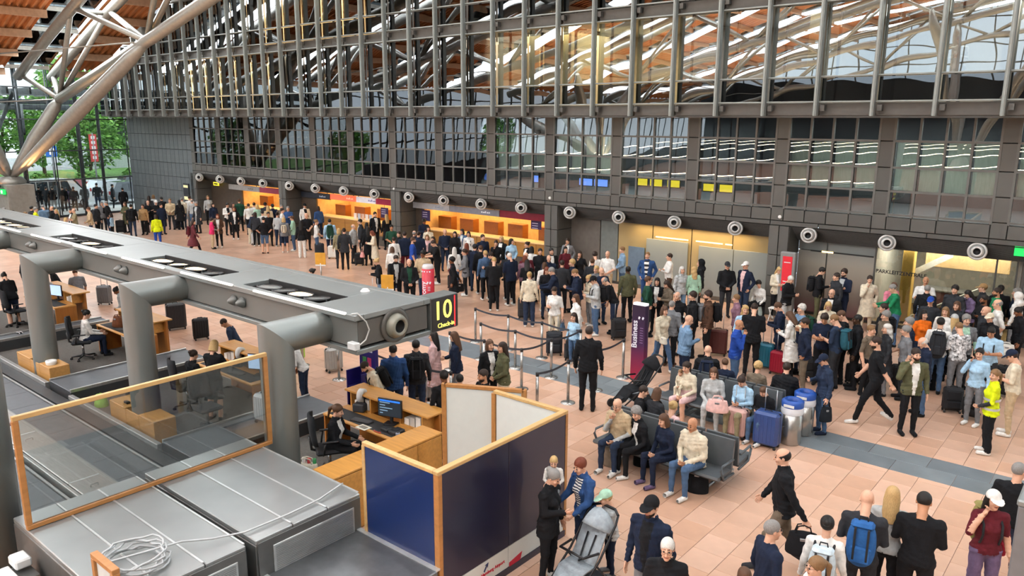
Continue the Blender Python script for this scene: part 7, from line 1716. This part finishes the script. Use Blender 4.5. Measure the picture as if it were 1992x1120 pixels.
# ---- strollers
def stroller(x, y, rz, fab, frame, lab, sc=1., ac='#3a3d42'):
    t = empty('stroller', (x, y, 0), rz); mf = cloth(fab); fr = M('stroller_frame', '#1e1f22', rough=.4, metal=.3); md = cloth(ac)
    for s in (-1, 1):
        MB().tube([(s*.24, -.42, .14), (s*.25, .1, .55), (s*.25, .42, .95), (s*.22, .5, 1.04)], .016, 8).build('side_tube', fr, t); MB().tube([(s*.25, .34, .14), (s*.25, .05, .5)], .015, 8).build('rear_tube', fr, t)
    MB().tube([(-.22, .5, 1.04), (-.12, .56, 1.07), (.12, .56, 1.07), (.22, .5, 1.04)], .02, 8).build('push_bar', fr, t)
    def sheet(nm, pts, hw, m, th=.03):
        V = []; F = []; n = len(pts)
        for (yy, zz, k) in pts: V += [(-hw*k, yy, zz), (0, yy+.02, zz-.02), (hw*k, yy, zz)]
        V += [(a, b+th*.6, c-th) for a, b, c in V]; b_ = 3*n
        for i in range(n-1):
            for j in range(2): q = i*3+j; F += [(q, q+1, q+4, q+3), (b_+q, b_+q+3, b_+q+4, b_+q+1)]
            F += [(i*3, i*3+3, b_+i*3+3, b_+i*3), (i*3+2, b_+i*3+2, b_+i*3+5, i*3+5)]
        F += [(0, b_, b_+1, 1), (1, b_+1, b_+2, 2)]; e = 3*(n-1); F += [(e, e+1, b_+e+1, b_+e), (e+1, e+2, b_+e+2, b_+e+1)]
        return MB().add(V, F, smooth=True).build(nm, m, t)
    sheet('seat_back', [(.38, .98, .8), (.3, .9, 1), (.15, .62, 1), (.05, .48, 1)], .2, mf); sheet('seat_pad', [(.08, .47, 1), (-.1, .46, 1), (-.2, .44, 1)], .2, mf); sheet('leg_rest', [(-.2, .44, 1), (-.34, .28, 1), (-.42, .22, .8)], .19, mf); sheet('foot_patch', [(-.33, .31, .7), (-.41, .245, .6)], .16, md, .01)
    V = []; F = []
    for i in range(7):
        a = PI*i/6
        for j in range(6):
            b = .2+1.15*j/5; V.append((-.23*math.cos(a), .36-.34*math.sin(b)*math.sin(a)*.75+.1*math.cos(b), .80+.32*math.sin(a)*math.cos(b*.75)))
    for i in range(6):
        for j in range(5): q = i*6+j; F.append((q, q+1, q+7, q+6))
    cn_ = MB().add(V, F, smooth=True).build('canopy', mf, t); cm = cn_.modifiers.new('thick', 'SOLIDIFY'); cm.thickness = .015
    MB().tube([(-.24, .1, .66), (-.2, -.16, .68), (.2, -.16, .68), (.24, .1, .66)], .018, 8).build('bumper_bar', fr, t)
    for s in (-1, 1):
        MB().tube([(s*.07, .24, .8), (s*.06, .1, .55), (0, -.02, .5)], .012, 6).build('harness', fr, t)
        MB().lathe([(.001, -.025), (.06, -.025), (.115, -.02), (.12, 0), (.115, .02), (.06, .025), (.001, .025)], c=(s*.27, .36, .12), n=18, axis='x').build('wheel', M('tyre_black'), t); MB().lathe([(.001, -.022), (.06, -.022), (.09, -.018), (.09, .018), (.06, .022), (.001, .022)], c=(s*.24, -.44, .09), n=16, axis='x').build('wheel', M('tyre_black'), t)
    B(-.2, .2, -.1, .32, .2, .24).build('basket', md, t); t.scale = (sc, sc, sc)
    return tag(t, lab, 'stroller')
stroller(-5.18, 7.62, -.12, '#9aa3a8', 0, 'grey stroller pushed by a boy in mint cap', 1.0); stroller(-8.15, 14.0, -.55, '#1b1c1f', 0, 'black stroller standing beside the Business pillar', 1.05, '#2a2b2e')
# ---- white folding stool, grey pillar, extras
t = empty('folding_stool', (-8.72, 23.3, 0)); B(-.17, .17, -.15, .15, .42, .45, bev=.01).build('seat', M('plastic_white', '#e2e2de'), t)
for s in (-1, 1): MB().tube([(s*.15, -.14, 0), (s*.15, .14, .42)], .016, 8).build('leg', M('plastic_white'), t); MB().tube([(s*.13, .14, 0), (s*.13, -.14, .42)], .016, 8).build('leg', M('plastic_white'), t)
tag(t, 'white folding stool beside the seated person', 'stool')
t = empty('square_pillar', (-.15, 6.32, 0)); B(-.3, .3, -.3, .3, 0, 3.55, bev=.01).build('shaft', M('pillar_grey', '#75787a', rough=.4, metal=.3), t); B(-.31, .31, -.31, .31, 3.55, 3.6, bev=.012).build('cap', m_islt, t); tag(t, 'square grey pillar at the lower right edge', 'pillar')
BYPX = {}
for o_, hw_, Tm_, hands_, s_, rz_ in people: BYPX[o_['label']] = (o_, hw_, Tm_, hands_, s_, rz_)
def own(frag):
    r = [v for k, v in BYPX.items() if frag in k]
    return r[0]
def held(i, side, sx, sy, sz, col, lab, strap=.12):
    ow, hw, Tm, hands, s_, rz_ = people[i]; h = Vector(hands[side])*s_; c, sn = math.cos(rz_), math.sin(rz_)
    handbag(ow.location.x+c*h.x-sn*h.y, ow.location.y+sn*h.x+c*h.y, ow.location.z+h.z-.09-strap-sz+.02, rz_+PI/2, sx, sy, sz, col, lab, 'bag', strap)
for _i, _c, _l, _t, _s in (
(172,'blk','black backpack on the black-capped traveller near the barriers',0,1),
(193,'gry','grey backpack slung on a black jacket in the right crowd',0,1),
(194,'blk','black backpack on the brown jacket in the right crowd',0,1),
(146,'blk','black backpack on the person facing the office',0,1),
(206,'tea','teal backpack on a dark T-shirt in the right crowd',0,1),
(217,'chr','large charcoal hiking pack on a white shirt',0.05,1.05),
(244,'#2d5f9a','blue hiking backpack on the bald foreground person',0.03,1.0),
(247,'#8d8450','olive roll-top backpack on the white-capped person',0.06,1.0),
(242,'#c4d4dc','pale blue backpack on the white top in front',0,1),
(261,'blk','black backpack on the traveller at the nearest desk',0,1),
(73,'dgr','dark green backpack by the brochure counter',0.06,1.05),
(64,'crm','cream backpack hanging from the grey hoodie',0,0.85),
(27,'blk','black backpack in the far left crowd',0,1),
(22,'chr','charcoal backpack near the end glass',0,1),
(274,'nav','navy backpack on the bald person behind the rear bench',0,1.05),
(178,'blk','black backpack in the queue under the beam',0,1.05),
(202,'dgr','dark green backpack on the white-haired person',0,1),
(201,'crm','cream backpack over the long white coat',0,1),
(99,'blk','black backpack on the white jacket by the counter',0,0.9),
(42,'mar','maroon backpack on the walking plaid figure',0,0.9),
(46,'mar','maroon backpack on the auburn-haired figure',0,0.8),
(210,'blk','black backpack near the parking office door',0,0.9),
(37,'crm','pale backpack in the far left crowd',0,0.9),
(225,'nav','navy backpack on the light blue T-shirt',0,0.9),
): backpack(_c, people[_i], lab=_l, tall=_t, sc=_s)
for _c in (
(-7.10,18.55,0.10,0.66,'#1f6f86','teal suitcase beside the black suit',1,0),
(-6.65,18.29,-0.05,0.6,'#a01c34','bright red suitcase left of the white coat',1,0),
(-8.52,18.84,0.32,0.72,'#5a2c2a','brown suitcase pulled by the pink jacket',1,0),
(-5.16,13.88,0.01,0.72,'#31497f','dark blue ribbed suitcase before the rear bench',1,0),
(-5.79,13.93,-0.04,0.62,'#cfa69c','pale pink suitcase between the two benches',1,0),
(-11.84,11.56,0.70,0.66,'#b4b2ac','silver ribbed suitcase in the barrier queue',1,0),
(-15.21,11.32,1.35,0.62,'#a9a8a2','silver suitcase standing behind the beam end',1,0),
(-16.69,11.17,1.28,0.78,'#9ccf2a','lime green suitcase behind the right pipe column',1,0),
(-2.81,18.24,0.42,0.56,'#1b1c20','large black suitcase used as a seat',0,1),
(-2.41,18.08,-0.15,0.5,'#17181a','small black suitcase beside the grey skirt',0,1),
(-11.86,16.00,0.67,0.64,'#23262c','dark suitcase between mother and girl',1,1),
(-14.85,18.48,0.45,0.68,'#202124','black suitcase of the cream-jacketed person',1,1),
(-28.24,21.25,0.60,0.6,'#d9d6cc','white suitcase by the grey-coated couple',1,0),
(-29.25,21.27,0.55,0.6,'#20242c','black suitcase by the white T-shirt',0,1),
(-26.04,20.98,0.61,0.55,'#1c1d20','black suitcase below the pink bag',1,1),
(-34.36,21.19,1.45,0.62,'#b9b9b6','silver suitcase by the denim shorts',1,0),
(-11.35,18.39,0.88,0.62,'#1a1b1e','black suitcase of the stooping grey-haired person',1,1),
(-5.02,18.78,0.57,0.5,'#1a1a1d','black duffel case with white tag in the right crowd',0,1),
(-4.06,19.07,0.51,0.6,'#1d1e21','black suitcase behind the walking black T-shirt',0,1),
(-2.10,20.14,-0.20,0.7,'#1c1d20','black suitcase carrying a white bag',0,1),
(-43.56,18.65,0.98,0.7,'#191a1c','tall black suitcase in the far left crowd',0,1),
(-45.82,20.30,1.28,0.55,'#c4bba6','beige suitcase in the far left crowd',1,0),
(-42.52,19.55,1.37,0.5,'#2a1c1c','dark red suitcase behind the yellow jacket',0,1),
(-42.63,21.37,1.46,0.55,'#1b1d24','navy suitcase in the far left crowd',0,1),
(-5.88,18.24,0.69,0.6,'#1a1b1e','black suitcase left of the denim-jacketed person',1,1),
(-26.88,10.74,0.78,0.65,'#6b6e70','grey suitcase seen under the beam',1,0),
(-22.00,10.75,1.22,0.8,'#25272a','large charcoal suitcase behind the middle desk',1,0),
(-20.41,10.65,1.26,0.62,'#17181a','ribbed black suitcase behind the middle desk',0,0),
(-12.14,11.39,0.82,0.55,'#1d1e20','black suitcase in the queue under the beam',1,1),
(-19.50,16.29,0.55,0.6,'#2a2b2e','dark suitcase beyond the beam with raised handle',1,1),
(-11.23,15.93,0.59,0.6,'#232529','charcoal suitcase behind the light blue girl',1,1),
(-32.71,21.77,0.57,0.5,'#2a3a52','dark blue suitcase by the mint jacket',0,1),
(-19.81,20.28,1.21,0.5,'#1e1e20','black trolley bag before the grey jacket',1,1),
(-15.87,20.39,1.03,0.55,'#26282c','charcoal suitcase near the belt barriers',0,1),
(-8.14,22.61,0.39,0.5,'#d8d4cc','pale suitcase beside the stool',0,0),
(-3.69,19.96,-0.02,0.5,'#232427','black bag behind the phoning olive jacket',0,1),
): suitcase(*_c)
for _c in (
(-6.98,11.23,0,0.3,0.17,0.11,0.42,'#857868','taupe backpack bag at the bald person knees','bag',0.12),
(-5.33,11.31,0,0.3,0.2,0.12,0.42,'#17181b','black bag standing between denim legs','bag',0.12),
(-6.56,11.58,0,0.3,0.16,0.1,0.36,'#151618','black handbag at the grey-haired person feet','bag',0.1),
(-6.02,13.47,0.62,0.3,0.22,0.12,0.24,'#d9b0a8','pink bag on the lap on rear bench','bag',0.08),
(-6.26,24.83,0.85,-0.4,0.09,0.06,0.16,'#2c211d','small brown bag on the trench coat','bag',0.1),
(-8.80,16.34,0.82,-0.4,0.13,0.07,0.16,'#d6cdba','cream waist bag on the cream jacket','bag',0),
(-23.85,7.17,0,0.3,0.18,0.16,0.3,'#e4e4e6','white plastic bag beside the left oak box','bag',0.04),
(-0.97,11.02,0.68,-0.4,0.1,0.07,0.17,'#8f1f30','red shoulder bag of the white-capped person','bag',0.3),
(-2.29,21.10,0.72,0.3,0.2,0.14,0.26,'#d2cfc6','white bag on top of black suitcase','bag',0.05),
(-25.05,20.34,0.56,-0.4,0.14,0.1,0.2,'#cf9490','pink bag on the black suitcase','bag',0.08),
(-9.35,23.38,0.1,0.3,0.2,0.18,0.3,'#b9cdc9','pale mint bag at the wall','bag',0.06),
(-17.12,6.53,0,0.3,0.16,0.13,0.26,'#8fc15a','green and white bag beside the right oak box','bag',0.03),
(-23.31,20.62,0.3,0.3,0.2,0.14,0.3,'#d6708a','pink jacket bundle before the black jacket','bag',0),
): handbag(*_c)
held(234, 1, .13, .07, .3, '#1c2026', 'small black bag hanging from the denim jacket hand', .12)
held(240, 1, .22, .13, .3, '#17171a', 'black holdall carried by the balding walker', .12)
held(173, 1, .12, .08, .2, '#4a6078', 'denim bag held beside the cream trousers', .12)
held(110, 0, .16, .1, .26, '#1a1a1c', 'black bag held by the curly-haired person', .1)
# open tote with bottles beside the nearest desk
_t = handbag(-10.35, 7.05, .0, .5, .24, .15, .52, '#cfc9b6', 'cream tote stuffed with green and white things', 'bag', .1)
for _k, _c in enumerate(('#2f8a4c', '#e6e6e2', '#c43a3a', '#2f8a4c')): MB().cyl((-.14+.09*_k, .02*(_k % 2), .42), (-.16+.1*_k, .02, .6), .03, n=10).build('contents', M('tote_'+_c.strip('#'), _c), _t)
handbag(-9.95, 6.75, .0, .2, .2, .14, .26, '#1b1b1e', 'black bag beside the cream tote', 'bag', .08)
handbag(-20.7, 8.55, .77, .1, .22, .14, .26, '#6a4028', 'brown leather bag on the left check-in desk', 'bag', .06)
suitcase(-12.9, 7.9, .2, .6, '#b9bcbe', 'silver suitcase lying on the weighing belt', 0, 0, .305)
# child and baby held, person upstairs
person(-5.80, 7.86, .92, 0, .6, 'sit', 'cb', 'wht', '', 'gry', 'gry', 't', '', 'blond small child in white carried by foreground person in black', 1.02, 'people in the foreground')
person(-7.13, 14.08, .78, 1, .1, 'sit', 'cm', 'crm', '', 'crm', 'wht', 't', '', 'baby in cream held on the lap on the rear bench', .50, 'people on the rear bench')
person(-4.55, 23.75, 1.72, 1, .1, 'phone', 'sd', 'wht', '', 'lgr', 'blk', 't', '', 'person in white behind upper office glass at right', 6.64, 'people behind the upper office glass')
person(-24.2, 23.6, 1.7, 1, .6, 'sitt', 'sn', 'mbl', '', 'djn', 'blk', 't', '', 'person in blue seated behind upper office glass', 6.64, 'people behind the upper office glass')
person(-22.4, 23.7, 1.7, 0, -.6, 'sitt', 'sd', 'mbl', '', 'djn', 'blk', 't', '', 'second person in blue seated right behind upper glass', 6.64, 'people behind the upper office glass')
suitcase(-9.27, 23.5, 0, .42, '#1a1b1e', 'low black case used as a seat at the wall', 0, 1)
